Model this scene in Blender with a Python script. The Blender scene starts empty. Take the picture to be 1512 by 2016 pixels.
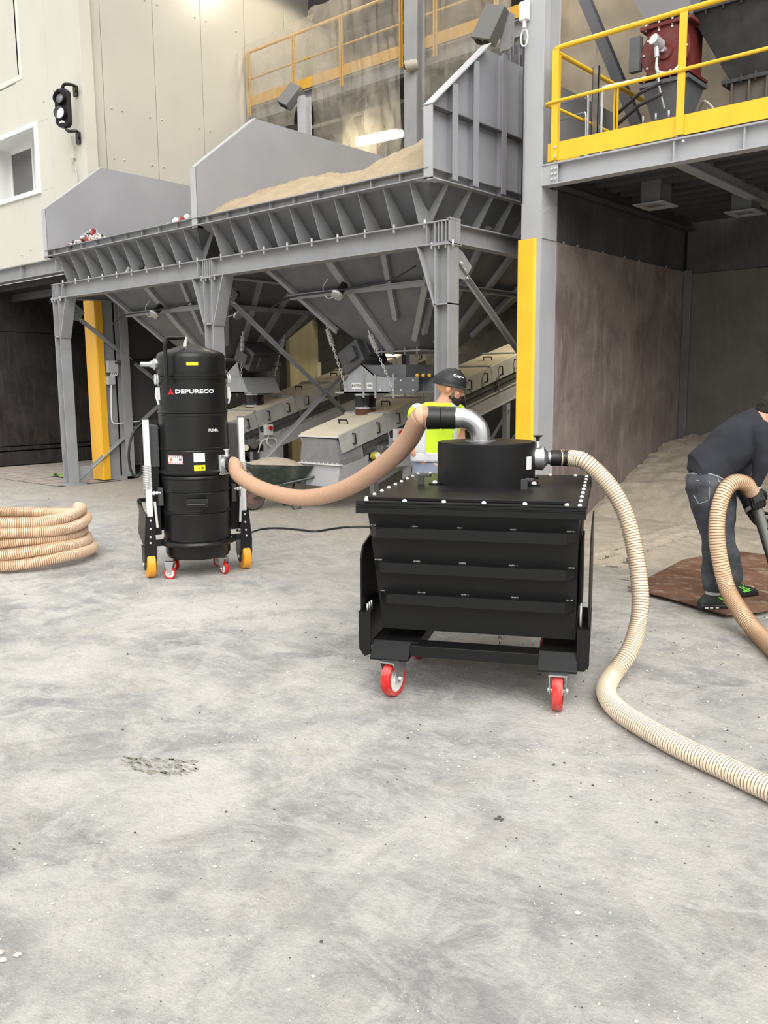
import bpy, bmesh, math, random
from mathutils import Vector, Matrix, noise
random.seed(7)
PI = math.pi
S = bpy.context.scene
COL = S.collection
# ---------------------------------------------------------------- camera
FPX = 1692.0
CAM = Vector((0, 0, 1.6))
def cam_rot(yaw, pitch, roll):
    cy, sy = math.cos(yaw), math.sin(yaw)
    f = Vector((sy, cy, 0)); r = Vector((cy, -sy, 0)); u = Vector((0, 0, 1))
    cp, sp = math.cos(pitch), math.sin(pitch)
    f2 = f*cp - u*sp; u2 = u*cp + f*sp
    c, s = math.cos(roll), math.sin(roll)
    return r*c + u2*s, -r*s + u2*c, f2
CR, CU, CF = cam_rot(-0.71858, 0.146126, -0.00864)
cd = bpy.data.cameras.new('camera'); co = bpy.data.objects.new('camera', cd); COL.objects.link(co)
co.matrix_world = Matrix(((CR.x, CU.x, -CF.x, CAM.x), (CR.y, CU.y, -CF.y, CAM.y), (CR.z, CU.z, -CF.z, CAM.z), (0, 0, 0, 1)))
cd.sensor_fit = 'HORIZONTAL'; cd.sensor_width = 36; cd.lens = FPX/1512*36; cd.clip_end = 200
S.camera = co
# ---------------------------------------------------------------- light
W = bpy.data.worlds.new('sky'); S.world = W; W.use_nodes = True
wn = W.node_tree.nodes; wl = W.node_tree.links
bg = wn['Background']
tc = wn.new('ShaderNodeTexCoord'); sx = wn.new('ShaderNodeSeparateXYZ'); mr = wn.new('ShaderNodeMapRange')
wl.new(tc.outputs['Generated'], sx.inputs[0]); wl.new(sx.outputs['Z'], mr.inputs[0])
mr.inputs[1].default_value = -0.05; mr.inputs[2].default_value = 0.6; mr.inputs[3].default_value = 0.55; mr.inputs[4].default_value = 1.1
mx = wn.new('ShaderNodeMix'); mx.data_type = 'RGBA'
mx.inputs[6].default_value = (1.0, 0.985, 0.96, 1); mx.inputs[7].default_value = (1.0, 0.99, 0.97, 1)
wl.new(sx.outputs['Z'], mx.inputs[0]); wl.new(mx.outputs[2], bg.inputs[0]); wl.new(mr.outputs[0], bg.inputs[1])
sd = bpy.data.lights.new('overcast_sun', 'SUN'); sd.energy = 2.2; sd.angle = math.radians(50); sd.color = (1, 0.99, 0.96)
so = bpy.data.objects.new('overcast_sun', sd); COL.objects.link(so)
so.rotation_euler = (Vector((-0.62, 0.5, -0.7))).to_track_quat('-Z', 'Y').to_euler()
S.view_settings.view_transform = 'Standard'; S.view_settings.look = 'None'
S.view_settings.gamma = 1; S.view_settings.use_curve_mapping = False
S.view_settings.exposure = 0.36

# ---------------------------------------------------------------- helpers
def ray(px, py):
    return CR*((px-756)/FPX) - CU*((py-1008)/FPX) + CF
def P(px, py, X=None, Y=None, Z=None, D=None):
    d = ray(px, py)
    if X is not None: t = (X-CAM.x)/d.x
    elif Y is not None: t = (Y-CAM.y)/d.y
    elif Z is not None: t = (Z-CAM.z)/d.z
    else: t = D
    return CAM + d*t

def nodes(m): return m.node_tree.nodes, m.node_tree.links
MATS = {}
LO = -0.43   # the body of the vacuum is turned by this angle on its chassis
def mat(name, col, rough=0.6, metal=0.0, spec=0.5, var=0.0, vscale=6.0, dust=None, dustamt=0.0, bump=0.0, bscale=40.0, emit=None, estr=0.0, alpha=None, coat=0.0, stretch=None):
    if name in MATS: return MATS[name]
    m = bpy.data.materials.new(name); m.use_nodes = True; MATS[name] = m
    n, l = nodes(m); b = n['Principled BSDF']
    b.inputs['Base Color'].default_value = (*col, 1); b.inputs['Roughness'].default_value = rough
    b.inputs['Metallic'].default_value = metal; b.inputs['Specular IOR Level'].default_value = spec
    b.inputs['Coat Weight'].default_value = coat
    t = n.new('ShaderNodeTexCoord'); mp = n.new('ShaderNodeMapping'); l.new(t.outputs['Object'], mp.inputs[0])
    if stretch: mp.inputs['Scale'].default_value = stretch
    if var > 0 or dustamt > 0:
        no = n.new('ShaderNodeTexNoise'); no.inputs['Scale'].default_value = vscale; no.inputs['Detail'].default_value = 6
        l.new(mp.outputs[0], no.inputs[0])
        r = n.new('ShaderNodeValToRGB'); l.new(no.outputs[0], r.inputs[0])
        r.color_ramp.elements[0].position = 0.3; r.color_ramp.elements[1].position = 0.7
        r.color_ramp.elements[0].color = (*[max(0, c*(1-var)) for c in col], 1)
        r.color_ramp.elements[1].color = (*[min(1, c*(1+var)) for c in col], 1)
        out = r.outputs[0]
        if dustamt > 0:
            n2 = n.new('ShaderNodeTexNoise'); n2.inputs['Scale'].default_value = vscale*0.6; n2.inputs['Detail'].default_value = 9; n2.inputs['Roughness'].default_value = 0.7
            l.new(mp.outputs[0], n2.inputs[0])
            mr = n.new('ShaderNodeMapRange'); mr.inputs[1].default_value = 0.45; mr.inputs[2].default_value = 0.75; mr.inputs[4].default_value = dustamt
            l.new(n2.outputs[0], mr.inputs[0])
            x = n.new('ShaderNodeMix'); x.data_type = 'RGBA'; x.inputs[7].default_value = (*dust, 1)
            l.new(mr.outputs[0], x.inputs[0]); l.new(out, x.inputs[6]); out = x.outputs[2]
        l.new(out, b.inputs['Base Color'])
    if bump > 0:
        nb = n.new('ShaderNodeTexNoise'); nb.inputs['Scale'].default_value = bscale; nb.inputs['Detail'].default_value = 5
        l.new(mp.outputs[0], nb.inputs[0])
        bp = n.new('ShaderNodeBump'); bp.inputs['Strength'].default_value = bump; bp.inputs['Distance'].default_value = 0.02
        l.new(nb.outputs[0], bp.inputs['Height']); l.new(bp.outputs[0], b.inputs['Normal'])
    if emit:
        b.inputs['Emission Color'].default_value = (*emit, 1); b.inputs['Emission Strength'].default_value = estr
    if alpha is not None: b.inputs['Alpha'].default_value = alpha
    return m

GREY = mat('grey_painted_steel', (0.3, 0.305, 0.315), 0.45, var=0.1, vscale=3, dust=(0.42, 0.39, 0.34), dustamt=0.25)
LGREY = mat('light_grey_painted_steel', (0.45, 0.455, 0.47), 0.45, var=0.06, vscale=2)
HOPG = mat('hopper_grey_steel', (0.13, 0.135, 0.145), 0.5, var=0.15, vscale=3, dust=(0.3, 0.27, 0.23), dustamt=0.25)
FENG = mat('fence_plate_grey', (0.33, 0.335, 0.36), 0.4, var=0.08, vscale=1.3, dust=(0.34, 0.34, 0.35), dustamt=0.3)
YEL = mat('safety_yellow', (0.92, 0.57, 0.03), 0.4, var=0.06, vscale=4)
CREAM = mat('cream_cladding', (0.6, 0.58, 0.5), 0.35, var=0.03, vscale=1.5)
BLK = mat('black_powder_coat', (0.008, 0.008, 0.0085), 0.42, spec=0.3, bump=0.06, bscale=500)
BLKM = mat('black_satin_steel', (0.009, 0.009, 0.0095), 0.34, spec=0.4)
DGR = mat('dark_grey_panel', (0.06, 0.06, 0.063), 0.5)
ALU = mat('brushed_aluminium', (0.75, 0.75, 0.76), 0.3, metal=0.6)
WHT = mat('white_plastic', (0.8, 0.8, 0.78), 0.45)
GALV = mat('galvanised_steel', (0.62, 0.63, 0.64), 0.25, metal=0.9, var=0.15, vscale=9)
CHR = mat('bright_zinc_bolt', (0.75, 0.75, 0.73), 0.35, metal=0.4)
RUB = mat('black_rubber', (0.012, 0.012, 0.012), 0.4)
RED = mat('red_polyurethane', (0.62, 0.015, 0.012), 0.35)
DRED = mat('oxide_red_paint', (0.16, 0.022, 0.018), 0.45, var=0.15, dust=(0.3, 0.25, 0.22), dustamt=0.3)
ORG = mat('amber_polyurethane', (0.85, 0.38, 0.03), 0.4, var=0.06)
SAND = mat('beige_sand', (0.43, 0.37, 0.29), 0.95, var=0.14, vscale=7, dust=(0.55, 0.49, 0.39), dustamt=0.4, bump=0.9, bscale=60)
HSAND = mat('hopper_sand', (0.40, 0.32, 0.21), 0.95, var=0.14, vscale=4, dust=(0.36, 0.28, 0.19), dustamt=0.5, bump=1.0, bscale=22)
DARK = mat('dark_void_steel', (0.012, 0.012, 0.012), 0.7)
TARP = mat('dusty_brown_tarp', (0.3, 0.25, 0.18), 0.7, var=0.25, vscale=2)
DIRT = (0.33, 0.29, 0.23)

class MB:
    """collects primitives, builds ONE mesh object"""
    def __init__(s): s.v = []; s.f = []; s.mi = []; s.sm = []
    def add(s, vs, fs, mi=0, sm=False):
        o = len(s.v); s.v += [Vector(v) for v in vs]
        for f in fs: s.f.append([i+o for i in f]); s.mi.append(mi); s.sm.append(sm)
        return s
    def box(s, a, b, mi=0, M=None):
        x0, y0, z0 = a; x1, y1, z1 = b
        vs = [Vector(p) for p in ((x0,y0,z0),(x1,y0,z0),(x1,y1,z0),(x0,y1,z0),(x0,y0,z1),(x1,y0,z1),(x1,y1,z1),(x0,y1,z1))]
        if M: vs = [M @ v for v in vs]
        return s.add(vs, [(0,3,2,1),(4,5,6,7),(0,1,5,4),(1,2,6,5),(2,3,7,6),(3,0,4,7)], mi)
    def prism(s, pts, d, mi=0):
        n = len(pts); d = Vector(d); pts = [Vector(p) for p in pts]
        vs = pts + [p+d for p in pts]
        return s.add(vs, [list(range(n))[::-1], [i+n for i in range(n)]] + [(i, (i+1) % n, (i+1) % n+n, i+n) for i in range(n)], mi)
    def bar(s, a, b, w, h, up=(0,0,1), mi=0):
        a, b = Vector(a), Vector(b); t = (b-a).normalized(); u = Vector(up)
        r = t.cross(u)
        if r.length < 1e-4: r = t.cross(Vector((1,0,0)))
        r.normalize(); u = r.cross(t).normalized()
        c = [r*(sx*w/2)+u*(sy*h/2) for sx, sy in ((-1,-1),(1,-1),(1,1),(-1,1))]
        return s.prism([a+k for k in c], b-a, mi)
    def tube(s, pts, r, n=10, mi=0, caps=True, sm=True, ell=None):
        pts = [Vector(p) for p in pts]
        rs = r if isinstance(r, (list, tuple)) else [r]*len(pts)
        up = None; rings = []
        for i, p in enumerate(pts):
            t = (pts[min(i+1, len(pts)-1)] - pts[max(i-1, 0)])
            if t.length < 1e-9: t = Vector((0,0,1))
            t.normalize()
            if up is None:
                up = Vector((0,0,1)) if abs(t.z) < 0.9 else Vector((1,0,0))
            u = up - t*up.dot(t)
            if u.length < 1e-5: u = t.orthogonal()
            u.normalize(); up = u; w = t.cross(u)
            rings.append([p+(u*math.cos(2*PI*k/n)+w*math.sin(2*PI*k/n))*rs[i] for k in range(n)])
        vs = [v for rg in rings for v in rg]
        fs = []
        for i in range(len(pts)-1):
            for k in range(n):
                fs.append((i*n+k, i*n+(k+1) % n, (i+1)*n+(k+1) % n, (i+1)*n+k))
        s.add(vs, fs, mi, sm)
        if caps:
            s.add(rings[0], [list(range(n))[::-1]], mi); s.add(rings[-1], [list(range(n))], mi)
        return s
    def cyl(s, a, b, r, n=20, mi=0, r2=None):
        return s.tube([a, b], [r, r if r2 is None else r2], n, mi)
    def lathe(s, o, axis, prof, n=32, mi=0, sm=True):
        o = Vector(o); a = Vector(axis).normalized(); u = a.orthogonal().normalized(); w = a.cross(u)
        vs = []
        for r, h in prof:
            vs += [o+a*h+(u*math.cos(2*PI*k/n)+w*math.sin(2*PI*k/n))*max(r, 1e-4) for k in range(n)]
        fs = [(i*n+k, i*n+(k+1) % n, (i+1)*n+(k+1) % n, (i+1)*n+k) for i in range(len(prof)-1) for k in range(n)]
        return s.add(vs, fs, mi, sm)
    def ball(s, c, r, n=8, sc=(1,1,1), mi=0):
        c = Vector(c); vs = []; m = n*2
        for i in range(n+1):
            th = PI*i/n
            for k in range(m):
                vs.append(c+Vector((math.sin(th)*math.cos(2*PI*k/m)*r*sc[0], math.sin(th)*math.sin(2*PI*k/m)*r*sc[1], math.cos(th)*r*sc[2])))
        return s.add(vs, [(i*m+k, (i+1)*m+k, (i+1)*m+(k+1) % m, i*m+(k+1) % m) for i in range(n) for k in range(m)], mi, True)
    def grid(s, f, nu, nv, mi=0, sm=True):
        vs = [f(i/nu, j/nv) for j in range(nv+1) for i in range(nu+1)]
        return s.add(vs, [(j*(nu+1)+i, j*(nu+1)+i+1, (j+1)*(nu+1)+i+1, (j+1)*(nu+1)+i) for j in range(nv) for i in range(nu)], mi, sm)
    def mesh(s, name, mats, sharp=40):
        me = bpy.data.meshes.new(name)
        me.from_pydata([tuple(v) for v in s.v], [], s.f)
        for m in (mats if isinstance(mats, (list, tuple)) else [mats]): me.materials.append(m)
        bm = bmesh.new(); bm.from_mesh(me)
        for f, mi, sm in zip(bm.faces, s.mi, s.sm): f.material_index = mi; f.smooth = sm
        bmesh.ops.remove_doubles(bm, verts=bm.verts, dist=1e-6)
        bmesh.ops.recalc_face_normals(bm, faces=bm.faces)
        for e in bm.edges:
            if len(e.link_faces) == 2 and e.calc_face_angle(0) > 0.65: e.smooth = False
        bm.to_mesh(me); bm.free()
        return me
    def build(s, name, mats, parent=None, bevel=0, **props):
        me = s.mesh(name, mats)
        o = bpy.data.objects.new(name, me); COL.objects.link(o)
        if parent is not None: o.parent = parent
        if bevel:
            b = o.modifiers.new('bevel', 'BEVEL'); b.width = bevel; b.segments = 2; b.limit_method = 'ANGLE'; b.angle_limit = math.radians(35)
            b.harden_normals = False
        for k, v in props.items(): o[k] = v
        return o

def thing(name, label, cat, loc=(0,0,0), rz=0, group=None):
    o = bpy.data.objects.new(name, None); COL.objects.link(o); o.empty_display_size = 0.1
    o.location = loc; o.rotation_euler = (0, 0, rz); o['label'] = label; o['category'] = cat
    if group: o['group'] = group
    return o
def tag(o, label, cat, group=None, kind=None):
    o['label'] = label; o['category'] = cat
    if group: o['group'] = group
    if kind: o['kind'] = kind
    return o
def part(o, label): o['label'] = label; return o
def struct(o): o['kind'] = 'structure'; return o
def stuffp(o): o['kind'] = 'stuff'; return o
def sempty(name):
    o = bpy.data.objects.new(name, None); COL.objects.link(o); o['kind'] = 'structure'; return o
def catmull(pts, seg=8):
    pts = [Vector(p) for p in pts]; q = [pts[0]*2-pts[1]] + pts + [pts[-1]*2-pts[-2]]; out = []
    for i in range(1, len(q)-2):
        a, b, c, d = q[i-1], q[i], q[i+1], q[i+2]
        for k in range(seg):
            t = k/seg
            out.append(0.5*((2*b)+(c-a)*t+(2*a-5*b+4*c-d)*t*t+(3*b-a-3*c+d)*t**3))
    out.append(pts[-1]); return out
def resample(pts, step):
    cum = [0.0]
    for a, b in zip(pts, pts[1:]): cum.append(cum[-1]+(b-a).length)
    N = int(cum[-1]/step); out = []; j = 0
    for k in range(N+1):
        d = k*step
        while j < len(pts)-2 and cum[j+1] < d: j += 1
        L = cum[j+1]-cum[j]; out.append(pts[j].lerp(pts[j+1], (d-cum[j])/L if L > 1e-9 else 0))
    return out
def textmesh(txt, size, font_ext=0.0008, bold=0.0, xscale=1.0, spacing=1.0):
    cu = bpy.data.curves.new('lettering', 'FONT'); cu.body = txt; cu.size = size; cu.extrude = font_ext; cu.offset = bold
    cu.align_x = 'CENTER'; cu.align_y = 'CENTER'; cu.space_character = spacing; cu.resolution_u = 3
    o = bpy.data.objects.new('tmp', cu); COL.objects.link(o)
    bpy.context.view_layer.update()
    me = bpy.data.meshes.new_from_object(o.evaluated_get(bpy.context.evaluated_depsgraph_get()))
    bpy.data.objects.remove(o)
    for v in me.vertices: v.co.x *= xscale
    return me
def place_text(name, txt, size, M, mtl, parent, cyl=None, **kw):
    """M maps text plane (x right, y up, z out) into the parent's space; cyl=(r) bends about the parent's z axis"""
    me = textmesh(txt, size, **kw); me.materials.clear(); me.materials.append(mtl)
    if cyl:
        r, x0, z0 = cyl
        for v in me.vertices:
            a = (v.co.x+x0)/r+LO; rr = r+0.0015+v.co.z
            v.co = Vector((rr*math.sin(a), -rr*math.cos(a), z0+v.co.y))
    else: me.transform(M)
    o = bpy.data.objects.new(name, me); COL.objects.link(o); o.parent = parent; return o
def frame(o, x, y):
    x = Vector(x).normalized(); y = Vector(y).normalized(); z = x.cross(y).normalized(); o = Vector(o)
    return Matrix(((x.x,y.x,z.x,o.x),(x.y,y.y,z.y,o.y),(x.z,y.z,z.z,o.z),(0,0,0,1)))
def copytree(o, parent=None):
    c = o.copy(); COL.objects.link(c)
    if parent is not None: c.parent = parent
    for ch in list(o.children): copytree(ch, c)
    return c
def ibeam(mb, a, b, h, w, up=(0,0,1), tf=0.014, tw=0.01):
    a, b, u = Vector(a), Vector(b), Vector(up).normalized()
    mb.bar(a+u*(h/2-tf/2), b+u*(h/2-tf/2), w, tf, u)
    mb.bar(a-u*(h/2-tf/2), b-u*(h/2-tf/2), w, tf, u)
    mb.bar(a, b, tw, h-2*tf+0.002, u)
    return mb
exec_parts = []
# ================================================================ SETTING
def floor_mat():
    m = bpy.data.materials.new('dusty_concrete'); m.use_nodes = True; n, l = nodes(m); b = n['Principled BSDF']
    t = n.new('ShaderNodeTexCoord')
    def mapped(sc, rot=0):
        mp = n.new('ShaderNodeMapping'); mp.inputs['Scale'].default_value = sc; mp.inputs['Rotation'].default_value = (0, 0, rot)
        l.new(t.outputs['Object'], mp.inputs[0]); return mp.outputs[0]
    def nz(vec, s, d=8, r=0.6, dist=0.0):
        x = n.new('ShaderNodeTexNoise'); x.inputs['Scale'].default_value = s; x.inputs['Detail'].default_value = d
        x.inputs['Roughness'].default_value = r; x.inputs['Distortion'].default_value = dist; l.new(vec, x.inputs[0]); return x.outputs[0]
    def mrg(v, a, b_, c=0, d=1):
        x = n.new('ShaderNodeMapRange'); x.inputs[1].default_value = a; x.inputs[2].default_value = b_; x.inputs[3].default_value = c; x.inputs[4].default_value = d
        l.new(v, x.inputs[0]); return x.outputs[0]
    def mixc(f, a, c, mode='MIX'):
        x = n.new('ShaderNodeMix'); x.data_type = 'RGBA'; x.blend_type = mode
        (l.new(f, x.inputs[0]) if not isinstance(f, float) else setattr(x.inputs[0], 'default_value', f))
        for k, v in ((6, a), (7, c)):
            if isinstance(v, tuple): x.inputs[k].default_value = (*v, 1)
            else: l.new(v, x.inputs[k])
        return x.outputs[2]
    def mth(op, a, c):
        x = n.new('ShaderNodeMath'); x.operation = op
        for k, v in ((0, a), (1, c)):
            if isinstance(v, (int, float)): x.inputs[k].default_value = v
            else: l.new(v, x.inputs[k])
        return x.outputs[0]
    iso = mapped((1,1,1))
    big = nz(iso, 0.9, 10, 0.62, 0.4)
    stk = nz(mapped((1.0, 2.6, 1), 0.75), 1.7, 11, 0.7, 1.6)
    stk2 = nz(mapped((3.0, 1.0, 1), 0.15), 1.6, 10, 0.68, 1.4)
    pat = nz(iso, 0.55, 12, 0.68, 1.0)
    fine = nz(iso, 42, 4, 0.7)
    c = mixc(mrg(big, 0.40, 0.60), (0.37, 0.37, 0.37), (0.66, 0.645, 0.61))
    c = mixc(mrg(stk, 0.47, 0.62, 0, 0.55), c, (0.68, 0.655, 0.61))
    c = mixc(mrg(stk2, 0.56, 0.66, 0, 0.25), c, (0.30, 0.30, 0.30))
    blot = nz(mapped((1.3, 1, 1)), 2.6, 7, 0.62)
    c = mixc(mrg(blot, 0.55, 0.68, 0, 0.5), c, (0.62, 0.575, 0.49))
    c = mixc(mrg(blot, 0.42, 0.30, 0, 0.3), c, (0.28, 0.28, 0.28))
    c = mixc(mrg(pat, 0.53, 0.60, 0, 0.5), c, (0.29, 0.29, 0.295))
    mid = nz(iso, 11, 9, 0.8)
    c = mixc(mrg(nz(iso, 3.4, 10, 0.75, 0.8), 0.46, 0.6, 0, 0.6), c, (0.76, 0.74, 0.70))
    c = mixc(mrg(mid, 0.56, 0.66, 0, 0.4), c, (0.26, 0.25, 0.245))
    c = mixc(mrg(mid, 0.46, 0.36, 0, 0.45), c, (0.74, 0.72, 0.68))
    # sandy tint away towards the bays
    sp = n.new('ShaderNodeSeparateXYZ'); l.new(t.outputs['Object'], sp.inputs[0])
    dist = mth('ADD', mth('MULTIPLY', sp.outputs['Y'], 1.0), mth('MULTIPLY', big, 2.0))
    far = mrg(dist, 5.6, 8.2)
    c = mixc(mth('MULTIPLY', far, 0.85), c, mixc(mrg(mid, 0.4, 0.62), (0.43, 0.385, 0.31), (0.31, 0.28, 0.23)))
    # grains and pits
    vo = n.new('ShaderNodeTexVoronoi'); vo.inputs['Scale'].default_value = 55; l.new(iso, vo.inputs[0])
    dots = mrg(vo.outputs['Distance'], 0.16, 0.05)
    msk = mrg(nz(iso, 8, 3), 0.53, 0.6)
    c = mixc(mth('MULTIPLY', mth('MULTIPLY', dots, msk), 0.7), c, (0.09, 0.085, 0.08))
    vo2 = n.new('ShaderNodeTexVoronoi'); vo2.inputs['Scale'].default_value = 75; l.new(iso, vo2.inputs[0])
    msk2 = mrg(nz(iso, 5, 3), 0.42, 0.55)
    c = mixc(mth('MULTIPLY', mrg(vo2.outputs['Distance'], 0.22, 0.1), mth('MULTIPLY', msk2, 0.75)), c, (0.8, 0.76, 0.67))
    l.new(c, b.inputs['Base Color']); b.inputs['Roughness'].default_value = 0.8; b.inputs['Specular IOR Level'].default_value = 0.3
    h = mth('ADD', mth('ADD', mth('MULTIPLY', fine, 0.7), mth('MULTIPLY', mid, 0.9)), mth('MULTIPLY', stk, 0.8))
    bp = n.new('ShaderNodeBump'); bp.inputs['Strength'].default_value = 0.8; bp.inputs['Distance'].default_value = 0.03
    l.new(h, bp.inputs['Height']); l.new(bp.outputs[0], b.inputs['Normal'])
    return m
FLOORM = floor_mat()
mb = MB(); mb.add([(-30,-8,0),(9,-8,0),(9,20,0),(-30,20,0)], [(0,1,2,3)])
FL = struct(mb.build('floor', FLOORM))
mb = MB(); mb.add([(-30,-8,-0.3),(9,-8,-0.3),(9,20,-0.3),(-30,20,-0.3)], [(0,1,2,3)])
# slotted timber boards let into the floor of the left bay
tb = mat('dusty_floor_board', (0.36, 0.31, 0.27), 0.85, var=0.2, vscale=5, bump=0.3)
for i in range(9):
    x = -17.4+i*0.46
    MB().box((x, 7.05, 0.001), (x+0.4, 11.9, 0.012)).build('board', tb, FL)
MB().box((-17.45, 7.04, 0.0005), (-13.22, 11.9, 0.003)).build('slot_bed', DARK, FL)
# painted/worn plates helper
def steel_mat(name, c1, c2, c3, streak=0.5, rough=0.55):
    m = bpy.data.materials.new(name); m.use_nodes = True; n, l = nodes(m); b = n['Principled BSDF']
    t = n.new('ShaderNodeTexCoord')
    def nz(sc, s, d=8, dist=0):
        mp = n.new('ShaderNodeMapping'); mp.inputs['Scale'].default_value = sc; l.new(t.outputs['Object'], mp.inputs[0])
        x = n.new('ShaderNodeTexNoise'); x.inputs['Scale'].default_value = s; x.inputs['Detail'].default_value = d; x.inputs['Roughness'].default_value = 0.65; x.inputs['Distortion'].default_value = dist
        l.new(mp.outputs[0], x.inputs[0]); return x.outputs[0]
    def mixc(f, a, c):
        x = n.new('ShaderNodeMix'); x.data_type = 'RGBA'; l.new(f, x.inputs[0])
        for k, v in ((6, a), (7, c)):
            if isinstance(v, tuple): x.inputs[k].default_value = (*v, 1)
            else: l.new(v, x.inputs[k])
        return x.outputs[2]
    def mrg(v, a, b_, d=1):
        x = n.new('ShaderNodeMapRange'); x.inputs[1].default_value = a; x.inputs[2].default_value = b_; x.inputs[4].default_value = d
        l.new(v, x.inputs[0]); return x.outputs[0]
    a = nz((1,1,1), 1.6, 9, 0.6)
    c = mixc(mrg(a, 0.38, 0.62), c1, c2)
    c = mixc(mrg(nz((3,3,0.5), 3.0, 8, 0.5), 0.52, 0.68, streak), c, c3)
    c = mixc(mrg(nz((6,6,1.2), 5.0, 6), 0.62, 0.72, 0.6), c, tuple(x*0.35 for x in c1))
    c = mixc(mrg(nz((9,9,2), 9.0, 6, 1.5), 0.66, 0.72, 0.6), c, tuple(min(1, x*2.2) for x in c3))
    l.new(c, b.inputs['Base Color']); b.inputs['Roughness'].default_value = rough
    bp = n.new('ShaderNodeBump'); bp.inputs['Strength'].default_value = 0.15; bp.inputs['Distance'].default_value = 0.02
    l.new(a, bp.inputs['Height']); l.new(bp.outputs[0], b.inputs['Normal'])
    return m
RUST = steel_mat('scuffed_rusty_plate', (0.17, 0.132, 0.125), (0.27, 0.225, 0.205), (0.42, 0.36, 0.3))
DPLT = steel_mat('dark_mill_plate', (0.05, 0.05, 0.052), (0.085, 0.085, 0.087), (0.13, 0.13, 0.13), 0.3)
LPLT = steel_mat('dark_worn_plate', (0.022, 0.018, 0.016), (0.042, 0.036, 0.034), (0.1, 0.082, 0.068), 0.35)
BPLT = steel_mat('grey_brown_plate', (0.11, 0.102, 0.09), (0.14, 0.13, 0.115), (0.18, 0.165, 0.15), 0.3)
# --- wall_right_bay: side wall of the right-hand bay (X = -4.8)
wr = sempty('wall_right_bay')
MB().box((-5.02, 8.24, 0), (-4.84, 12.1, 3.78)).build('core', DARK, wr)
for y0, y1 in ((8.3, 9.9), (9.904, 11.7)): MB().box((-4.84, y0, 0), (-4.795, y1, 3.085)).build('plate', RUST, wr, bevel=0.003)
for y0, y1 in ((8.3, 9.06), (9.065, 10.35), (10.355, 11.7)): MB().box((-4.84, y0, 3.09), (-4.812, y1, 3.62)).build('plate', DPLT, wr, bevel=0.003)
b = MB()
for y in (8.45, 8.75, 9.35, 9.9, 10.3, 11.1):
    b.ball((-4.80, y, 3.095), 0.014, 4, (0.4, 1.8, 1.1))
stuffp(b.build('weld_bead', mat('weld', (0.32, 0.3, 0.27), 0.5), wr))
# --- wall_back_bay
wb = sempty('wall_back_bay')
MB().box((-5.0, 11.745, 0), (6, 11.95, 3.78)).build('core', DARK, wb)
for i, x0 in enumerate((-4.78, -2.6, -0.4, 1.8)):
    MB().box((x0, 11.7, 0), (x0+2.195, 11.745, 3.05)).build('plate', BPLT, wb, bevel=0.003)
    MB().box((x0, 11.715, 3.055), (x0+2.195, 11.745, 3.75)).build('plate', DPLT, wb, bevel=0.003)
MB().box((-4.79, 11.66, 0.5), (-4.68, 11.7, 3.1)).build('corner_angle', HOPG, wb, bevel=0.004)
# right end of the bay, out of the frame
wo = sempty('wall_far_right'); MB().box((4.5, 7.9, 0), (4.7, 11.9, 3.6)).build('plate', BPLT, wo)
# --- left bay walls
wl_ = sempty('wall_left_bay')
MB().box((-17.85, 7.98, 0), (-17.65, 18, 3.6)).build('core', DARK, wl_)
for i in range(4):
    for z0, z1 in ((0.02, 0.3), (0.33, 0.4), (0.42, 2.75), (2.76, 3.58)):
        MB().box((-17.65, 8.0+i*2.4, z0), (-17.6 if z0 > 0.4 else -17.57, 8.0+i*2.4+2.39, z1)).build('plate', LPLT, wl_, bevel=0.003)
MB().box((-17.8, 12.0, 0), (-13.6, 12.2, 3.6)).build('back_plate', LPLT, wl_)
# --- divider between left bay and the hopper recess (X = -13.4)
wd = sempty('wall_divider')
MB().box((-13.62, 8.2, 0), (-13.42, 17, 3.58)).build('core', DARK, wd)
OLV = mat('olive_cream_wall', (0.36, 0.31, 0.18), 0.6, var=0.12, vscale=2, stretch=(1, 3, 0.4))
for z0, z1 in ((0.28, 0.98), (1.02, 2.02), (2.1, 3.57)):
    MB().box((-13.42, 8.46, z0), (-13.36, 10.3, z1)).build('panel', DGR, wd, bevel=0.004)
    MB().box((-13.42, 10.31, z0), (-13.36, 12.05, z1)).build('panel', DGR, wd, bevel=0.004)
for z in (1.0, 2.06): MB().box((-13.42, 8.44, z-0.05), (-13.3, 12.05, z+0.03)).build('rail', DGR, wd)
for i in range(9): MB().box((-13.4, 8.5+i*0.4, 0.06), (-13.31, 8.53+i*0.4, 0.27)).build('stiffener', DGR, wd)
MB().box((-13.42, 8.44, 0.25), (-13.28, 12.05, 0.28)).build('rail', DGR, wd)
MB().box((-13.45, 8.2, 0), (-13.2, 12.05, 0.07)).build('kerb', mat('kerb_concrete', (0.3, 0.29, 0.27), 0.9), wd)
for y0, y1 in ((12.3, 12.62), (12.63, 14.6), (14.61, 17)): MB().box((-13.42, y0, 0), (-13.38 if y0 > 12.5 else -13.3, y1, 3.6)).build('panel', OLV, wd, bevel=0.004)
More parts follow.
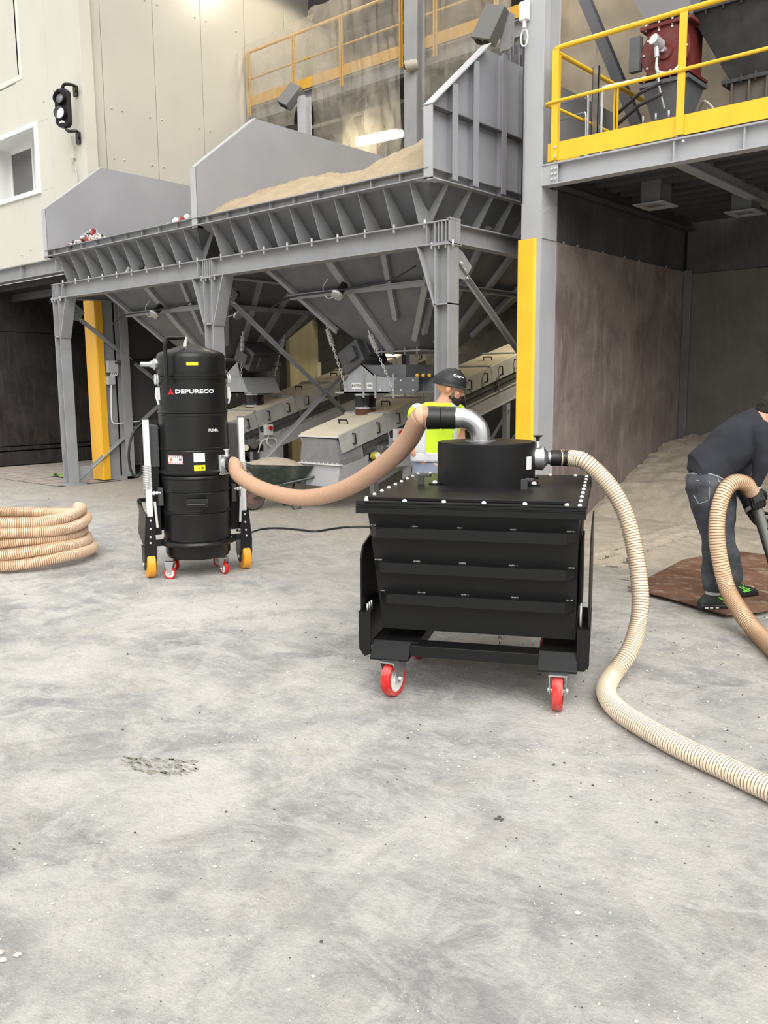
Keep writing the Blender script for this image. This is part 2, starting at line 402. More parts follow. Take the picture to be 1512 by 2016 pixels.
# --- upper cladding
def clad_mat(name, col, axis):
    m = mat(name, col, 0.32, var=0.03, vscale=1.2, spec=0.5)
    n, l = nodes(m); b = n['Principled BSDF']
    t = n.new('ShaderNodeTexCoord'); w = n.new('ShaderNodeTexWave'); w.bands_direction = axis; w.inputs['Scale'].default_value = 5.2; w.wave_profile = 'SAW'
    l.new(t.outputs['Object'], w.inputs[0]); bp = n.new('ShaderNodeBump'); bp.inputs['Strength'].default_value = 0.3; bp.inputs['Distance'].default_value = 0.0025
    l.new(w.outputs[0], bp.inputs['Height']); l.new(bp.outputs[0], b.inputs['Normal'])
    return m
CLX = clad_mat('cream_cladding_front', (0.6, 0.585, 0.5), 'X')
CLY = clad_mat('cream_cladding_side', (0.52, 0.5, 0.44), 'Y')
wf = sempty('wall_left')
MB().box((-24, 8.08, 3.87), (-17.02, 8.3, 10.6)).build('core', CREAM, wf)
MB().box((-15.02, 8.08, 3.87), (-13.62, 8.3, 10.6)).build('core', CREAM, wf)
MB().box((-17.02, 8.08, 3.87), (-15.02, 8.3, 5.05)).build('core', CREAM, wf); MB().box((-17.02, 8.08, 6.2), (-15.02, 8.3, 10.6)).build('core', CREAM, wf)
def cp(x0, x1, z0, z1): MB().box((x0+0.004, 8.0, z0), (x1-0.004, 8.08, z1)).build('panel', CLX, wf, bevel=0.006)
cp(-14.54, -13.5, 3.87, 10.6)
cp(-15.68, -14.54, 3.87, 5.05); cp(-15.02, -14.54, 5.05, 6.2); cp(-15.68, -14.54, 6.2, 10.6)
cp(-16.8, -15.68, 3.87, 5.05); cp(-16.8, -15.68, 6.2, 7.0)
cp(-17.9, -16.8, 3.87, 5.05); cp(-17.9, -17.02, 5.05, 6.2); cp(-17.9, -16.8, 6.2, 7.0)
for i in range(5): cp(-19.0-i*1.1, -17.9-i*1.1, 3.87, 10.6)
cp(-17.9, -15.68, 8.9, 10.6)
MB().box((-13.56, 7.985, 3.87), (-13.42, 8.2, 10.6)).build('corner_flashing', CREAM, wf, bevel=0.004)
# hatch in the cladding
MB().box((-17.86, 8.03, 7.1), (-15.5, 8.08, 8.9)).build('hatch_leaf', CLX, wf, bevel=0.005)
FRM = mat('cream_frame', (0.72, 0.7, 0.62), 0.4)
for a, c in (((-17.9, 7.99, 7.02), (-15.42, 8.06, 7.1)), ((-15.5, 7.99, 7.1), (-15.42, 8.06, 8.9)), ((-17.9, 7.99, 7.1), (-17.84, 8.06, 8.9))):
    MB().box(a, c).build('hatch_frame', FRM, wf, bevel=0.004)
MB().box((-15.56, 8.0, 7.12), (-15.47, 8.015, 8.9)).build('hatch_seal', DARK, wf)
b = MB()
for x, z in ((-14.0, 6.0), (-14.35, 6.6), (-14.7, 6.5), (-14.35, 4.65), (-14.7, 4.55), (-15.5, 4.1), (-15.85, 4.05)): b.ball((x, 8.0, z), 0.02, 4)
stuffp(b.build('screw', mat('screw', (0.5, 0.48, 0.42), 0.4, metal=0.3), wf))
# window in the cladding
wi = sempty('window_1')
WF = mat('white_window_frame', (0.78, 0.78, 0.76), 0.4)
for a, c in (((-17.06, 7.96, 6.14), (-14.98, 8.02, 6.22)), ((-17.06, 7.96, 5.02), (-14.98, 8.02, 5.1)), ((-15.06, 7.96, 5.1), (-14.98, 8.02, 6.14)), ((-17.06, 7.96, 5.1), (-16.98, 8.02, 6.14))):
    MB().box(a, c).build('window_trim', WF, wi, bevel=0.003)
for a, c in (((-17.0, 8.02, 6.13), (-15.04, 8.5, 6.16)), ((-17.0, 8.02, 5.07), (-15.04, 8.5, 5.1)), ((-15.07, 8.02, 5.1), (-15.03, 8.5, 6.13)), ((-17.0, 8.02, 5.1), (-16.97, 8.5, 6.13))):
    MB().box(a, c).build('reveal', WF, wi)
for x0, x1 in ((-16.97, -16.05), (-16.02, -15.07)):
    for a, c in (((x0, 8.44, 5.1), (x1, 8.5, 5.16)), ((x0, 8.44, 6.07), (x1, 8.5, 6.13)), ((x0, 8.44, 5.16), (x0+0.06, 8.5, 6.07)), ((x1-0.06, 8.44, 5.16), (x1, 8.5, 6.07))):
        MB().box(a, c).build('sash', WF, wi, bevel=0.003)
    MB().box((x0+0.06, 8.46, 5.16), (x1-0.06, 8.47, 6.07)).build('pane', mat('window_glass', (0.1, 0.1, 0.1), 0.08, spec=0.8), wi)
# side cladding, X = -13.5
ws = sempty('wall_side')
MB().box((-13.8, 8.3, 3.62), (-13.56, 17, 10.6)).build('core', CREAM, ws)
yy = [8.2, 8.42, 9.45, 10.48, 11.51, 12.54, 13.57, 14.6, 15.7, 17]
for a, c in zip(yy, yy[1:]): MB().box((-13.56, a+0.005, 3.62), (-13.5, c-0.005, 10.6)).build('panel', CLY, ws, bevel=0.006)
b = MB()
for z0 in (6.0, 5.2, 7.9):
    for y in (8.55, 8.75, 9.3, 9.55, 10.35, 10.6, 11.3): b.ball((-13.5, y, z0+0.03*y), 0.018, 4)
stuffp(b.build('screw', mat('screw', (0.5, 0.48, 0.42)), ws))
# back wall, ceiling over the recess
wk = sempty('wall_back')
MB().box((-13.6, 17.0, 0), (6, 17.2, 10.6)).build('plate', mat('dim_back_wall', (0.2, 0.18, 0.14), 0.7, var=0.2), wk)
struct(MB().box((-24, 10.8, 10.6), (6, 17.2, 10.8)).build('ceiling', mat('roof_soffit', (0.2, 0.2, 0.2), 0.8)))
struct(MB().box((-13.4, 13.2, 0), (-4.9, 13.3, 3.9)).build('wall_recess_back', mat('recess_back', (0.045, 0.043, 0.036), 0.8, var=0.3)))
# left ledge beam under the cladding
lb = MB(); ibeam(lb, (-24, 8.06, 3.745), (-13.45, 8.06, 3.745), 0.25, 0.2, tf=0.016)
tb_ = struct(lb.build('trim_1', GREY))
for x in (-20.2, -18, -15.9, -14.6): MB().box((x, 7.965, 3.64), (x+0.014, 8.06, 3.85)).build('stiffener', GREY, tb_)
tb2 = struct(MB().box((-24, 8.2, 3.5), (-13.6, 12, 3.62)).build('trim_2', DARK))
for y in (8.6, 9.4, 10.2): MB().box((-24, y, 3.36), (-13.6, y+0.1, 3.52)).build('joist', DGR, tb2)
# ================================================================ COLUMNS
def hcol(mb, x0, x1, y0, y1, z0, z1, along='x', t=0.016):
    # along='x': flanges face +-X ; 'y': flanges face +-Y
    if along == 'x':
        mb.box((x0, y0, z0), (x0+t, y1, z1)); mb.box((x1-t, y0, z0), (x1, y1, z1)); ym = (y0+y1)/2; mb.box((x0+t, ym-0.006, z0), (x1-t, ym+0.006, z1))
    else:
        mb.box((x0, y0, z0), (x1, y0+t, z1)); mb.box((x0, y1-t, z0), (x1, y1, z1)); xm = (x0+x1)/2; mb.box((xm-0.006, y0+t, z0), (xm+0.006, y1-t, z1))
c = thing('steel_column', 'tall light grey steel column with yellow guard at the corner of the right bay', 'column', (-4.92, 8.1, 0))
def T(o, par): o.location = o.location - par.location; return o
b = MB(); b.box((-5.04, 7.98, 0.02), (-4.8, 8.0, 8.5)); b.box((-5.04, 8.28, 0.02), (-4.8, 8.3, 8.5)); b.box((-4.93, 8.0, 0.02), (-4.91, 8.28, 8.5)); b.box((-4.835, 8.0, 0.02), (-4.8, 8.28, 3.6))
T(b.build('shaft', LGREY, c, bevel=0.003), c)
b = MB(); b.tube([(-5.05, 8.1, 0.02), (-5.05, 7.96, 0.02)], 0.001)
b = MB(); pr = [(-5.07, 8.12), (-5.07, 7.97), (-5.05, 7.945), (-4.87, 7.945), (-4.85, 7.97), (-4.85, 7.985), (-4.862, 7.985), (-4.87, 7.957), (-5.05, 7.957), (-5.058, 7.975), (-5.058, 8.12)]
b.prism([(x, y, 0.02) for x, y in pr], (0, 0, 3.07)); T(b.build('column_guard', YEL, c), c)
b = MB(); b.prism([(-4.8, 8.0, 3.09), (-4.8, 8.0, 3.35), (-4.8, 8.2, 3.45), (-4.8, 8.28, 3.45), (-4.8, 8.28, 3.09)], (0.012, 0, 0)); T(b.build('gusset', LGREY, c), c)
b = MB(); b.box((-5.12, 7.9, 0), (-4.78, 8.36, 0.022)); T(b.build('base_plate', GREY, c), c)
c = thing('steel_column', 'dark grey steel column with long yellow guard at the edge of the left bay', 'column', (-13.5, 8.05, 0))
b = MB(); hcol(b, -13.66, -13.38, 8.0, 8.28, 0.02, 3.6, 'x'); T(b.build('shaft', GREY, c), c)
b = MB(); hcol(b, -13.36, -13.2, 8.3, 8.46, 0.02, 3.6, 'x'); T(b.build('rear_shaft', GREY, c), c)
b = MB(); b.prism([(x, y, 0.03) for x, y in ((-13.67, 7.92), (-13.34, 7.92), (-13.33, 7.94), (-13.33, 8.06), (-13.345, 8.06), (-13.345, 7.94), (-13.655, 7.94), (-13.655, 8.06), (-13.67, 8.06))], (0, 0, 3.03)); T(b.build('column_guard', mat('amber_guard', (0.85, 0.45, 0.03), 0.4), c), c)
b = MB(); b.box((-13.5, 7.95, 3.06), (-13.36, 8.0, 3.2)); T(b.build('cap_block', WHT, c), c)

# ================================================================ HOPPER SUPPORT FRAME
sf = thing('support_frame', 'grey bolted steel frame carrying the two hoppers', 'steel frame', (-9.4, 7.3, 0))
def fp(mb, name, m=GREY, bevel=0, lab=None):
    o = mb.build(name, m, sf, bevel=bevel); T(o, sf); return o
XC = (-13.32, -9.37, -5.51)
YC0, YC1 = 7.226, 7.406
YB = 11.3
for x in XC:
    for y0 in (YC0, YB):
        b = MB(); hcol(b, x-0.09, x+0.09, y0, y0+0.18, 0.02, 3.03, 'x', 0.014)
        b.box((x-0.09, y0, 2.42), (x+0.09, y0+0.18, 2.434)); b.box((x-0.11, y0-0.02, 3.012), (x+0.11, y0+0.2, 3.03))
        b.box((x-0.17, y0-0.07, 0), (x+0.2, y0+0.25, 0.022))
        fp(b, 'column')
    # haunches beside each front column
for x, sides in ((XC[0], (1,)), (XC[1], (-1, 1)), (XC[2], (-1,))):
    for s in sides:
        xa = x+s*0.09; xb = x+s*0.33
        b = MB(); b.prism([(xa, 7.31, 3.03), (xb, 7.31, 3.03), (xa, 7.31, 2.43)], (0, 0.012, 0))
        b.prism([(xb, YC0, 3.03), (xb-s*0.015, YC0, 3.03), (xa-s*0.0, YC0, 2.43), (xa+s*0.012, YC0, 2.40)], (0, 0.18, 0))
        fp(b, 'haunch')
for y in (YC0+0.09, YB+0.09):
    b = MB(); ibeam(b, (-13.43, y, 3.145), (-5.4, y, 3.145), 0.23, 0.18)
    if y < 8:
        for x in XC:
            for d in (-0.09, -0.045, 0.0, 0.05, 0.09, 0.2 if x < -10 else -0.2): b.box((x+d-0.006, YC0+0.004, 3.04), (x+d+0.006, YC0+0.176, 3.25))
        b.box((-5.42, YC0, 3.02), (-5.4, YC1, 3.275))
    fp(b, 'beam')
for x in XC:
    b = MB(); ibeam(b, (x, YC1, 3.14), (x, YB, 3.14), 0.2, 0.14); fp(b, 'side_beam')
def angle(mb, a, c, w=0.075, up=(0,0,1)):
    a, c = Vector(a), Vector(c); mb.bar(a, c, w, 0.008, Vector((1,0,0))); mb.bar(a+Vector((0.03,0,0.0)), c+Vector((0.03,0,0)), 0.008, 0.06, Vector((1,0,0)))
for x in XC:
    b = MB(); angle(b, (x, 7.45, 2.86), (x, 11.35, 0.1)); fp(b, 'brace')
    b = MB(); angle(b, (x-0.02, 7.45, 0.08), (x-0.02, 11.35, 2.9)); fp(b, 'brace')
    for z in (2.86, 0.15):
        s = 1 if z > 1 else -1
        b = MB(); b.prism([(x+0.02, 7.41, z+s*0.16), (x+0.02, 7.41, z-s*0.16), (x+0.02, 7.6, z-s*0.16), (x+0.02, 7.72, z-s*0.02 if s > 0 else z+0.1), (x+0.02, 7.55, z+s*0.12)], (0.01, 0, 0))
        fp(b, 'gusset')
bt = MB()
for x0, x1, n_ in ((-13.1, -9.6, 9), (-9.1, -5.75, 8)):
    for i in range(n_+1):
        x = x0+(x1-x0)*i/n_
        bt.cyl((x, YC0+0.03, 3.21), (x, YC0+0.03, 3.30), 0.014, 6)
for x in XC:
    for d in (-0.14, -0.05, 0.04, 0.13): bt.cyl((x+d, YC0+0.02, 2.985), (x+d, YC0+0.02, 3.055), 0.013, 6)
    for k in range(3): bt.cyl((x+0.02, 7.52+k*0.055, 2.86-k*0.07), (x+0.05, 7.52+k*0.055, 2.86-k*0.07), 0.016, 6)
stuffp(fp(bt, 'bolt', CHR))

# ================================================================ HOPPERS
def hopper(cx, lab, cat, ribbed_right):
    h = thing('hopper', lab, cat, (cx, 9.0, 0))
    def hp(mb, name, m=HOPG, **k): o = mb.build(name, m, h, **k); T(o, h); return o
    x0, x1 = cx-1.85, cx+1.9; y0, y1 = 7.15, 11.0; zt, zb = 3.66, 2.04
    ox0, ox1, oy0, oy1 = cx-0.23, cx+0.55, 8.65, 9.4
    q = [(x0, y0), (x1, y0), (x1, y1), (x0, y1)]; r = [(ox0, oy0), (ox1, oy0), (ox1, oy1), (ox0, oy1)]
    for i in range(4):
        j = (i+1) % 4
        b = MB(); A, B, Cc, D = Vector((*q[i], zt)), Vector((*q[j], zt)), Vector((*r[j], zb)), Vector((*r[i], zb))
        nrm = (B-A).cross(D-A).normalized()*0.008
        b.prism([A, B, Cc, D], nrm); hp(b, 'cone_plate')
    # rim band
    b = MB()
    for (a, c_) in (((x0-0.05, y0-0.08), (x1+0.05, y0-0.08)), ((x1+0.05, y0-0.08), (x1+0.05, y1+0.08)), ((x0-0.05, y1+0.08), (x1+0.05, y1+0.08)), ((x0-0.05, y0-0.08), (x0-0.05, y1+0.08))):
        A, B = Vector((*a, 0)), Vector((*c_, 0)); ins = (Vector((cx, 9.07, 0))-(A+B)/2).normalized()*0.06
        b.bar(A+ins+Vector((0,0,3.70)), B+ins+Vector((0,0,3.70)), 0.01, 0.1)
        b.bar(A+ins*0.5+Vector((0,0,3.75)), B+ins*0.5+Vector((0,0,3.75)), 0.1, 0.01)
        b.bar(A+ins*0.6+Vector((0,0,3.655)), B+ins*0.6+Vector((0,0,3.655)), 0.14, 0.012)
    hp(b, 'rim', GREY)
    # ribs, front: between rim and beam
    N = 10
    slope = (oy0-y0)/(zt-zb)
    for i in range(N):
        x = x0+0.28+(x1-x0-0.5)*i/(N-1)
        yb = y0+(zt-3.27)*slope
        b = MB(); b.prism([(x, y0-0.06, 3.65), (x, y0+0.02, 3.65), (x+0.0, yb, 3.27), (x+0.0, 7.236, 3.27)], (0.01, 0, 0)); hp(b, 'rib', GREY)
        if i < N-1:
            b = MB(); xd = x0+0.02+(x1-x0)*(i+0.5)/(N-0.6); b.box((xd, y0-0.08, 3.66), (xd+0.01, y0-0.02, 3.75)); hp(b, 'divider', GREY)
    # ribs, right side
    if True:
        sl = (x1-ox1)/(zt-zb)
        for i in range(9):
            y = y0+0.25+3.3*i/8
            xb = x1-(zt-3.27)*sl
            b = MB(); b.prism([(x1+0.05, y, 3.65), (x1-0.02, y, 3.65), (xb, y, 3.27), (xb+0.14, y, 3.27)], (0, 0.01, 0)); hp(b, 'rib', GREY)
    # long flat stiffeners on the cone below the beam
    def onf(x, z, out=0.0):  # front plate point
        t = (zt-z)/(zt-zb); return Vector((x, y0+(oy0-y0)*t-out, z-out*0.9))
    def onr(y, z, out=0.0):
        t = (zt-z)/(zt-zb); return Vector((x1+(ox1-x1)*t+out, y, z-out*0.9))
    ZR = 2.78
    for xa, za, xb_, zb_, wd_ in ((cx-1.25, 3.3, cx-0.62, 2.35, 0.07), (cx-0.05, 3.3, cx+0.12, 2.08, 0.12), (cx+0.95, 3.3, cx+0.5, 2.45, 0.07), (cx+1.45, 3.0, cx+0.62, 2.2, 0.07)):
        b = MB(); b.bar(onf(xa, za, 0.02), onf(xb_, zb_, 0.02), wd_, 0.05, (0, -0.7, -0.7))
        e = onf(xb_, zb_, 0.02); b.cyl(e+Vector((0, 0.02, 0.02)), e+Vector((0, -0.02, -0.02)), wd_/2, 14)
        hp(b, 'stiffener', GREY)
    for ya, za, yb_, zb_, wd_ in ((7.75, 3.4, 8.5, 2.25, 0.07), (8.5, 3.4, 8.85, 2.15, 0.07), (9.3, 3.4, 9.1, 2.15, 0.09), (10.2, 3.4, 9.5, 2.25, 0.07)):
        b = MB(); b.bar(onr(ya, za, 0.02), onr(yb_, zb_, 0.02), wd_, 0.05, (0.7, 0, -0.7)); hp(b, 'stiffener', GREY)
    t = (zt-ZR)/(zt-zb)
    xa, xb_ = x0+(ox0-x0)*t-0.06, x1+(ox1-x1)*t+0.06; yf, yk = y0+(oy0-y0)*t-0.05, y1+(oy1-y1)*t+0.05
    b = MB()
    for a, c_ in (((xa, yf), (xb_, yf)), ((xb_, yf), (xb_, yk)), ((xb_, yk), (xa, yk)), ((xa, yk), (xa, yf))):
        b.bar((*a, ZR), (*c_, ZR), 0.09, 0.012); b.bar((*a, ZR-0.03), (*c_, ZR-0.03), 0.012, 0.06)
    hp(b, 'ring_stiffener', GREY)
    b = MB(); b.box((ox0-0.06, oy0-0.06, zb-0.014), (ox1+0.06, oy1+0.06, zb+0.006))
    for k in range(5): b.cyl((ox0-0.02+k*0.2, oy0-0.04, zb-0.05), (ox0-0.02+k*0.2, oy0-0.04, zb+0.04), 0.012, 6)
    hp(b, 'outlet_flange', GREY)
    # vibration units, one on the front, one on the right cone plate
    for e, n_ in ((onf(cx+0.02, 2.86, 0.03), Vector((0, -0.7, -0.72))), (onr(8.3, 2.8, 0.03), Vector((0.75, -0.1, -0.7)))):
        b = MB(); b.cyl(e, e+n_*0.16, 0.05, 14); b.box(e-Vector((0.12, 0.05, -0.12)), e+Vector((0.12, 0.0, 0.2)))
        v = hp(b, 'vibrator_body', RUB)
        b = MB(); k = e+n_*0.14+Vector((0, -0.02, -0.02)); b.lathe(k, n_, [(0, 0), (0.07, 0), (0.085, 0.03), (0.07, 0.05), (0, 0.055)], 20)
        hp(b, 'vibrator_cap', GALV)
        b = MB(); b.tube(catmull([e+Vector((-0.25, 0, 0.12)), e+Vector((-0.3, -0.08, -0.02)), e+Vector((-0.2, -0.1, -0.16)), k]), 0.006, 6); hp(b, 'air_hose', WHT)
    b = MB(); b.tube(catmull([onf(cx-1.45, 2.72, 0.1), onf(cx-0.9, 2.84, 0.12), onf(cx, 2.88, 0.15), onf(cx+0.8, 2.9, 0.12), onf(cx+1.3, 3.0, 0.1)]), 0.012, 6); hp(b, 'cable', RUB)
    # high fence plates
    def fence(x, name='fence_plate', lip=True):
        b = MB(); b.prism([(x, 7.07, 3.72), (x, 7.07, 4.37), (x, 8.1, 5.17), (x, 11.2, 5.17), (x, 11.2, 3.72)], (-0.012, 0, 0)); hp(b, name, FENG)
        b = MB(); b.box((x-0.11, 7.062, 3.63), (x, 7.075, 4.37)); b.bar((x-0.05, 7.07, 4.375), (x-0.05, 8.1, 5.178), 0.1, 0.012); hp(b, 'fence_lip', LGREY)
    fence(x0+0.03)
    if ribbed_right:
        x = x1
        b = MB(); b.prism([(x, 7.07, 3.72), (x, 7.07, 4.33), (x, 8.06, 5.15), (x, 8.95, 5.15), (x, 11.2, 5.15), (x, 11.2, 3.72)], (-0.012, 0, 0)); hp(b, 'fence_plate', FENG)
        b = MB(); b.bar((x+0.05, 7.06, 4.34), (x+0.05, 8.06, 5.16), 0.12, 0.012); hp(b, 'fence_lip', LGREY)
        b = MB(); b.box((x-0.01, 7.06, 3.63), (x+0.1, 7.075, 4.33)); b.box((x-0.1, 7.06, 3.64), (x+0.1, 7.25, 3.652)); hp(b, 'fence_lip', LGREY)
        for y, zt2 in ((7.45, 4.62), (7.82, 4.93), (8.35, 5.13), (8.8, 5.13), (9.4, 5.13)):
            b = MB(); b.box((x, y, 3.68), (x+0.09, y+0.012, zt2)); hp(b, 'fence_rib', FENG)
            b = MB(); b.box((x+0.085, y-0.04, 3.68), (x+0.095, y+0.05, zt2)); hp(b, 'fence_rib', FENG)
        b = MB(); b.bar((x+0.045, 7.08, 4.34), (x+0.045, 9.6, 4.34), 0.09, 0.012); hp(b, 'fence_ledge', mat('dark_grey_ledge', (0.16, 0.16, 0.17), 0.6))  # ledge in a darker grey than the fence plate
    b = MB(); b.box((x0, 11.18, 3.72), (x1, 11.2, 4.55)); hp(b, 'back_plate', FENG)
    return h, (x0, x1, y0, y1, onf, onr, (ox0, ox1, oy0, oy1))
H1, g1 = hopper(-11.35, 'left grey hopper holding white and red scrap', 'hopper', False)
H2, g2 = hopper(-7.5, 'right grey hopper heaped with beige sand', 'hopper', True)

def sandh(x, y):
    # heap in the right-hand hopper
    u = (x+9.33)/3.68
    k = max(0, min(1, (y-7.12)*2.5))
    h = 3.72+(0.42+0.22*u*u)*(y-7.1)**0.9 + k*(0.08*math.sin(u*7+1)+0.10*u)
    h = min(h, 4.86+0.15*noise.noise(Vector((x*1.2, y*1.2, 0)))-0.15*abs(u-0.75))
    dip = 0.30*math.exp(-((u-0.28)/0.2)**2)*max(0, min(1, (y-8.6)/0.8))
    h -= dip
    h += k*(0.06*noise.noise(Vector((x*3, y*3, 2)))+0.03*noise.noise(Vector((x*9, y*9, 5)))+0.012*noise.noise(Vector((x*25, y*25, 5))))
    return max(3.71, h)
b = MB(); b.grid(lambda i, j: Vector((-9.32+3.68*i, 7.11+4.0*j, sandh(-9.32+3.68*i, 7.11+4.0*j))), 150, 150)
o = b.build('sand_load', HSAND); tag(o, 'beige sand heaped up inside the right hopper', 'sand', kind='stuff')
b = MB(); rnd = random.Random(3)
SC = [mat('scrap_white', (0.7, 0.68, 0.64), 0.5), mat('scrap_red', (0.35, 0.03, 0.03), 0.5), mat('scrap_dark', (0.05, 0.05, 0.05), 0.5), mat('scrap_grey', (0.35, 0.35, 0.34), 0.5)]
def bits(b, cx, cy, cz, rx, ry, hz, n_, s):
    for _ in range(n_):
        a = rnd.uniform(0, 2*PI); r = math.sqrt(rnd.random()); x = cx+rx*r*math.cos(a); y = cy+ry*r*math.sin(a); z = cz+hz*(1-r)*rnd.uniform(0.5, 1)
        M = Matrix.Translation((x, y, z)) @ Matrix.Rotation(rnd.uniform(0, 6), 4, Vector((rnd.random(), rnd.random(), rnd.random()+0.01)))
        q = s*rnd.uniform(0.5, 1.3); mi = rnd.choice((0, 0, 0, 0, 1, 2, 3, 3))
        b.box((-q, -q*0.6, -q*0.3), (q, q*0.6, q*0.3), mi, M)
bits(b, -12.55, 7.5, 3.7, 0.75, 0.36, 0.36, 620, 0.045)
bits(b, -11.3, 9.0, 3.3, 1.6, 1.7, 0.4, 260, 0.06)
o = b.build('scrap_pile', SC); tag(o, 'low heap of white and red scrap by the front rim of the left hopper', 'scrap', kind='stuff')
CUPL = ['round white cup at the left end of the pile by the dividing plate', 'large red cup in the middle of the pile by the dividing plate', 'white cup on top of the pile touching the dividing plate', 'white cup lying behind the red one by the dividing plate', 'red cup low on the left slope of the pile by the dividing plate', 'white cup at the front foot of the dividing plate', 'small red cup farthest left of the pile by the dividing plate', 'small red cup below the pile at the rim by the dividing plate']
for k, (cx_, cy_, r, mi) in enumerate(((334, 446, 0.05, 0), (357, 437, 0.07, 1), (371, 428, 0.06, 0), (347, 436, 0.055, 0), (341, 445, 0.045, 1), (369, 439, 0.05, 0), (326, 449, 0.04, 1), (363, 444, 0.04, 1))):
    x, y, z = P(cx_, cy_, Y=7.25)
    b = MB(); M = Matrix.Rotation(k*1.3, 3, 'X') @ Matrix.Rotation(k*0.7+0.4, 3, 'Z'); ax = M @ Vector((0, 0.5, 0.8))
    b.lathe((x, y, z), ax, [(0, -r*0.5), (r*0.8, -r*0.5), (r, r*0.2), (r*0.95, r*0.5), (r*0.8, r*0.5), (r*0.7, -r*0.2), (0, -r*0.3)], 14)
    o = b.build('plastic_cup', SC[mi]); tag(o, CUPL[k], 'cup', 'plastic cups piled in the left hopper beside the dividing plate')
b = MB(); bits(b, -9.9, 7.55, 3.68, 0.5, 0.35, 0.14, 60, 0.05); o = b.build('scrap_bits', SC); tag(o, 'scrap bits under the red and white cups beside the dividing plate', 'scrap', kind='stuff')
# ================================================================ RIGHT PLATFORM
pl = thing('steel_platform', 'raised grey steel platform over the right-hand bay', 'platform', (-4.7, 8.0, 3.6))
def pp(mb, name, m=GREY, **k): o = mb.build(name, m, pl, **k); T(o, pl); return o
b = MB(); b.box((-4.8, 7.975, 3.795), (4.45, 8.11, 3.81)); b.box((-4.8, 7.975, 3.6), (4.45, 8.11, 3.612)); b.box((-4.8, 8.035, 3.61), (4.45, 8.045, 3.8)); b.box((-4.8, 7.985, 3.612), (-4.62, 7.992, 3.795)); pp(b, 'edge_beam', LGREY)
for x in (-3.43, -2.8, -2.1, -0.6, 0.9): b = MB(); b.box((x, 7.985, 3.61), (x+0.012, 8.04, 3.8)); pp(b, 'stiffener', LGREY)
b = MB()
for z in (3.65, 3.7, 3.75):
    for x in (-4.68, -4.64): b.cyl((x, 7.985, z), (x, 7.965, z), 0.012, 6)
b.cyl((-3.4, 7.99, 3.815), (-3.4, 7.99, 3.84), 0.012, 6); b.cyl((-3.33, 7.985, 3.77), (-3.33, 7.965, 3.77), 0.012, 6); b.cyl((-4.66, 7.99, 3.81), (-4.66, 7.99, 3.83), 0.012, 6)
stuffp(pp(b, 'bolt', CHR))
b = MB(); b.box((-4.8, 8.0, 3.80), (4.45, 11.6, 3.815)); pp(b, 'deck_plate', DGR)
for x in (-4.7, -3.42, -2.1, 0.8): b = MB(); ibeam(b, (x, 8.1, 3.7), (x, 11.7, 3.7), 0.2, 0.12); pp(b, 'cross_beam', DGR if x < -4.5 else GREY)
for k in range(11):
    y = 8.5+k*0.3
    b = MB(); b.box((-4.64, y, 3.70), (-3.48, y+0.13, 3.8)); pp(b, 'deck_rib', DGR)
    b = MB(); b.box((-3.36, y, 3.70), (-2.16, y+0.13, 3.8)); pp(b, 'deck_rib', DGR)
for x, y in ((-4.12, 9.2), (-3.55, 10.3), (-2.7, 9.6)):
    b = MB(); b.box((x-0.11, y-0.14, 3.5), (x+0.11, y+0.14, 3.8)); pp(b, 'drop_chute', HOPG)
    b = MB()
    for a, c_ in (((-0.17, -0.2), (0.17, -0.11)), ((-0.17, 0.11), (0.17, 0.2)), ((-0.17, -0.11), (-0.1, 0.11)), ((0.1, -0.11), (0.17, 0.11))): b.box((x+a[0], y+a[1], 3.485), (x+c_[0], y+c_[1], 3.497))
    pp(b, 'chute_flange', GREY)
# guard rail
gr = thing('guard_rail', 'bright yellow tubular guard rail with toe board on the right platform', 'railing', (-4.7, 8.0, 3.81))
def gp(mb, name, m=YEL, **k): o = mb.build(name, m, gr, **k); T(o, gr); return o
b = MB(); b.tube([(4.45, 7.99, 4.89)]+catmull([(-4.6, 7.99, 4.89), (-4.69, 8.02, 4.89), (-4.72, 8.1, 4.89)], 5)+[(-4.72, 10.6, 4.89)], 0.024, 12); gp(b, 'top_rail')
b = MB(); b.tube([(4.45, 7.96, 4.38)]+catmull([(-4.66, 7.96, 4.38), (-4.76, 7.98, 4.38), (-4.78, 8.04, 4.38), (-4.75, 8.14, 4.38)], 5)+[(-4.72, 10.6, 4.38)], 0.017, 12); gp(b, 'mid_rail')
for x in (-4.66, -3.37, -2.1, -0.8, 0.5, 1.8):
    b = MB(); b.box((x-0.035, 7.965, 3.83), (x+0.035, 7.975, 4.87)); b.box((x+0.0, 7.975, 3.83), (x+0.008, 8.03, 4.87)); gp(b, 'post')
for y in (8.12, 9.4, 10.6): b = MB(); b.box((-4.75, y, 3.83), (-4.69, y+0.01, 4.87)); b.box((-4.725, y, 3.83), (-4.715, y+0.05, 4.87)); gp(b, 'post')
for x0, x1 in ((-4.74, -3.4), (-3.34, -2.12), (-2.08, 0), (0.02, 4.6)): b = MB(); b.box((x0, 7.985, 3.825), (min(x1, 4.45), 7.991, 4.0)); gp(b, 'toe_board')
b = MB(); b.box((-4.74, 8.0, 3.825), (-4.734, 10.6, 4.0)); gp(b, 'toe_board')
b = MB()
for z in (3.86, 3.95):
    b.cyl((-4.64, 7.965, z), (-4.64, 7.955, z), 0.014, 6)
stuffp(gp(b, 'bolt', CHR))
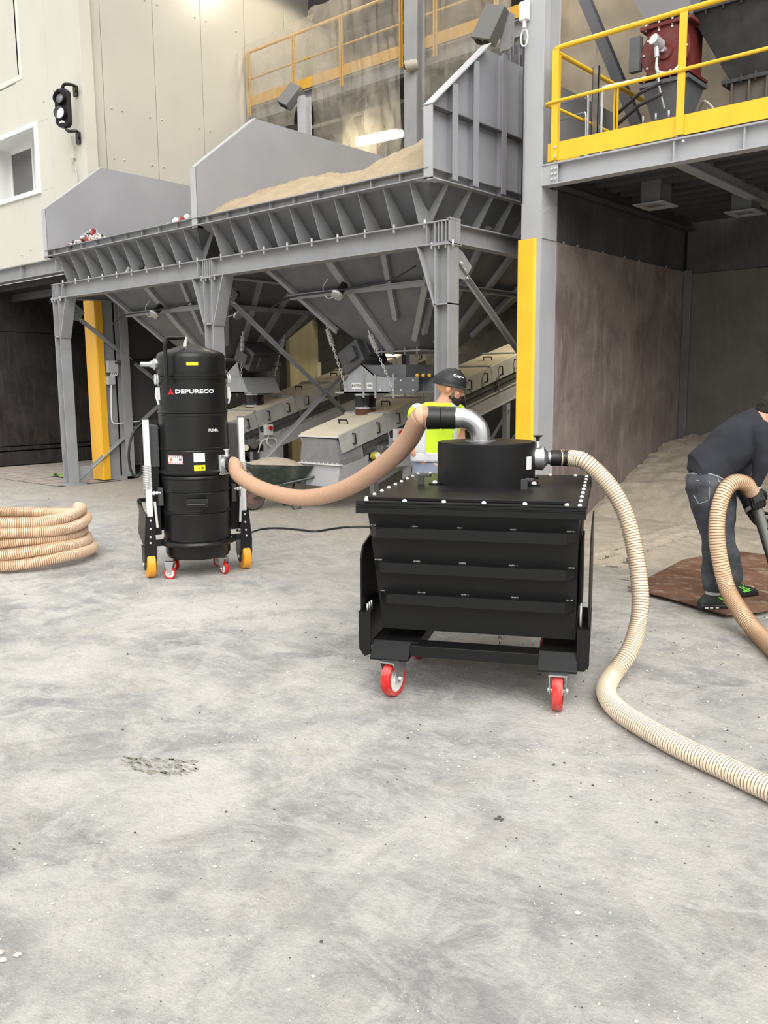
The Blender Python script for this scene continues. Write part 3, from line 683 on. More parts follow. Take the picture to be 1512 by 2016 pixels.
# rotary valve machine
rv = thing('rotary_valve', 'dark red bolted rotary valve between grey funnels on the platform', 'valve', (-4.15, 9.5, 3.82))
def rp(mb, name, m, **k): o = mb.build(name, m, rv, **k); T(o, rv); return o
def frus(mb, c, z0, a0, b0, z1, a1, b1):
    x, y = c
    A = [(x-a0, y-b0, z0), (x+a0, y-b0, z0), (x+a0, y+b0, z0), (x-a0, y+b0, z0), (x-a1, y-b1, z1), (x+a1, y-b1, z1), (x+a1, y+b1, z1), (x-a1, y+b1, z1)]
    return mb.add(A, [(0,3,2,1),(4,5,6,7),(0,1,5,4),(1,2,6,5),(2,3,7,6),(3,0,4,7)])
vc = (-4.13, 9.55)
b = MB(); frus(b, vc, 5.42, 0.22, 0.22, 6.9, 1.0, 0.9); rp(b, 'feed_funnel', mat('pale_funnel', (0.4, 0.4, 0.43), 0.45))
b = MB(); b.box((vc[0]-0.28, vc[1]-0.26, 5.34), (vc[0]+0.28, vc[1]+0.26, 5.38)); b.box((vc[0]-0.22, vc[1]-0.2, 4.86), (vc[0]+0.22, vc[1]+0.22, 5.4)); b.box((vc[0]-0.28, vc[1]-0.26, 4.82), (vc[0]+0.28, vc[1]+0.26, 4.85)); rp(b, 'valve_body', DRED, bevel=0.004)
b = MB(); b.lathe((vc[0], vc[1]-0.2, 5.09), (0, -1, 0), [(0, 0), (0.27, 0), (0.27, 0.03), (0.1, 0.035), (0.09, 0.06), (0, 0.06)], 40); rp(b, 'end_cover', DRED)
b = MB()
for k in range(10): a = 2*PI*k/10; b.cyl((vc[0]+0.235*math.cos(a), vc[1]-0.22, 5.09+0.235*math.sin(a)), (vc[0]+0.235*math.cos(a), vc[1]-0.245, 5.09+0.235*math.sin(a)), 0.013, 6)
for k in range(4):
    for z in (5.33, 4.81, 4.40): b.cyl((vc[0]-0.22+k*0.145, vc[1]-0.24, z), (vc[0]-0.22+k*0.145, vc[1]-0.24, z+0.075), 0.012, 6)
stuffp(rp(b, 'bolt', CHR))
b = MB(); b.cyl((vc[0], vc[1]-0.26, 5.09), (vc[0], vc[1]-0.31, 5.09), 0.03); b.cyl((vc[0]-0.02, vc[1]-0.3, 5.13), (vc[0]-0.05, vc[1]-0.42, 5.17), 0.055); b.cyl((vc[0]-0.04, vc[1]-0.36, 5.1), (vc[0]-0.03, vc[1]-0.36, 5.0), 0.025); rp(b, 'speed_sensor', ALU)
b = MB(); b.tube(catmull([(vc[0]-0.03, vc[1]-0.36, 5.0), (vc[0]-0.02, vc[1]-0.36, 4.86), (vc[0]+0.12, vc[1]-0.34, 4.82), (vc[0]+0.2, vc[1]-0.28, 4.9)]), 0.014, 6); b.tube(catmull([(vc[0]-0.02, vc[1]-0.36, 4.9), (vc[0], vc[1]-0.34, 4.7), (vc[0]+0.0, vc[1]-0.2, 4.52)]), 0.01, 6); rp(b, 'sensor_cable', WHT)
b = MB(); frus(b, vc, 4.37, 0.14, 0.14, 4.8, 0.26, 0.24); b.box((vc[0]-0.28, vc[1]-0.26, 4.76), (vc[0]+0.28, vc[1]+0.26, 4.8)); rp(b, 'lower_funnel', HOPG)
b = MB(); b.box((vc[0]-0.4, vc[1]-0.22, 4.31), (vc[0]+0.22, vc[1]+0.22, 4.36)); b.box((vc[0]-0.3, vc[1]-0.15, 3.83), (vc[0]+0.14, vc[1]+0.15, 4.31)); rp(b, 'slide_gate', HOPG)
b = MB(); b.cyl((vc[0]-0.34, vc[1]-0.3, 4.22), (vc[0]-0.5, vc[1]-0.3, 4.15), 0.06, 16); b.cyl((vc[0]-0.5, vc[1]-0.3, 4.15), (vc[0]-0.56, vc[1]-0.3, 4.12), 0.02, 8); rp(b, 'gate_cylinder', ALU)
# pipe bundle
pb = thing('conduit_bundle', 'upright galvanised conduits and pipes behind the yellow rail', 'conduit', (-4.55, 8.6, 3.82))
def qp(mb, name, m, **k): o = mb.build(name, m, pb, **k); T(o, pb); return o
b = MB(); b.box((-4.60, 8.62, 3.82), (-4.53, 8.63, 4.86)); b.box((-4.6, 8.62, 3.82), (-4.594, 8.66, 4.86)); b.box((-4.536, 8.62, 3.82), (-4.53, 8.66, 4.86)); qp(b, 'cable_channel', GALV)
for x, z in ((-4.66, 4.62), (-4.68, 4.45), (-4.5, 4.66)):
    b = MB(); d = 0.25 if x > -4.6 else -0.2
    b.tube(catmull([(x, 8.65, 3.82), (x, 8.65, z-0.1), (x+d*0.1, 8.66, z-0.02), (x+d*0.4, 8.7, z), (x+d*2.4, 8.9, z+0.05)], 6), 0.014, 8); qp(b, 'pipe', GALV)
for z in (4.5, 4.62, 4.25): b = MB(); b.tube([(-4.75, 9.5, z), (-4.35, 9.2, z+0.06), (-4.1, 9.2, z+0.12)], 0.02, 8); qp(b, 'pipe', DGR)
b = MB(); b.box((-4.52, 9.28, 4.95), (-4.4, 9.36, 5.3)); qp(b, 'junction_box', HOPG)
# second machine
sc = thing('screw_feeder', 'dark hopper with bolted flange and motor beside the red valve', 'machine', (-3.5, 9.9, 3.82))
def xp(mb, name, m, **k): o = mb.build(name, m, sc, **k); T(o, sc); return o
MG = mat('dark_machine_grey', (0.06, 0.06, 0.058), 0.6, var=0.3)  # dark grey of the second machine's bin, cone and flanges
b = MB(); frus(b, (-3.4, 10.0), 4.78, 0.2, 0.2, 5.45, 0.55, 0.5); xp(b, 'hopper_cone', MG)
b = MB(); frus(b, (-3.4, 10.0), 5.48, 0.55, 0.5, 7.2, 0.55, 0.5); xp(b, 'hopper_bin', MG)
b = MB(); b.box((-4.0, 9.45, 5.44), (-2.8, 10.5, 5.48))
for k in range(7): b.cyl((-3.95+k*0.18, 9.47, 5.4), (-3.95+k*0.18, 9.47, 5.52), 0.013, 6)
xp(b, 'flange', MG)
b = MB(); b.box((-3.68, 9.75, 4.75), (-3.12, 10.25, 4.79))
for k in range(4): b.cyl((-3.63+k*0.15, 9.76, 4.72), (-3.63+k*0.15, 9.76, 4.82), 0.013, 6)
xp(b, 'flange', MG)
b = MB(); b.box((-3.6, 9.8, 4.4), (-3.2, 10.2, 4.75)); 
for x in (-3.58, -3.4, -3.22): b.box((x, 9.76, 4.4), (x+0.02, 9.8, 4.75))
xp(b, 'inlet_box', mat('dusty_steel', (0.14, 0.12, 0.1), 0.7))
b = MB(); b.lathe((-3.8, 9.95, 4.42), (1, 0.0, 0.0), [(0, 0), (0.15, 0), (0.15, 1.0), (0, 1.0)], 20); xp(b, 'screw_trough', mat('dusty_steel', (0.14, 0.12, 0.1)))
b = MB(); b.lathe((-4.02, 9.85, 4.42), (1, 0, 0), [(0, 0), (0.08, 0), (0.09, 0.02), (0.09, 0.2), (0.05, 0.24), (0, 0.24)], 16); b.box((-3.98, 9.72, 4.4), (-3.86, 9.8, 4.52)); xp(b, 'motor', RUB)
b = MB(); b.tube(catmull([(-3.9, 9.72, 4.5), (-3.8, 9.6, 4.58), (-3.68, 9.6, 4.45), (-3.7, 9.62, 4.3), (-3.78, 9.62, 4.36), (-3.75, 9.6, 4.5)]), 0.012, 6); b.tube(catmull([(-3.15, 9.74, 4.78), (-3.02, 9.7, 4.8), (-2.95, 9.7, 4.65), (-2.97, 9.7, 4.45)]), 0.014, 6); xp(b, 'cable', mat('pale_cable', (0.5, 0.48, 0.42), 0.5))
# tarpaulins behind
def tarp(name, pts, mtl, amp, lab, cat='tarpaulin', seed=0, res=50):
    """pts: bottom-left, bottom-right, top-right, top-left"""
    A, B, Cc, D = [Vector(p) for p in pts]; nrm = (B-A).cross(D-A).normalized()
    def f(i, j):
        p = (A*(1-i)+B*i)*(1-j)+(D*(1-i)+Cc*i)*j
        w = noise.noise(Vector((i*5+seed, j*1.2, seed)))*1.0+abs(noise.noise(Vector((i*9+j*3+seed, j*2.0-i*2, 3))))*0.8+0.3*noise.noise(Vector((i*25, j*6, seed)))
        return p+nrm*amp*w
    b = MB(); b.grid(f, res, res); o = b.build(name, mtl); return tag(o, lab, cat)
tarp('tarpaulin', [(-7.1, 11.9, 3.9), (-2.0, 11.6, 3.9), (-2.0, 11.6, 9.8), (-7.1, 11.9, 9.8)], TARP, 0.22, 'dusty brown tarpaulin hanging behind the platform machines')
b = MB(); ibeam(b, P(1140, -30, Y=10.8), P(1262, 262, Y=10.8), 0.13, 0.13, (0, 1, 0)); o = b.build('diagonal_brace', HOPG); tag(o, 'dark diagonal steel brace in front of the brown tarpaulin', 'brace')
b = MB(); ibeam(b, (-4.72, 9.9, 3.82), (-3.9, 10.6, 4.75), 0.07, 0.07, (0, 1, 0)); o = b.build('platform_strut', GREY); tag(o, 'pale slanting strut low behind the yellow rail corner', 'strut')
# ================================================================ MEZZANINE
YM = 11.52
mz = thing('mezzanine', 'grey steel walkway beam with amber railing high behind the hoppers', 'walkway', (-11, YM, 6.8))
def mp_(mb, name, m, **k): o = mb.build(name, m, mz, **k); T(o, mz); return o
MY = mat('dusty_amber_paint', (0.72, 0.4, 0.05), 0.5, var=0.08)
b = MB(); ibeam(b, (-13.49, YM+0.08, 6.78), (-6.9, YM+0.08, 6.78), 0.24, 0.16); mp_(b, 'edge_beam', GREY)
b = MB(); b.box((-13.49, YM, 6.9), (-6.9, 13.1, 6.92)); mp_(b, 'deck_plate', DGR)
b = MB(); b.box((-13.45, YM-0.01, 6.92), (-6.9, YM, 7.1)); mp_(b, 'toe_board', MY)
b = MB(); b.tube([(-13.45, YM, 7.9), (-6.9, YM, 7.9)], 0.025); mp_(b, 'top_rail', MY)
b = MB(); b.tube([(-13.45, YM, 7.42), (-6.9, YM, 7.42)], 0.018); mp_(b, 'mid_rail', MY)
for x in (-13.4, -12.16, -10.95, -9.6, -8.9, -7.75): b = MB(); b.box((x-0.04, YM-0.03, 6.75), (x+0.04, YM-0.015, 7.9)); b.box((x, YM-0.03, 6.75), (x+0.01, YM+0.02, 7.9)); mp_(b, 'post', MY)
b = MB(); hcol(b, -9.35, -9.1, YM-0.25, YM-0.03, 3.2, 10.6, 'y'); o = tag(b.build('steel_column', GREY), 'grey steel column rising through the amber walkway railing', 'column')
b = MB(); hcol(b, -13.3, -13.1, 11.2, 11.4, 3.3, 6.3, 'y'); 
b2 = thing('floodlight_post', 'pale post with grey floodlight above the plate between the hoppers', 'lamp', (-11.9, 10.9, 3.3))
p1 = P(597, 190, Y=10.9)
b = MB(); hcol(b, p1.x-0.09, p1.x+0.09, 10.84, 11.0, 3.4, p1.z, 'y'); T(b.build('post', LGREY, b2), b2)
def floodbox(parent, c, M, s, name='lamp_housing'):
    b = MB(); b.box((-0.14*s, -0.08*s, -0.2*s), (0.14*s, 0.08*s, 0.2*s), 0, Matrix.Translation(c) @ M); o = b.build(name, mat('lamp_grey', (0.16, 0.16, 0.15), 0.5), parent, bevel=0.006)
    for k in (-1, 1):
        b = MB(); b.cyl((Matrix.Translation(c) @ M) @ Vector((k*0.06*s, 0, -0.2*s)), (Matrix.Translation(c) @ M) @ Vector((k*0.06*s, 0, -0.215*s)), 0.045*s, 14); q = b.build('lens', DARK, parent)
        if parent: T(q, parent)
    if parent: T(o, parent)
    return o
floodbox(b2, P(572, 190, Y=10.8), Matrix.Rotation(0.5, 4, 'Y') @ Matrix.Rotation(-0.5, 4, 'X'), 1.0)
b = MB(); b.tube([P(572, 195, Y=10.85), P(597, 198, Y=10.9)], 0.03); T(b.build('arm', RUB, b2), b2)
b3 = thing('wall_light', 'brown-grey box light hung high beside the tall pale column', 'lamp', P(970, 50, Y=10.2))
floodbox(b3, P(966, 50, Y=10.2), Matrix.Rotation(0.35, 4, 'Y') @ Matrix.Rotation(-0.3, 4, 'X'), 1.15)
b = MB(); pc_ = P(992, 60, Y=10.3); b.box((pc_.x-0.06, pc_.y, pc_.z-0.25), (pc_.x+0.1, pc_.y+0.1, pc_.z+0.2)); T(b.build('bracket', GREY, b3), b3)
# camera on the column
cm = thing('security_camera', 'small dusty round camera fixed to the upper grey column', 'camera', P(805, 135, Y=11.2))
b = MB(); c0 = P(797, 132, Y=11.15); b.lathe(c0, (0.6, 0.5, 0.15), [(0, 0), (0.07, 0), (0.085, 0.02), (0.085, 0.2), (0, 0.22)], 18); T(b.build('housing', mat('camera_beige', (0.4, 0.36, 0.3), 0.5), cm), cm)
b = MB(); b.lathe(c0, (-0.6, -0.5, -0.15), [(0, 0), (0.06, 0), (0.055, 0.012), (0, 0.02)], 16); T(b.build('lens', mat('dark_red_lens', (0.1, 0.01, 0.01), 0.2), cm), cm)
# dark wall behind the walkway with a tube lamp
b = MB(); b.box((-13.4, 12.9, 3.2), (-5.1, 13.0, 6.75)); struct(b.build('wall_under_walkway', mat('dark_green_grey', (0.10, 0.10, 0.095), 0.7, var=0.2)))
tl = thing('tube_lamp', 'glowing fluorescent tube lamp seen through the plastic sheet', 'lamp', (-10.6, 12.4, 5.9))
q0, q1 = P(705, 281, Y=11.75), P(790, 263, Y=11.75)
b = MB(); b.bar(q0+Vector((0, 0, 0.05)), q1+Vector((0, 0, 0.05)), 0.14, 0.05); T(b.build('lamp_body', WHT, tl), tl)
b = MB(); b.cyl(q0.lerp(q1, 0.2)+Vector((0, 0, 0.06)), Vector((q0.lerp(q1, 0.2).x, q0.y, 6.66)), 0.01, 6); T(b.build('hanger', GREY, tl), tl)
b = MB(); b.cyl(q0.lerp(q1, 0.8)+Vector((0, 0, 0.06)), Vector((q0.lerp(q1, 0.8).x, q0.y, 6.66)), 0.01, 6); T(b.build('hanger', GREY, tl), tl)
b = MB(); b.tube([q0, q1], 0.065, 10); T(b.build('tube', mat('lit_tube', (1, 1, 1), 0.5, emit=(1, 0.88, 0.62), estr=22), tl), tl)
al = bpy.data.lights.new('tube_light', 'AREA'); al.shape = 'RECTANGLE'; al.size = 0.75; al.size_y = 0.12; al.energy = 70; al.color = (1, 0.86, 0.6)
ao = bpy.data.objects.new('tube_light', al); COL.objects.link(ao); ao.location = (q0+q1)/2+Vector((0, -0.08, 0)); ao.rotation_euler = (math.radians(85), 0, 0)
# ceiling lamps over the recess
def hall_lamp(x, y, z, e, lab, zc=10.6):
    t = thing('hall_lamp', lab, 'lamp', (x, y, z))
    MB().cyl((0, 0, 0.1), (0, 0, zc-z), 0.012, 8).build('hanging_rod', GREY, t)
    MB().lathe((0, 0, 0), (0, 0, -1), [(0, -0.12), (0.06, -0.12), (0.2, 0.05), (0.21, 0.08), (0, 0.08)], 20).build('shade', GREY, t)
    MB().lathe((0, 0, -0.085), (0, 0, -1), [(0, 0), (0.17, 0), (0, 0.02)], 20).build('bulb', mat('lit_bulb', (1, 1, 1), 0.5, emit=(1, 0.9, 0.7), estr=8), t)
    l = bpy.data.lights.new('hall_light', 'SPOT'); l.energy = e; l.color = (1, 0.87, 0.64); l.spot_size = math.radians(150); l.shadow_soft_size = 0.2
    q = bpy.data.objects.new('hall_light', l); COL.objects.link(q); q.location = (x, y, z-0.15)
hall_lamp(-11.6, 12.0, 9.9, 240, 'warm round hall lamp above the left hopper')
hall_lamp(-7.3, 11.6, 9.6, 260, 'warm round hall lamp above the right hopper')
hall_lamp(-10.9, 12.6, 3.1, 90, 'warm lamp under the walkway lighting the olive wall', 6.9)
hall_lamp(-6.6, 12.3, 3.5, 130, 'warm lamp under the walkway over the third conveyor', 6.9)
# duct / crane beam at the top
b = MB(); k0 = P(622, 10, Y=12.2); b.box((k0.x, 12.0, 8.3), (-8.5, 12.8, 8.75)); tag(b.build('crane_beam', DARK), 'black box beam at the top edge above the walkway', 'beam')
# plastic sheet
def plastic_mat():
    m = bpy.data.materials.new('dusty_clear_sheet'); m.use_nodes = True; n, l = nodes(m); b = n['Principled BSDF']; out = n['Material Output']
    b.inputs['Base Color'].default_value = (0.62, 0.58, 0.5, 1); b.inputs['Roughness'].default_value = 0.25
    tr = n.new('ShaderNodeBsdfTransparent'); tl_ = n.new('ShaderNodeBsdfTranslucent'); tl_.inputs[0].default_value = (0.75, 0.7, 0.6, 1)
    m1 = n.new('ShaderNodeMixShader'); m1.inputs[0].default_value = 0.5; l.new(b.outputs[0], m1.inputs[1]); l.new(tl_.outputs[0], m1.inputs[2])
    m2 = n.new('ShaderNodeMixShader'); t = n.new('ShaderNodeTexCoord'); no = n.new('ShaderNodeTexNoise'); no.inputs['Scale'].default_value = 1.6; no.inputs['Detail'].default_value = 6; no.inputs['Distortion'].default_value = 1.2
    l.new(t.outputs['Object'], no.inputs[0]); mr = n.new('ShaderNodeMapRange'); mr.inputs[1].default_value = 0.35; mr.inputs[2].default_value = 0.7; mr.inputs[3].default_value = 0.3; mr.inputs[4].default_value = 0.62
    l.new(no.outputs[0], mr.inputs[0]); l.new(mr.outputs[0], m2.inputs[0]); l.new(tr.outputs[0], m2.inputs[1]); l.new(m1.outputs[0], m2.inputs[2]); l.new(m2.outputs[0], out.inputs[0])
    return m
PLS = plastic_mat()
tarp('plastic_sheet', [(-13.3, 11.38, 6.35), (-12.05, 11.38, 6.3), (-11.5, 11.38, 8.05), (-13.42, 11.38, 7.95)], PLS, 0.07, 'clear sheet tied over the left end of the walkway railing', 'plastic sheet', 1, 30)
tarp('plastic_sheet', [(-11.45, 11.36, 4.9), (-9.45, 11.3, 4.9), (-9.5, 11.36, 8.2), (-11.6, 11.36, 8.1)], PLS, 0.1, 'wide milky sheet hanging in front of the glowing lamp', 'plastic sheet', 4, 50)
tarp('plastic_sheet', [(-8.95, 11.3, 4.9), (-7.3, 11.2, 4.9), (-7.3, 11.2, 9.6), (-8.95, 11.3, 9.6)], PLS, 0.12, 'dusty clear sheet hanging right of the upper grey column', 'plastic sheet', 8, 40)
tarp('plastic_sheet', [P(992, 405, Y=9.7), P(1040, 418, Y=9.9), P(1040, 60, Y=9.9), P(980, 118, Y=9.7)], mat('grey_film', (0.2, 0.2, 0.21), 0.35, var=0.3), 0.12, 'dark grey folded sheet behind the ribbed hopper plate', 'plastic sheet', 12, 30)
# pull switch on the tall column
ps = thing('pull_switch', 'white box with hanging ring high on the pale column', 'switch', P(1033, 22, Y=7.96))
a0 = P(1033, 22, Y=7.94)
b = MB(); b.box(a0-Vector((0.05, 0.03, 0.09)), a0+Vector((0.05, 0.03, 0.09))); T(b.build('box', WHT, ps, bevel=0.01), ps)
b = MB(); b.cyl(a0-Vector((0, 0, 0.09)), a0-Vector((0, 0, 0.16)), 0.02); cc = a0-Vector((0, 0, 0.25)); b.tube([cc+Vector((0.04*math.cos(k*PI/8), 0, 0.08*math.sin(k*PI/8))) for k in range(17)], 0.008, 6, caps=False); T(b.build('ring', WHT, ps), ps)
b = MB(); b.tube([P(1032, 80, Y=7.955), P(1027, 400, Y=7.955)], 0.008, 6); T(b.build('cable', RUB, ps), ps)
# signal light
sg = thing('signal_light', 'black two-lamp traffic signal on a bracket by the cladding corner', 'signal light', P(128, 215, Y=7.8))
sc_ = P(124, 213, Y=7.72)
Ms = Matrix.Translation(sc_) @ Matrix.Rotation(0.45, 4, 'Z')
b = MB(); b.prism([Ms @ Vector((x, -0.05, z)) for x, z in ((-0.12, -0.24), (-0.06, -0.3), (0.08, -0.3), (0.13, -0.24), (0.13, 0.24), (0.08, 0.29), (-0.06, 0.29), (-0.12, 0.24))], (Ms.to_3x3() @ Vector((0, 0.1, 0)))); T(b.build('housing', BLKM, sg, bevel=0.01), sg)
for z, e in ((0.13, 0.0), (-0.1, 1.3)):
    b = MB(); b.lathe(Ms @ Vector((0, -0.05, z)), Ms.to_3x3() @ Vector((0, -1, 0.05)), [(0.085, 0), (0.1, 0), (0.1, 0.07), (0.09, 0.07), (0.085, 0.0)], 24); T(b.build('visor', BLKM, sg), sg)
    b = MB(); b.lathe(Ms @ Vector((0, -0.05, z)), Ms.to_3x3() @ Vector((0, -1, 0)), [(0.086, 0), (0.06, 0.02), (0, 0.03)], 24)
    T(b.build('lamp', mat('signal_lit', (0.9, 0.9, 0.88), 0.3, emit=(1, 1, 0.96), estr=1.3) if e else mat('signal_grey', (0.25, 0.25, 0.27), 0.2), sg), sg)
b = MB(); b.box(Ms @ Vector((-0.05, -0.056, -0.245)), Ms @ Vector((0.05, -0.05, -0.215))); T(b.build('plate_label', WHT, sg), sg)
b = MB(); b.tube(catmull([Ms @ Vector((0, 0, 0.29)), Ms @ Vector((0.06, 0, 0.36)), Ms @ Vector((0.2, 0.05, 0.34)), (-13.62, 7.98, sc_.z+0.32)]), 0.025, 8)
b.box((-13.68, 7.96, sc_.z+0.25), (-13.56, 8.0, sc_.z+0.4)); T(b.build('bracket', BLKM, sg), sg)
b = MB(); b.tube(catmull([Ms @ Vector((0.02, 0, -0.3)), Ms @ Vector((0.08, 0, -0.36)), Ms @ Vector((0.2, 0.05, -0.36)), (-13.6, 7.98, sc_.z-0.42)]), 0.025, 8); b.box((-13.68, 7.96, sc_.z-0.5), (-13.56, 8.0, sc_.z-0.32)); T(b.build('bracket', BLKM, sg), sg)
b = MB(); b.box((-13.86, 7.95, sc_.z-0.7), (-13.76, 8.0, sc_.z-0.5)); T(b.build('junction_box', CREAM, sg), sg)
b = MB(); b.tube(catmull([(-13.81, 7.97, sc_.z-0.35), (-13.8, 7.96, sc_.z-0.72), (-13.84, 7.95, sc_.z-0.82), (-13.74, 7.97, sc_.z-0.9), (-13.72, 7.975, sc_.z-1.2), (-13.72, 7.975, 4.0)], 6), 0.012, 6); T(b.build('cable', mat('cream_cable', (0.5, 0.48, 0.42), 0.5), sg), sg)
# ================================================================ CONVEYORS
TAN = 0.263; ANG = math.atan(TAN)
BOARD = mat('cream_cover_board', (0.68, 0.61, 0.46), 0.7, var=0.1, vscale=2, dust=(0.45, 0.4, 0.3), dustamt=0.4)
CSID = mat('conveyor_side_grey', (0.45, 0.45, 0.43), 0.5, var=0.08, dust=DIRT, dustamt=0.4)
CDRK = mat('conveyor_dark_steel', (0.09, 0.09, 0.09), 0.4, var=0.2)  # dark band below the side panels
def conveyor(xc, y0, lab):
    c = thing('conveyor', lab, 'conveyor', (xc, y0, 0))
    w = 0.36; L = 5.2
    def cpart(mb, name, m, **k): return mb.build(name, m, c, **k)
    def zt(y): return 0.98+TAN*y          # top height at local y
    MX = Matrix.Translation((0, 0, 0.98)) @ Matrix.Rotation(ANG, 4, 'X')   # local: x, along, up
    def sb(name, a, b_, m, **k): b = MB(); b.box(a, b_, 0, MX); return cpart(b, name, m, **k)
    s0 = 0.42
    # head box
    b = MB(); b.prism([(-w+0.04, 0, 0.93), (w-0.06, 0, 0.93), (w, 0, 0.66), (w, 0, 0.6), (-w, 0, 0.6), (-w, 0, 0.66)], (0, 0.45, 0.06)); cpart(b, 'head_box', mat('head_grey', (0.2, 0.2, 0.2), 0.4, var=0.15))
    b = MB(); b.prism([(-w, 0.01, 0.59), (w, 0.01, 0.59), (w-0.06, 0.01, 0.31), (-w+0.08, 0.01, 0.31)], (0, 0.6, 0.1)); cpart(b, 'discharge_box', LGREY)
    b = MB(); b.box((-w-0.01, -0.02, 0.945), (w-0.02, 0.02, 0.965)); cpart(b, 'top_lip', mat('bright_flange', (0.65, 0.65, 0.64), 0.4))
    b = MB(); b.box((-w-0.03, -0.025, 0.595), (w+0.03, 0.03, 0.612))
    for k in range(9): b.cyl((-w+0.04+k*0.08, -0.01, 0.61), (-w+0.04+k*0.08, -0.01, 0.625), 0.009, 6)
    cpart(b, 'flange', mat('bright_flange', (0.65, 0.65, 0.64), 0.4))
    # covers with handles
    n_ = 6
    for k in range(n_):
        a = 0.0 if k == 0 else 0.05+k*0.86; e = 0.05+(k+1)*0.86-0.01
        cv = sb('cover_board', (-w+0.02, a, -0.02), (w-0.02, e, 0.012), BOARD)
        mid = (a+e)/2
        def hnd(mb, A, B, out):
            A, B, out = Vector(A), Vector(B), Vector(out)
            mb.tube([MX @ p for p in (A, A+out, B+out, B)], 0.011, 8, sm=False)
        b = MB(); hnd(b, (-0.05, mid, 0.012), (0.1, mid, 0.012), (0, 0, 0.05)); b.build('handle', RUB, cv)
        sp = sb('side_panel', (w-0.02, a, -0.24), (w, e, 0.0), CSID)
        for hy in (a+0.22, e-0.2):
            b = MB(); hnd(b, (w, hy, -0.18), (w, hy+0.02, -0.05), (0.05, 0, 0)); b.build('handle', RUB, sp)
        sb('side_panel', (-w, a, -0.24), (-w+0.02, e, 0.0), CSID)
    for k in range(1, n_): sb('cover_lip', (-w, 0.05+k*0.86-0.03, 0.012), (w, 0.05+k*0.86+0.03, 0.03), CSID)
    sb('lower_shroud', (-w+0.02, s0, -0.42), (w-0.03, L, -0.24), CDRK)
    sb('side_lip', (w-0.03, s0, -0.33), (w-0.01, L, -0.32), DGR); sb('side_lip', (w-0.03, s0, -0.43), (w+0.0, L, -0.415), CSID)
    sb('channel_beam', (w-0.05, s0+0.5, -0.64), (w-0.02, L, -0.44), LGREY); sb('channel_beam', (-w+0.02, s0+0.5, -0.64), (-w+0.05, L, -0.44), LGREY)
    sb('channel_flange', (w-0.08, s0+0.5, -0.65), (w+0.01, L, -0.635), LGREY)
    for k in range(5): sb('tie_rod', (w-0.01, 0.9+k*0.9, -0.44), (w+0.01, 0.92+k*0.9, -0.2), GALV)
    for yy_ in (1.4, 3.9):
        for s in (-1, 1):
            z = zt(yy_)-0.66; b = MB(); b.box((s*(w-0.05)-0.04, yy_-0.05, 0), (s*(w-0.05)+0.04, yy_+0.05, z)); cpart(b, 'leg', LGREY)
        b = MB(); b.bar((-w, yy_, 0.15), (w, yy_, zt(yy_)-0.8), 0.05, 0.012, (0, 1, 0)); cpart(b, 'cross_brace', LGREY)
    b = MB(); b.cyl((-w-0.05, 0.75, 0.78), (w+0.1, 0.75, 0.78), 0.05); b.cyl((w+0.02, 0.75, 0.74), (w+0.12, 0.75, 0.74), 0.07); cpart(b, 'drive_roller', GALV)
    b = MB(); b.box((w, 0.55, 0.62), (w+0.03, 1.0, 0.72)); cpart(b, 'bearing_slot', RUB)
    b = MB(); b.box((w, 0.95, 0.5), (w+0.02, 1.35, 0.9)); cpart(b, 'mount_plate', LGREY)
    b = MB(); b.box((w+0.02, 1.02, 0.86), (w+0.09, 1.16, 1.02)); cpart(b, 'switch_box', WHT, bevel=0.004)
    b = MB(); b.cyl((w+0.09, 1.09, 0.97), (w+0.13, 1.09, 0.97), 0.03, 12); cpart(b, 'stop_button', RED)
    b = MB(); b.cyl((w+0.02, 0.6, 0.68), (w+0.16, 0.55, 0.7), 0.045, 16); cpart(b, 'gauge', mat('gauge_yellow', (0.75, 0.6, 0.05), 0.4)); b = MB(); b.cyl((w+0.16, 0.55, 0.7), (w+0.165, 0.548, 0.7), 0.038, 16); cpart(b, 'gauge_face', WHT)
    b = MB(); b.tube(catmull([(w+0.06, 1.09, 0.86), (w+0.1, 1.02, 0.74), (w+0.1, 1.18, 0.66), (w+0.08, 1.2, 0.8), (w+0.07, 0.95, 0.78), (w+0.08, 0.85, 0.6)]), 0.009, 6); cpart(b, 'cable', WHT)
    return c
conveyor(-7.94, 7.82, 'near covered belt conveyor rising behind the black skip')
conveyor(-10.5, 7.75, 'far covered belt conveyor rising beside the wheelbarrow')
cc_ = conveyor(-5.9, 9.9, 'third dark conveyor rising behind the right hopper')
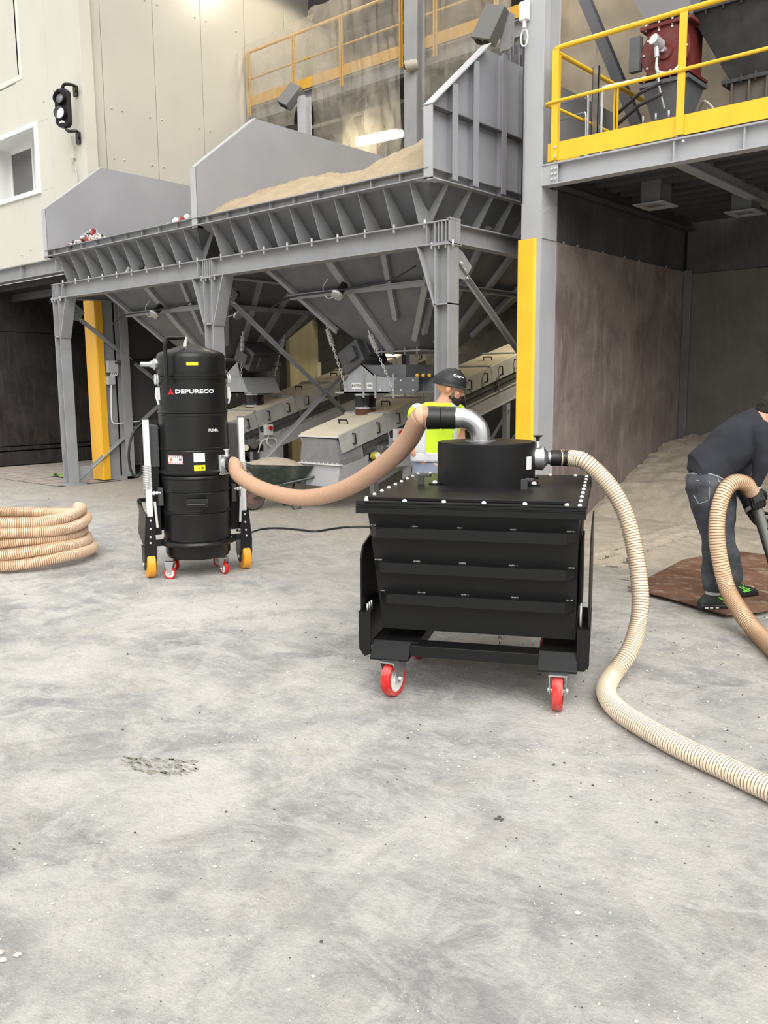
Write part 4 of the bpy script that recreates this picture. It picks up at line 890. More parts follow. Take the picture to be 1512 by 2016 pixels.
# ================================================================ FEEDERS
FG = mat('feeder_grey', (0.36, 0.37, 0.39), 0.45, var=0.06)
def feeder(xs, ys, d, lab, oz):
    """xs,ys: sleeve centre; d=+1 body extends to +X"""
    f = thing('vibrating_feeder', lab, 'feeder', (xs, ys, 0))
    def q(mb, name, m=FG, **k): return mb.build(name, m, f, **k)
    zb = 1.5; w = 0.3
    FO = 0.16
    sil = [(x_+FO, z_) for x_, z_ in [(-0.28, zb), (-0.28, zb+0.14), (-0.2, zb+0.2), (-0.13, zb+0.5), (0.3, zb+0.22), (0.5, zb+0.2), (0.98, zb+0.2), (0.98, zb+0.02), (0.92, zb), (-0.28, zb)]]
    for s in (-1, 1):
        b = MB(); b.prism([(x*d, s*w, z) for x, z in sil[:-1]], (0, 0.012, 0)); q(b, 'side_plate')
        for x in (0.24, 0.45, 0.76):
            b = MB(); b.box((min(x*d, x*d+d*0.02), s*w-0.02, zb-0.06), (max(x*d, x*d+d*0.02), s*w, zb+0.25)); q(b, 'rib')
    b = MB(); b.box((min(-0.28*d, 0.98*d), -w, zb+0.0), (max(-0.28*d, 0.98*d), w, zb+0.02)); q(b, 'trough_floor')
    b = MB(); b.prism([(0.03*d, -w, zb+0.5), (0.46*d, -w, zb+0.22), (0.46*d, -w, zb+0.2), (0.03*d, -w, zb+0.48)], (0, 2*w, 0)); q(b, 'cover_plate')
    b = MB(); b.prism([(x*d, -w-0.016, z) for x, z in ((0.7, zb), (0.82, zb+0.2), (1.18, zb+0.2), (1.18, zb+0.05), (1.13, zb))], (0, 0.015, 0)); q(b, 'liner_plate', HOPG)
    b = MB(); b.box((min(0.3*d, 0.95*d), -w+0.02, zb+0.2), (max(0.3*d, 0.95*d), w-0.02, zb+0.36)); q(b, 'inlet_collar', HOPG)
    # unbalance motor
    Mm = Matrix.Translation((0.06 if d > 0 else 0.2, -0.12, zb+0.48 if d > 0 else zb+0.56)) @ Matrix.Rotation(-0.5*d, 4, 'Y')
    b = MB(); b.box((-0.2, -0.24, -0.16), (0.2, 0.24, 0.16), 0, Mm); mo = q(b, 'motor', mat('motor_grey', (0.07, 0.07, 0.075), 0.4), bevel=0.02)
    b = MB(); b.box((-0.02, -0.3, -0.08), (0.14, -0.21, 0.08), 0, Mm); b.box((0.17, -0.12, -0.1), (0.24, 0.12, 0.1), 0, Mm); b.build('motor_box', mat('motor_grey', (0.1, 0.1, 0.1)), mo, bevel=0.01)
    b = MB(); b.box((-0.09, -0.224, -0.02), (-0.03, -0.2215, 0.08), 0, Mm); part(b.build('sticker', mat('yellow_sticker', (0.85, 0.75, 0.02), 0.5), mo), 'yellow sticker')
    b = MB(); b.box((-0.1, -0.17, 0.1405), (0.1, 0.02, 0.143), 0, Mm); part(b.build('sticker', WHT, mo), 'white sticker')
    b = MB(); b.lathe((0, 0, 1.20), (0, 0, 1), [(0, 0), (0.14, 0), (0.14, 0.1), (0, 0.1)], 28); q(b, 'rust_collar', mat('rust_collar', (0.13, 0.05, 0.025), 0.8, var=0.3))
    b = MB(); b.lathe((0, 0, 1.29), (0, 0, 1), [(0.0, 0), (0.15, 0), (0.138, 0.06), (0.145, 0.12), (0.15, 0.2), (0, 0.2)], 28); q(b, 'rubber_sleeve', mat('shiny_rubber', (0.012, 0.012, 0.012), 0.22, bump=0.6, bscale=9))
    for z in (1.29, 1.47): b = MB(); b.lathe((0, 0, z), (0, 0, 1), [(0.148, 0), (0.154, 0), (0.154, 0.025), (0.148, 0.025)], 28); q(b, 'clamp_ring', GALV)
    # chains with springs
    for x, yv, top in ((-0.06, -w-0.02, (-0.3, -w-0.14, 2.42)), (0.76, -w-0.02, (0.46, -w-0.14, 2.3)), (-0.06, w, (-0.3, w+0.1, 2.4)), (0.76, w, (0.5, w+0.1, 2.3))):
        A = Vector((x*d, yv, zb+0.06)); B = Vector((top[0]*d, top[1], top[2])); dv = (B-A)
        ch = MB(); n_ = 12; t = dv.normalized(); u = t.orthogonal().normalized(); v = t.cross(u)
        for k in range(n_):
            c0 = A+dv*(0.62*(k+0.5)/n_); s_ = u if k % 2 else v; hl = dv.length*0.62/n_*0.62
            ch.tube([c0+t*hl*math.cos(a*PI/4)+s_*0.014*math.sin(a*PI/4) for a in range(9)], 0.004, 5, caps=False)
        cobj = q(ch, 'suspension_chain', CHR)
        sp = MB(); S0, S1 = 0.66, 0.92
        sp.tube([A+dv*(S0+(S1-S0)*k/96)+(u*math.cos(k*PI/4)+v*math.sin(k*PI/4))*0.03 for k in range(97)], 0.006, 5); sp.tube([A+dv*0.92, B], 0.006, 6); sp.tube([A+dv*0.6, A+dv*0.67], 0.006, 6)
        sp.build('spring', CHR, cobj)
    b = MB()
    for x in (-0.06, 0.1, 0.55, 0.76, 0.9, 1.1): b.cyl((x*d, -w-0.012, zb+0.04), (x*d, -w-0.024, zb+0.04), 0.012, 6)
    for x in (0.9, 1.1): b.cyl((x*d, -w-0.012, zb+0.16), (x*d, -w-0.024, zb+0.16), 0.012, 6)
    stuffp(q(b, 'bolt', CHR))
    if d > 0:
        b = MB(); b.box((0.03, -w-0.003, zb+0.06), (0.2, -w, zb+0.14)); b.build('maker_plate', WHT, f)
        place_text('lettering', 'AViTEQ', 0.05, frame((0.115, -w-0.004, zb+0.1), (1, 0, 0), (0, 0, 1)), mat('ink_black', (0.02, 0.02, 0.02), 0.5), f, bold=0.0006)
        b = MB(); b.box((0.3, -w-0.003, zb+0.06), (0.4, -w, zb+0.14)); b.build('type_plate', WHT, f)
        place_text('lettering', '45RI', 0.042, frame((0.35, -w-0.004, zb+0.1), (1, 0, 0), (0, 0, 1)), mat('ink_black', (0.02, 0.02, 0.02)), f, bold=0.0008)
    else:
        b = MB(); b.box((-0.36, -w-0.003, zb+0.06), (-0.28, -w, zb+0.13)); b.build('type_plate', WHT, f)
        b = MB(); b.box((-0.3, -w-0.003, zb+0.24), (-0.24, -w, zb+0.3)); b.build('type_plate', mat('brown_tag', (0.12, 0.1, 0.05), 0.5), f)
        b = MB(); b.prism([(0.24, -w-0.03, zb+0.02), (-0.3, -w-0.03, zb+0.02), (-0.3, -w-0.03, zb+0.24), (0.12, -w-0.03, zb+0.24)], (0, 2*w+0.06, 0)); q(b, 'front_cover')
    return f
feeder(-7.97, 8.75, 1, 'vibrating feeder with white lettered plate under the right hopper', 0)
feeder(-10.52, 8.95, -1, 'vibrating feeder with black motor under the left hopper, beside the vacuum', 0)
b = MB()
A_, B_ = P(820, 739, Y=8.3), P(856, 739, Y=8.3)
sb_ = thing('striped_guard_bar', 'black and amber striped bar sticking out by the capped man', 'bar', A_)
for k in range(6):
    b = MB(); b.cyl(A_+(B_-A_)*(k/6), A_+(B_-A_)*((k+1)/6), 0.022, 12); T(b.build('stripe', MY if k % 2 == 0 else RUB, sb_), sb_)
# olive wall cabinet and sign
cb = thing('wall_cabinet', 'cream metal cabinet door on the olive wall behind the braces', 'cabinet', (-13.3, 13.8, 1.2))
b = MB(); b.box((-13.38, 13.1, 1.1), (-13.3, 15.2, 2.1)); T(b.build('door', mat('cabinet_cream', (0.5, 0.46, 0.33), 0.5), cb, bevel=0.006), cb)
b = MB(); b.box((-13.3, 13.2, 1.5), (-13.26, 13.26, 1.8)); T(b.build('handle', mat('cabinet_cream', (0.5, 0.46, 0.33)), cb), cb)
sn = thing('warning_sign', 'small square sign with black ring symbol on the olive wall', 'sign', (-13.37, 12.75, 1.5))
b = MB(); b.box((0, -0.1, -0.18), (0.008, 0.12, 0.18)); b.build('board', mat('sign_cream', (0.6, 0.55, 0.42), 0.5), sn)
b = MB(); b.lathe((0.009, 0.01, 0.04), (1, 0, 0), [(0.06, 0), (0.085, 0), (0.085, 0.004), (0.06, 0.004)], 24); b.bar((0.012, -0.03, 0.08), (0.012, 0.05, 0.0), 0.02, 0.004, (1, 0, 0)); b.ball((0.012, 0.01, 0.04), 0.03, 5, (0.15, 1, 1)); b.build('symbol', RUB, sn)
# junction boxes on the divider
jb = thing('junction_boxes', 'grey junction boxes with looping white cables on the dark divider panel', 'junction box', (-13.3, 8.6, 1.8))
xw = -13.34
def wp(px, py): v = P(px, py, X=xw+0.06); return v
for px, py, hw, hh in ((222, 722, 0.1, 0.1), (219, 749, 0.07, 0.07)):
    c0 = wp(px, py); b = MB(); b.box((xw, c0.y-hw, c0.z-hh), (xw+0.08, c0.y+hw, c0.z+hh)); T(b.build('box', mat('box_grey', (0.5, 0.5, 0.5), 0.5), jb, bevel=0.008), jb)
for k in range(4):
    b = MB(); b.tube(catmull([wp(218+k*3, 730), wp(219+k*4, 737), wp(216+k*2.5, 741)]), 0.008, 6); T(b.build('cable', WHT, jb), jb)
b = MB(); b.tube(catmull([wp(219, 757), wp(219, 800), wp(220, 825), wp(224, 833), wp(240, 833), wp(275, 829)]), 0.012, 6); T(b.build('cable', WHT, jb), jb)
b = MB(); b.tube([wp(225, 714), wp(330, 706)], 0.03, 8); T(b.build('conduit', RUB, jb), jb)
# ================================================================ CASTER
def caster(parent, x, y, r, w, tyre, swivel, hub=WHT, top=None, name='caster', fork=GALV):
    """built in parent space: swivel wheel touching z=0"""
    Mx = Matrix.Translation((x, y, 0)) @ Matrix.Rotation(swivel, 4, 'Z')   # wheel axle along local X
    top = top or 2*r+0.03
    b = MB(); b.prism([Mx @ Vector(p) for p in ((w*0.5+0.012, -r*0.75, top-0.005), (w*0.5+0.012, r*0.75, top-0.005), (w*0.5+0.012, r*0.25, r*0.85), (w*0.5+0.012, -r*0.25, r*0.85))], Mx.to_3x3() @ Vector((0.005, 0, 0)))
    b.prism([Mx @ Vector(p) for p in ((-w*0.5-0.017, -r*0.75, top-0.005), (-w*0.5-0.017, r*0.75, top-0.005), (-w*0.5-0.017, r*0.25, r*0.85), (-w*0.5-0.017, -r*0.25, r*0.85))], Mx.to_3x3() @ Vector((0.005, 0, 0)))
    b.box((-w*0.9, -r*0.75, top-0.008), (w*0.9, r*0.75, top), 0, Mx)
    c = b.build(name, fork, parent)
    n_ = 32; prof = [(r*0.72, -w/2), (r*0.95, -w/2), (r, -w*0.3), (r, w*0.3), (r*0.95, w/2), (r*0.72, w/2)]
    b = MB(); b.lathe(Mx @ Vector((0, 0, r)), Mx.to_3x3() @ Vector((1, 0, 0)), prof, n_); b.build('tyre', tyre, c)
    b = MB(); b.lathe(Mx @ Vector((0, 0, r)), Mx.to_3x3() @ Vector((1, 0, 0)), [(0, -w*0.42), (r*0.25, -w*0.5), (r*0.3, -w*0.35), (r*0.74, -w*0.42), (r*0.74, w*0.42), (r*0.3, w*0.35), (r*0.25, w*0.5), (0, w*0.42)], n_); b.build('hub', hub, c)
    b = MB(); b.cyl(Mx @ Vector((-w*0.5-0.025, 0, r)), Mx @ Vector((w*0.5+0.025, 0, r)), r*0.12, 10); b.build('axle', CHR, c)
    return c
# ================================================================ VACUUM
vac = thing('industrial_vacuum', 'tall black cylindrical industrial vacuum cleaner on small wheels', 'vacuum cleaner', (-6.03, 4.45, 0), math.radians(65))
def vp(mb, name, m=BLKM, **k): return mb.build(name, m, vac, **k)
R_ = 0.285
def drum(name, prof, m=BLKM): b = MB(); b.lathe((0, 0, 0), (0, 0, 1), prof, 64); return vp(b, name, m)
drum('lid', [(0, 1.955), (0.06, 1.95), (0.26, 1.885), (0.278, 1.865), (R_-0.003, 1.84), (R_-0.003, 1.71), (R_+0.012, 1.705), (R_+0.012, 1.69), (0, 1.69)])
drum('clamp_band', [(R_, 1.688), (R_+0.016, 1.686), (R_+0.016, 1.668), (R_, 1.664)])
drum('upper_body', [(R_, 1.67), (R_, 1.405), (R_+0.007, 1.40), (R_+0.007, 1.39), (R_, 1.385), (R_-0.001, 1.38), (R_+0.004, 1.372), (R_, 1.366)])
drum('middle_body', [(R_, 1.366), (R_, 1.105), (R_+0.007, 1.1), (R_+0.007, 1.09), (R_, 1.085), (R_+0.004, 1.075), (R_, 1.066)])
drum('lower_body', [(R_, 1.066), (R_, 0.92), (R_+0.006, 0.915), (R_+0.02, 0.905), (R_+0.02, 0.89), (R_, 0.885), (R_-0.01, 0.87)])
drum('dust_bin', [(R_-0.002, 0.87), (R_+0.004, 0.86), (R_+0.004, 0.845), (R_-0.002, 0.84), (R_-0.002, 0.755), (R_+0.005, 0.75), (R_+0.005, 0.738), (R_-0.002, 0.733), (R_+0.003, 0.725), (R_-0.002, 0.718), (R_-0.002, 0.575), (R_+0.005, 0.57), (R_+0.005, 0.56), (R_-0.002, 0.555), (R_+0.003, 0.548), (R_-0.002, 0.54), (R_-0.002, 0.33), (R_+0.004, 0.325), (R_-0.005, 0.31), (R_-0.012, 0.3), (R_-0.012, 0.20), (R_-0.03, 0.165), (0, 0.16)])
b = MB(); b.tube(catmull([(-0.06, -0.08, 1.985), (-0.06, -0.08, 2.0), (-0.14, -0.15, 1.995), (-0.22, -0.21, 1.99), (-0.245, -0.235, 1.975), (-0.25, -0.245, 1.94), (-0.25, -0.245, 1.86), (-0.25, -0.245, 1.62)], 6), 0.016, 12); b.tube([(-0.06, -0.08, 1.93), (-0.06, -0.08, 2.0)], 0.014, 8); vp(b, 'lifting_handle')
b = MB(); b.cyl((-0.06, -0.08, 1.93), (-0.05, -0.08, 2.01), 0.018, 10); vp(b, 'handle_pivot', CHR)
# side inlet valve on the left
b = MB(); b.lathe((-0.28, 0.02, 1.79), (-1, 0, 0), [(0, 0), (0.05, 0), (0.05, 0.02), (0.035, 0.03), (0.02, 0.06), (0.02, 0.13), (0, 0.13)], 18); vp(b, 'blow_valve', GALV)
for s in (-1, 1):
    b = MB(); x = s*0.29
    for dx in (0, 0.018): b.tube([(x+s*dx, -0.05+0.03*math.cos(k*PI/6), 1.665+0.04*math.sin(k*PI/6)) for k in range(13)], 0.006, 6, caps=False)
    b.box((x-0.008, -0.075, 1.5), (x+0.012, -0.035, 1.6)); b.tube([(x+s*0.01, -0.06, 1.6), (x+s*0.02, -0.06, 1.53), (x+s*0.0, -0.07, 1.46)], 0.009, 6); vp(b, 'latch', CHR)
# aluminium posts, side boxes, brackets and wheels
for s in (-1, 1):
    b = MB(); b.box((s*0.40-0.024, -0.05, 0.53), (s*0.40+0.024, 0.0, 1.34)); po = vp(b, 'aluminium_post', mat('pale_anodised', (0.82, 0.82, 0.82), 0.35, metal=0.2), bevel=0.003)
    b = MB(); b.box((s*0.40-0.027, -0.053, 1.34), (s*0.40+0.027, 0.003, 1.346)); b.build('end_cap', RUB, po)
    b = MB(); sx_ = s*0.40
    b.tube([(sx_+s*0.004+0.034*math.cos(k*PI/4), -0.025+0.034*math.sin(k*PI/4), 0.76+0.2*k/112) for k in range(113)], 0.0045, 5); b.build('spring', CHR, po)
    b = MB(); b.box((s*0.335-0.04, 0.0, 0.94), (s*0.335+0.04, 0.26, 1.29)); vp(b, 'side_cabinet', mat('grey_side_box', (0.055, 0.055, 0.058), 0.45), bevel=0.004)
    b = MB(); b.box((s*0.34-0.04, 0.02, 0.36), (s*0.34+0.04, 0.34, 0.94)); vp(b, 'lower_cabinet', BLKM, bevel=0.004)
    b = MB(); b.box((s*0.31-0.02, -0.08, 0.62), (s*0.31+0.02, 0.02, 0.77)); vp(b, 'side_bracket', mat('grey_side_box', (0.1, 0.1, 0.1)), bevel=0.003)
    b = MB(); b.ball((s*0.365, -0.08, 0.73), 0.018, 6); b.ball((s*0.34, -0.08, 0.73), 0.016, 6); b.cyl((s*0.31, -0.08, 0.73), (s*0.38, -0.08, 0.73), 0.008); vp(b, 'pivot_bolt', CHR)
    b = MB(); b.bar((s*0.365, -0.09, 0.66), (s*0.352, -0.09, 0.44), 0.018, 0.012, (0, 1, 0)); vp(b, 'foot_lever', CHR)
    b = MB(); b.prism([(s*0.375, -0.06, 0.53), (s*0.43, -0.06, 0.53), (s*0.455, -0.06, 0.27), (s*0.36, -0.06, 0.27)], (0, 0.02, 0)); b.prism([(s*0.43, -0.06, 0.55), (s*0.43, 0.3, 0.6), (s*0.45, 0.3, 0.35), (s*0.455, -0.06, 0.27)], (s*0.008, 0, 0)); vp(b, 'leg_plate')
    b = MB(); b.box((s*0.41-0.05, -0.06, 0.16), (s*0.41+0.05, 0.1, 0.27)); b.prism([(s*0.41-0.052, -0.06, 0.27), (s*0.41-0.052, 0.12, 0.27), (s*0.41-0.052, 0.12, 0.16), (s*0.41-0.052, 0.05, 0.07), (s*0.41-0.052, -0.02, 0.07)], (0.006, 0, 0)); b.prism([(s*0.41+0.046, -0.06, 0.27), (s*0.41+0.046, 0.12, 0.27), (s*0.41+0.046, 0.12, 0.16), (s*0.41+0.046, 0.05, 0.07), (s*0.41+0.046, -0.02, 0.07)], (0.006, 0, 0)); vp(b, 'wheel_housing', BLKM)
    b = MB(); b.lathe((s*0.41-0.036, 0.02, 0.115), (1, 0, 0), [(0, 0), (0.105, 0), (0.115, 0.008), (0.115, 0.064), (0.105, 0.072), (0, 0.072)], 40); w_ = vp(b, 'amber_wheel', ORG)
    b = MB(); b.cyl((s*0.41-0.06, 0.02, 0.115), (s*0.41+0.06, 0.02, 0.115), 0.016, 10); b.build('axle', CHR, w_)
    b = MB()
    for z in (0.5, 0.43, 0.36, 0.31): b.cyl((s*(0.40+(0.53-z)*0.05), -0.06, z), (s*(0.40+(0.53-z)*0.05), -0.068, z), 0.009, 6)
    stuffp(vp(b, 'bolt', CHR))
b = MB(); b.bar((-0.41, -0.02, 0.3), (0.41, -0.02, 0.3), 0.05, 0.05); 
b = MB(); b.tube([( 0.31*math.sin(a), -0.31*math.cos(a), 0.3) for a in [(-1.35+2.7*k/20) for k in range(21)]], 0.024, 8); b.bar((-0.41, -0.03, 0.3), (-0.29, -0.03, 0.3), 0.04, 0.05); b.bar((0.41, -0.03, 0.3), (0.29, -0.03, 0.3), 0.04, 0.05); vp(b, 'front_bar')
b = MB(); b.bar((-0.43, 0.38, 0.62), (-0.4, -0.04, 0.28), 0.03, 0.03); b.bar((0.43, 0.38, 0.62), (0.4, -0.04, 0.28), 0.03, 0.03); b.bar((-0.43, 0.38, 0.62), (0.43, 0.38, 0.62), 0.03, 0.03); vp(b, 'chassis_rail')
b = MB(); b.box((-0.3, 0.3, 0.35), (0.3, 0.62, 1.25)); vp(b, 'rear_motor_cabinet', BLKM, bevel=0.01)
for x, y, sw in ((-0.27, -0.12, 1.1), (0.19, -0.13, 0.35), (-0.17, 0.22, 0.4), (0.22, 0.2, 0.9)): caster(vac, x, y, 0.052, 0.03, RED, sw, top=0.15)
b = MB(); b.tube(catmull([(-0.45, 0.1, 1.27), (-0.5, 0.08, 1.2), (-0.535, 0.06, 1.05), (-0.52, 0.06, 0.9), (-0.47, 0.06, 0.86), (-0.43, 0.06, 0.95), (-0.43, 0.05, 1.2)]), 0.011, 8); vp(b, 'coiled_cord', RUB)
b = MB(); b.tube([( (R_+0.02)*math.sin(a), -(R_+0.02)*math.cos(a), 0) for a in (0,1)], 0.001)
# bin handle
b = MB(); b.box((-0.03, -0.295, 0.615), (0.15, -0.283, 0.685)); hb = vp(b, 'handle_plate', RUB, bevel=0.003); hb.rotation_euler = (0, 0, LO+0.05)
b = MB(); b.tube([(-0.01, -0.285, 0.645), (-0.01, -0.325, 0.645), (0.13, -0.325, 0.645), (0.13, -0.285, 0.645)], 0.01, 8); b.build('grip', BLKM, hb)
# stickers and lettering bent round the body
def sticker(name, a0, a1, z0, z1, m, parent=vac, r=R_):
    a0 += LO; a1 += LO
    b = MB(); b.grid(lambda i, j: Vector(((r+0.0012)*math.sin(a0+(a1-a0)*i), -(r+0.0012)*math.cos(a0+(a1-a0)*i), z0+(z1-z0)*j)), 12, 1); o = b.build(name, m, parent)
    return o
TW = mat('print_white', (0.85, 0.85, 0.85), 0.5); TR = mat('print_red', (0.6, 0.02, 0.02), 0.5); TK = mat('ink_black', (0.02, 0.02, 0.02))
YS = mat('yellow_sticker', (0.85, 0.75, 0.02))
OX = 0.02
place_text('lettering', 'DEPURECO', 0.043, None, TW, vac, cyl=(R_, 0.07+OX, 1.565), bold=0.0012, xscale=1.5)
place_text('lettering', 'PUMA', 0.036, None, TW, vac, cyl=(R_, 0.235, 1.245), bold=0.0002)
b = MB()
for k in range(3):
    a = PI/2+k*2*PI/3
    tri = [(0, 0.004), (math.cos(a)*0.03-math.cos(a+PI/2)*0.0, math.sin(a)*0.03)]
pts_ = [(0, 0.034), (0.03, -0.02), (0.0, -0.008), (-0.03, -0.02)]
def bend(x, z, z0, x0, r=R_): return Vector(((r+0.0015)*math.sin((x+x0)/r+LO), -(r+0.0015)*math.cos((x+x0)/r+LO), z0+z))
for tri in (((0, 0.036), (0.014, 0.006), (0, 0.001), (-0.014, 0.006)), ((0.0, 0.0), (0.015, 0.004), (0.034, -0.021), (0.002, -0.012)), ((0.0, 0.0), (-0.015, 0.004), (-0.034, -0.021), (-0.002, -0.012))):
    b.add([bend(x, z, 1.56, -0.135+OX) for x, z in tri], [(0, 1, 2, 3)])
b.build('emblem', TR, vac)
s_ = sticker('sticker', 0.08+0.02, 0.43, 1.775, 1.80, YS, r=R_-0.003); place_text('lettering', '––  –  ––', 0.018, None, TK, s_, cyl=(R_-0.002, 0.075, 1.7875))
hz = sticker('hazard_sticker', -0.62, -0.12, 0.975, 1.045, TW)
b = MB()
for k in range(8):
    for z in (0.9755, 1.028):
        x = (-0.62+k*0.064)*R_; b.add([bend(x+0.0, 0, z, 0), bend(x+0.009, 0, z, 0), bend(x+0.017, 0.016, z, 0), bend(x+0.008, 0.016, z, 0)], [(0, 1, 2, 3)])
for v in b.v: v *= 1.0; 
b.build('red_stripes', TR, hz)
b = MB(); b.add([bend(-0.155, -0.012, 1.01, 0, R_+0.0006), bend(-0.13, -0.012, 1.01, 0, R_+0.0006), bend(-0.13, 0.016, 1.01, 0, R_+0.0006), bend(-0.155, 0.016, 1.01, 0, R_+0.0006)], [(0, 1, 2, 3)]); b.build('orange_mark', mat('orange_print', (0.8, 0.2, 0.02), 0.5), hz)
place_text('lettering', 'M', 0.03, None, TK, hz, cyl=(R_+0.0005, -0.055, 1.01), bold=0.0001)
place_text('lettering', '━━ x', 0.02, None, TK, hz, cyl=(R_+0.0005, -0.10, 1.01))
sticker('white_label', 0.2, 0.52, 0.99, 1.065, TW)
yl = sticker('yellow_label', 0.2, 0.52, 0.915, 0.965, YS); place_text('lettering', '• ⊐', 0.03, None, TK, yl, cyl=(R_+0.0005, 0.115, 0.94), bold=0.001)
# inlet flange towards the right
ia = 0.78; idir = Vector((math.sin(ia), -math.cos(ia), 0)); ipos = Vector((R_*math.sin(ia), -R_*math.cos(ia), 0.955))
Mi = frame(ipos+idir*0.01, Vector((0,0,1)).cross(idir), (0,0,1))
b = MB(); b.box((-0.075, -0.085, -0.02), (0.075, 0.085, 0.012), 0, Mi); inf = vp(b, 'inlet_flange', GALV, bevel=0.01)
b = MB(); b.lathe(ipos, idir, [(0.07, 0), (0.07, 0.05), (0.062, 0.055), (0.062, 0)], 28); b.build('inlet_ring', GALV, inf)
b = MB(); b.cyl(Mi @ Vector((0, 0.07, 0.02)), Mi @ Vector((0, 0.12, 0.02)), 0.015, 10); b.cyl(Mi @ Vector((0, 0.12, 0.02)), Mi @ Vector((0, 0.13, 0.02)), 0.025, 10); b.build('lock_pin', CHR, inf)
VM = Matrix.Translation((-6.03, 4.45, 0)) @ Matrix.Rotation(math.radians(65), 4, 'Z')
VIN = VM @ (ipos+idir*0.07); VDIR = VM.to_3x3() @ idir

# ================================================================ CART WITH PRE-SEPARATOR
CO = P(700, 985, Z=1.03); CY = math.radians(26.6)
cart = thing('separator_skip', 'large black wheeled tipping skip with bolted lid and round separator drum', 'skip', (CO.x, CO.y, 0), CY)
CM = Matrix.Translation((CO.x, CO.y, 0)) @ Matrix.Rotation(CY, 4, 'Z'); CI = CM.inverted()
def kp(mb, name, m=BLK, **k): return mb.build(name, m, cart, **k)
LD = 1.42
b = MB(); b.box((0.0, 0.0, 1.018), (1.13, LD, 1.028)); kp(b, 'lid', BLK, bevel=0.002)
b = MB(); b.box((0.0, 0.0, 0.965), (1.13, 0.012, 1.0)); b.box((0.0, 0.0, 0.992), (1.13, 0.07, 1.002)); b.box((1.118, 0.0, 0.965), (1.13, LD, 1.0)); b.box((0, 0.0, 0.965), (0.012, LD, 1.0)); b.box((0, LD-0.012, 0.965), (1.13, LD, 1.0)); b.box((0.0, 0.0, 1.004), (1.13, 0.006, 1.016)); kp(b, 'rim_angle', BLK, bevel=0.001)
b = MB(); b.box((0.05, 0.045, 1.028), (1.04, 0.085, 1.045)); kp(b, 'lid_ridge', BLK, bevel=0.003)
b = MB()
for k in range(6): b.lathe((0.05+k*0.198, 0.022, 1.028), (0, 0, 1), [(0.012, 0), (0.01, 0.008), (0.005, 0.011), (0, 0.011)], 8)
for k in range(9):
    b.lathe((1.10, 0.02+k*0.165, 1.028), (0, 0, 1), [(0.011, 0), (0.009, 0.007), (0.005, 0.010), (0, 0.010)], 8); b.lathe((0.03, 0.1+k*0.155, 1.028), (0, 0, 1), [(0.011, 0), (0.009, 0.007), (0.005, 0.010), (0, 0.010)], 8)
for k in range(7): b.lathe((0.1+k*0.155, LD-0.025, 1.028), (0, 0, 1), [(0.011, 0), (0.009, 0.007), (0.005, 0.010), (0, 0.010)], 8)
stuffp(kp(b, 'lid_bolt', WHT))
T0 = [(0.045, 0.05), (1.098, 0.05), (1.098, LD-0.05), (0.045, LD-0.05)]; B0 = [(0.105, 0.13), (1.09, 0.13), (1.09, 0.85), (0.105, 0.85)]
b = MB(); b.add([(x, y, 1.0) for x, y in T0]+[(x, y, 0.34) for x, y in B0], [(0,1,5,4),(1,2,6,5),(2,3,7,6),(3,0,4,7),(7,6,5,4),(3,2,1,0)]); kp(b, 'skip_body')
def facey(z): return 0.05+(1.0-z)/0.66*0.08
for z, x0, x1, yo in ((0.895, 0.06, 1.092, -0.005), (0.712, 0.075, 1.09, 0.02), (0.545, 0.10, 1.088, 0.045)):
    yf = facey(z)
    b = MB(); dx0, dx1 = 0.045, 0.05
    b.prism([(x0, yf, z), (x0+dx0, yo, z), (x1-dx1, yo, z), (x1, yf, z)], (0, 0, -0.006))
    A = [(x0, yf, z), (x0+dx0, yo, z), (x1-dx1, yo, z), (x1, yf, z)]
    for p, q_ in zip(A, A[1:]):
        p, q_ = Vector(p), Vector(q_); nn = (q_-p).cross(Vector((0,0,1))).normalized()*-0.006
        b.prism([p, q_, q_-Vector((0,0,0.052)), p-Vector((0,0,0.052))], nn)
    r_ = kp(b, 'rib', BLK, bevel=0.002)
    w_ = MB()
    for t in (0.02, 0.22, 0.45, 0.7, 0.97):
        for _ in range(6): w_.ball((x0+(x1-x0)*t+random.uniform(-0.018, 0.018), yf-0.002, z+0.002), random.uniform(0.002, 0.0045), 3, (1.6, 1, 1))
    stuffp(w_.build('weld_bead', mat('weld_bead_grey', (0.3, 0.3, 0.29), 0.5), r_))
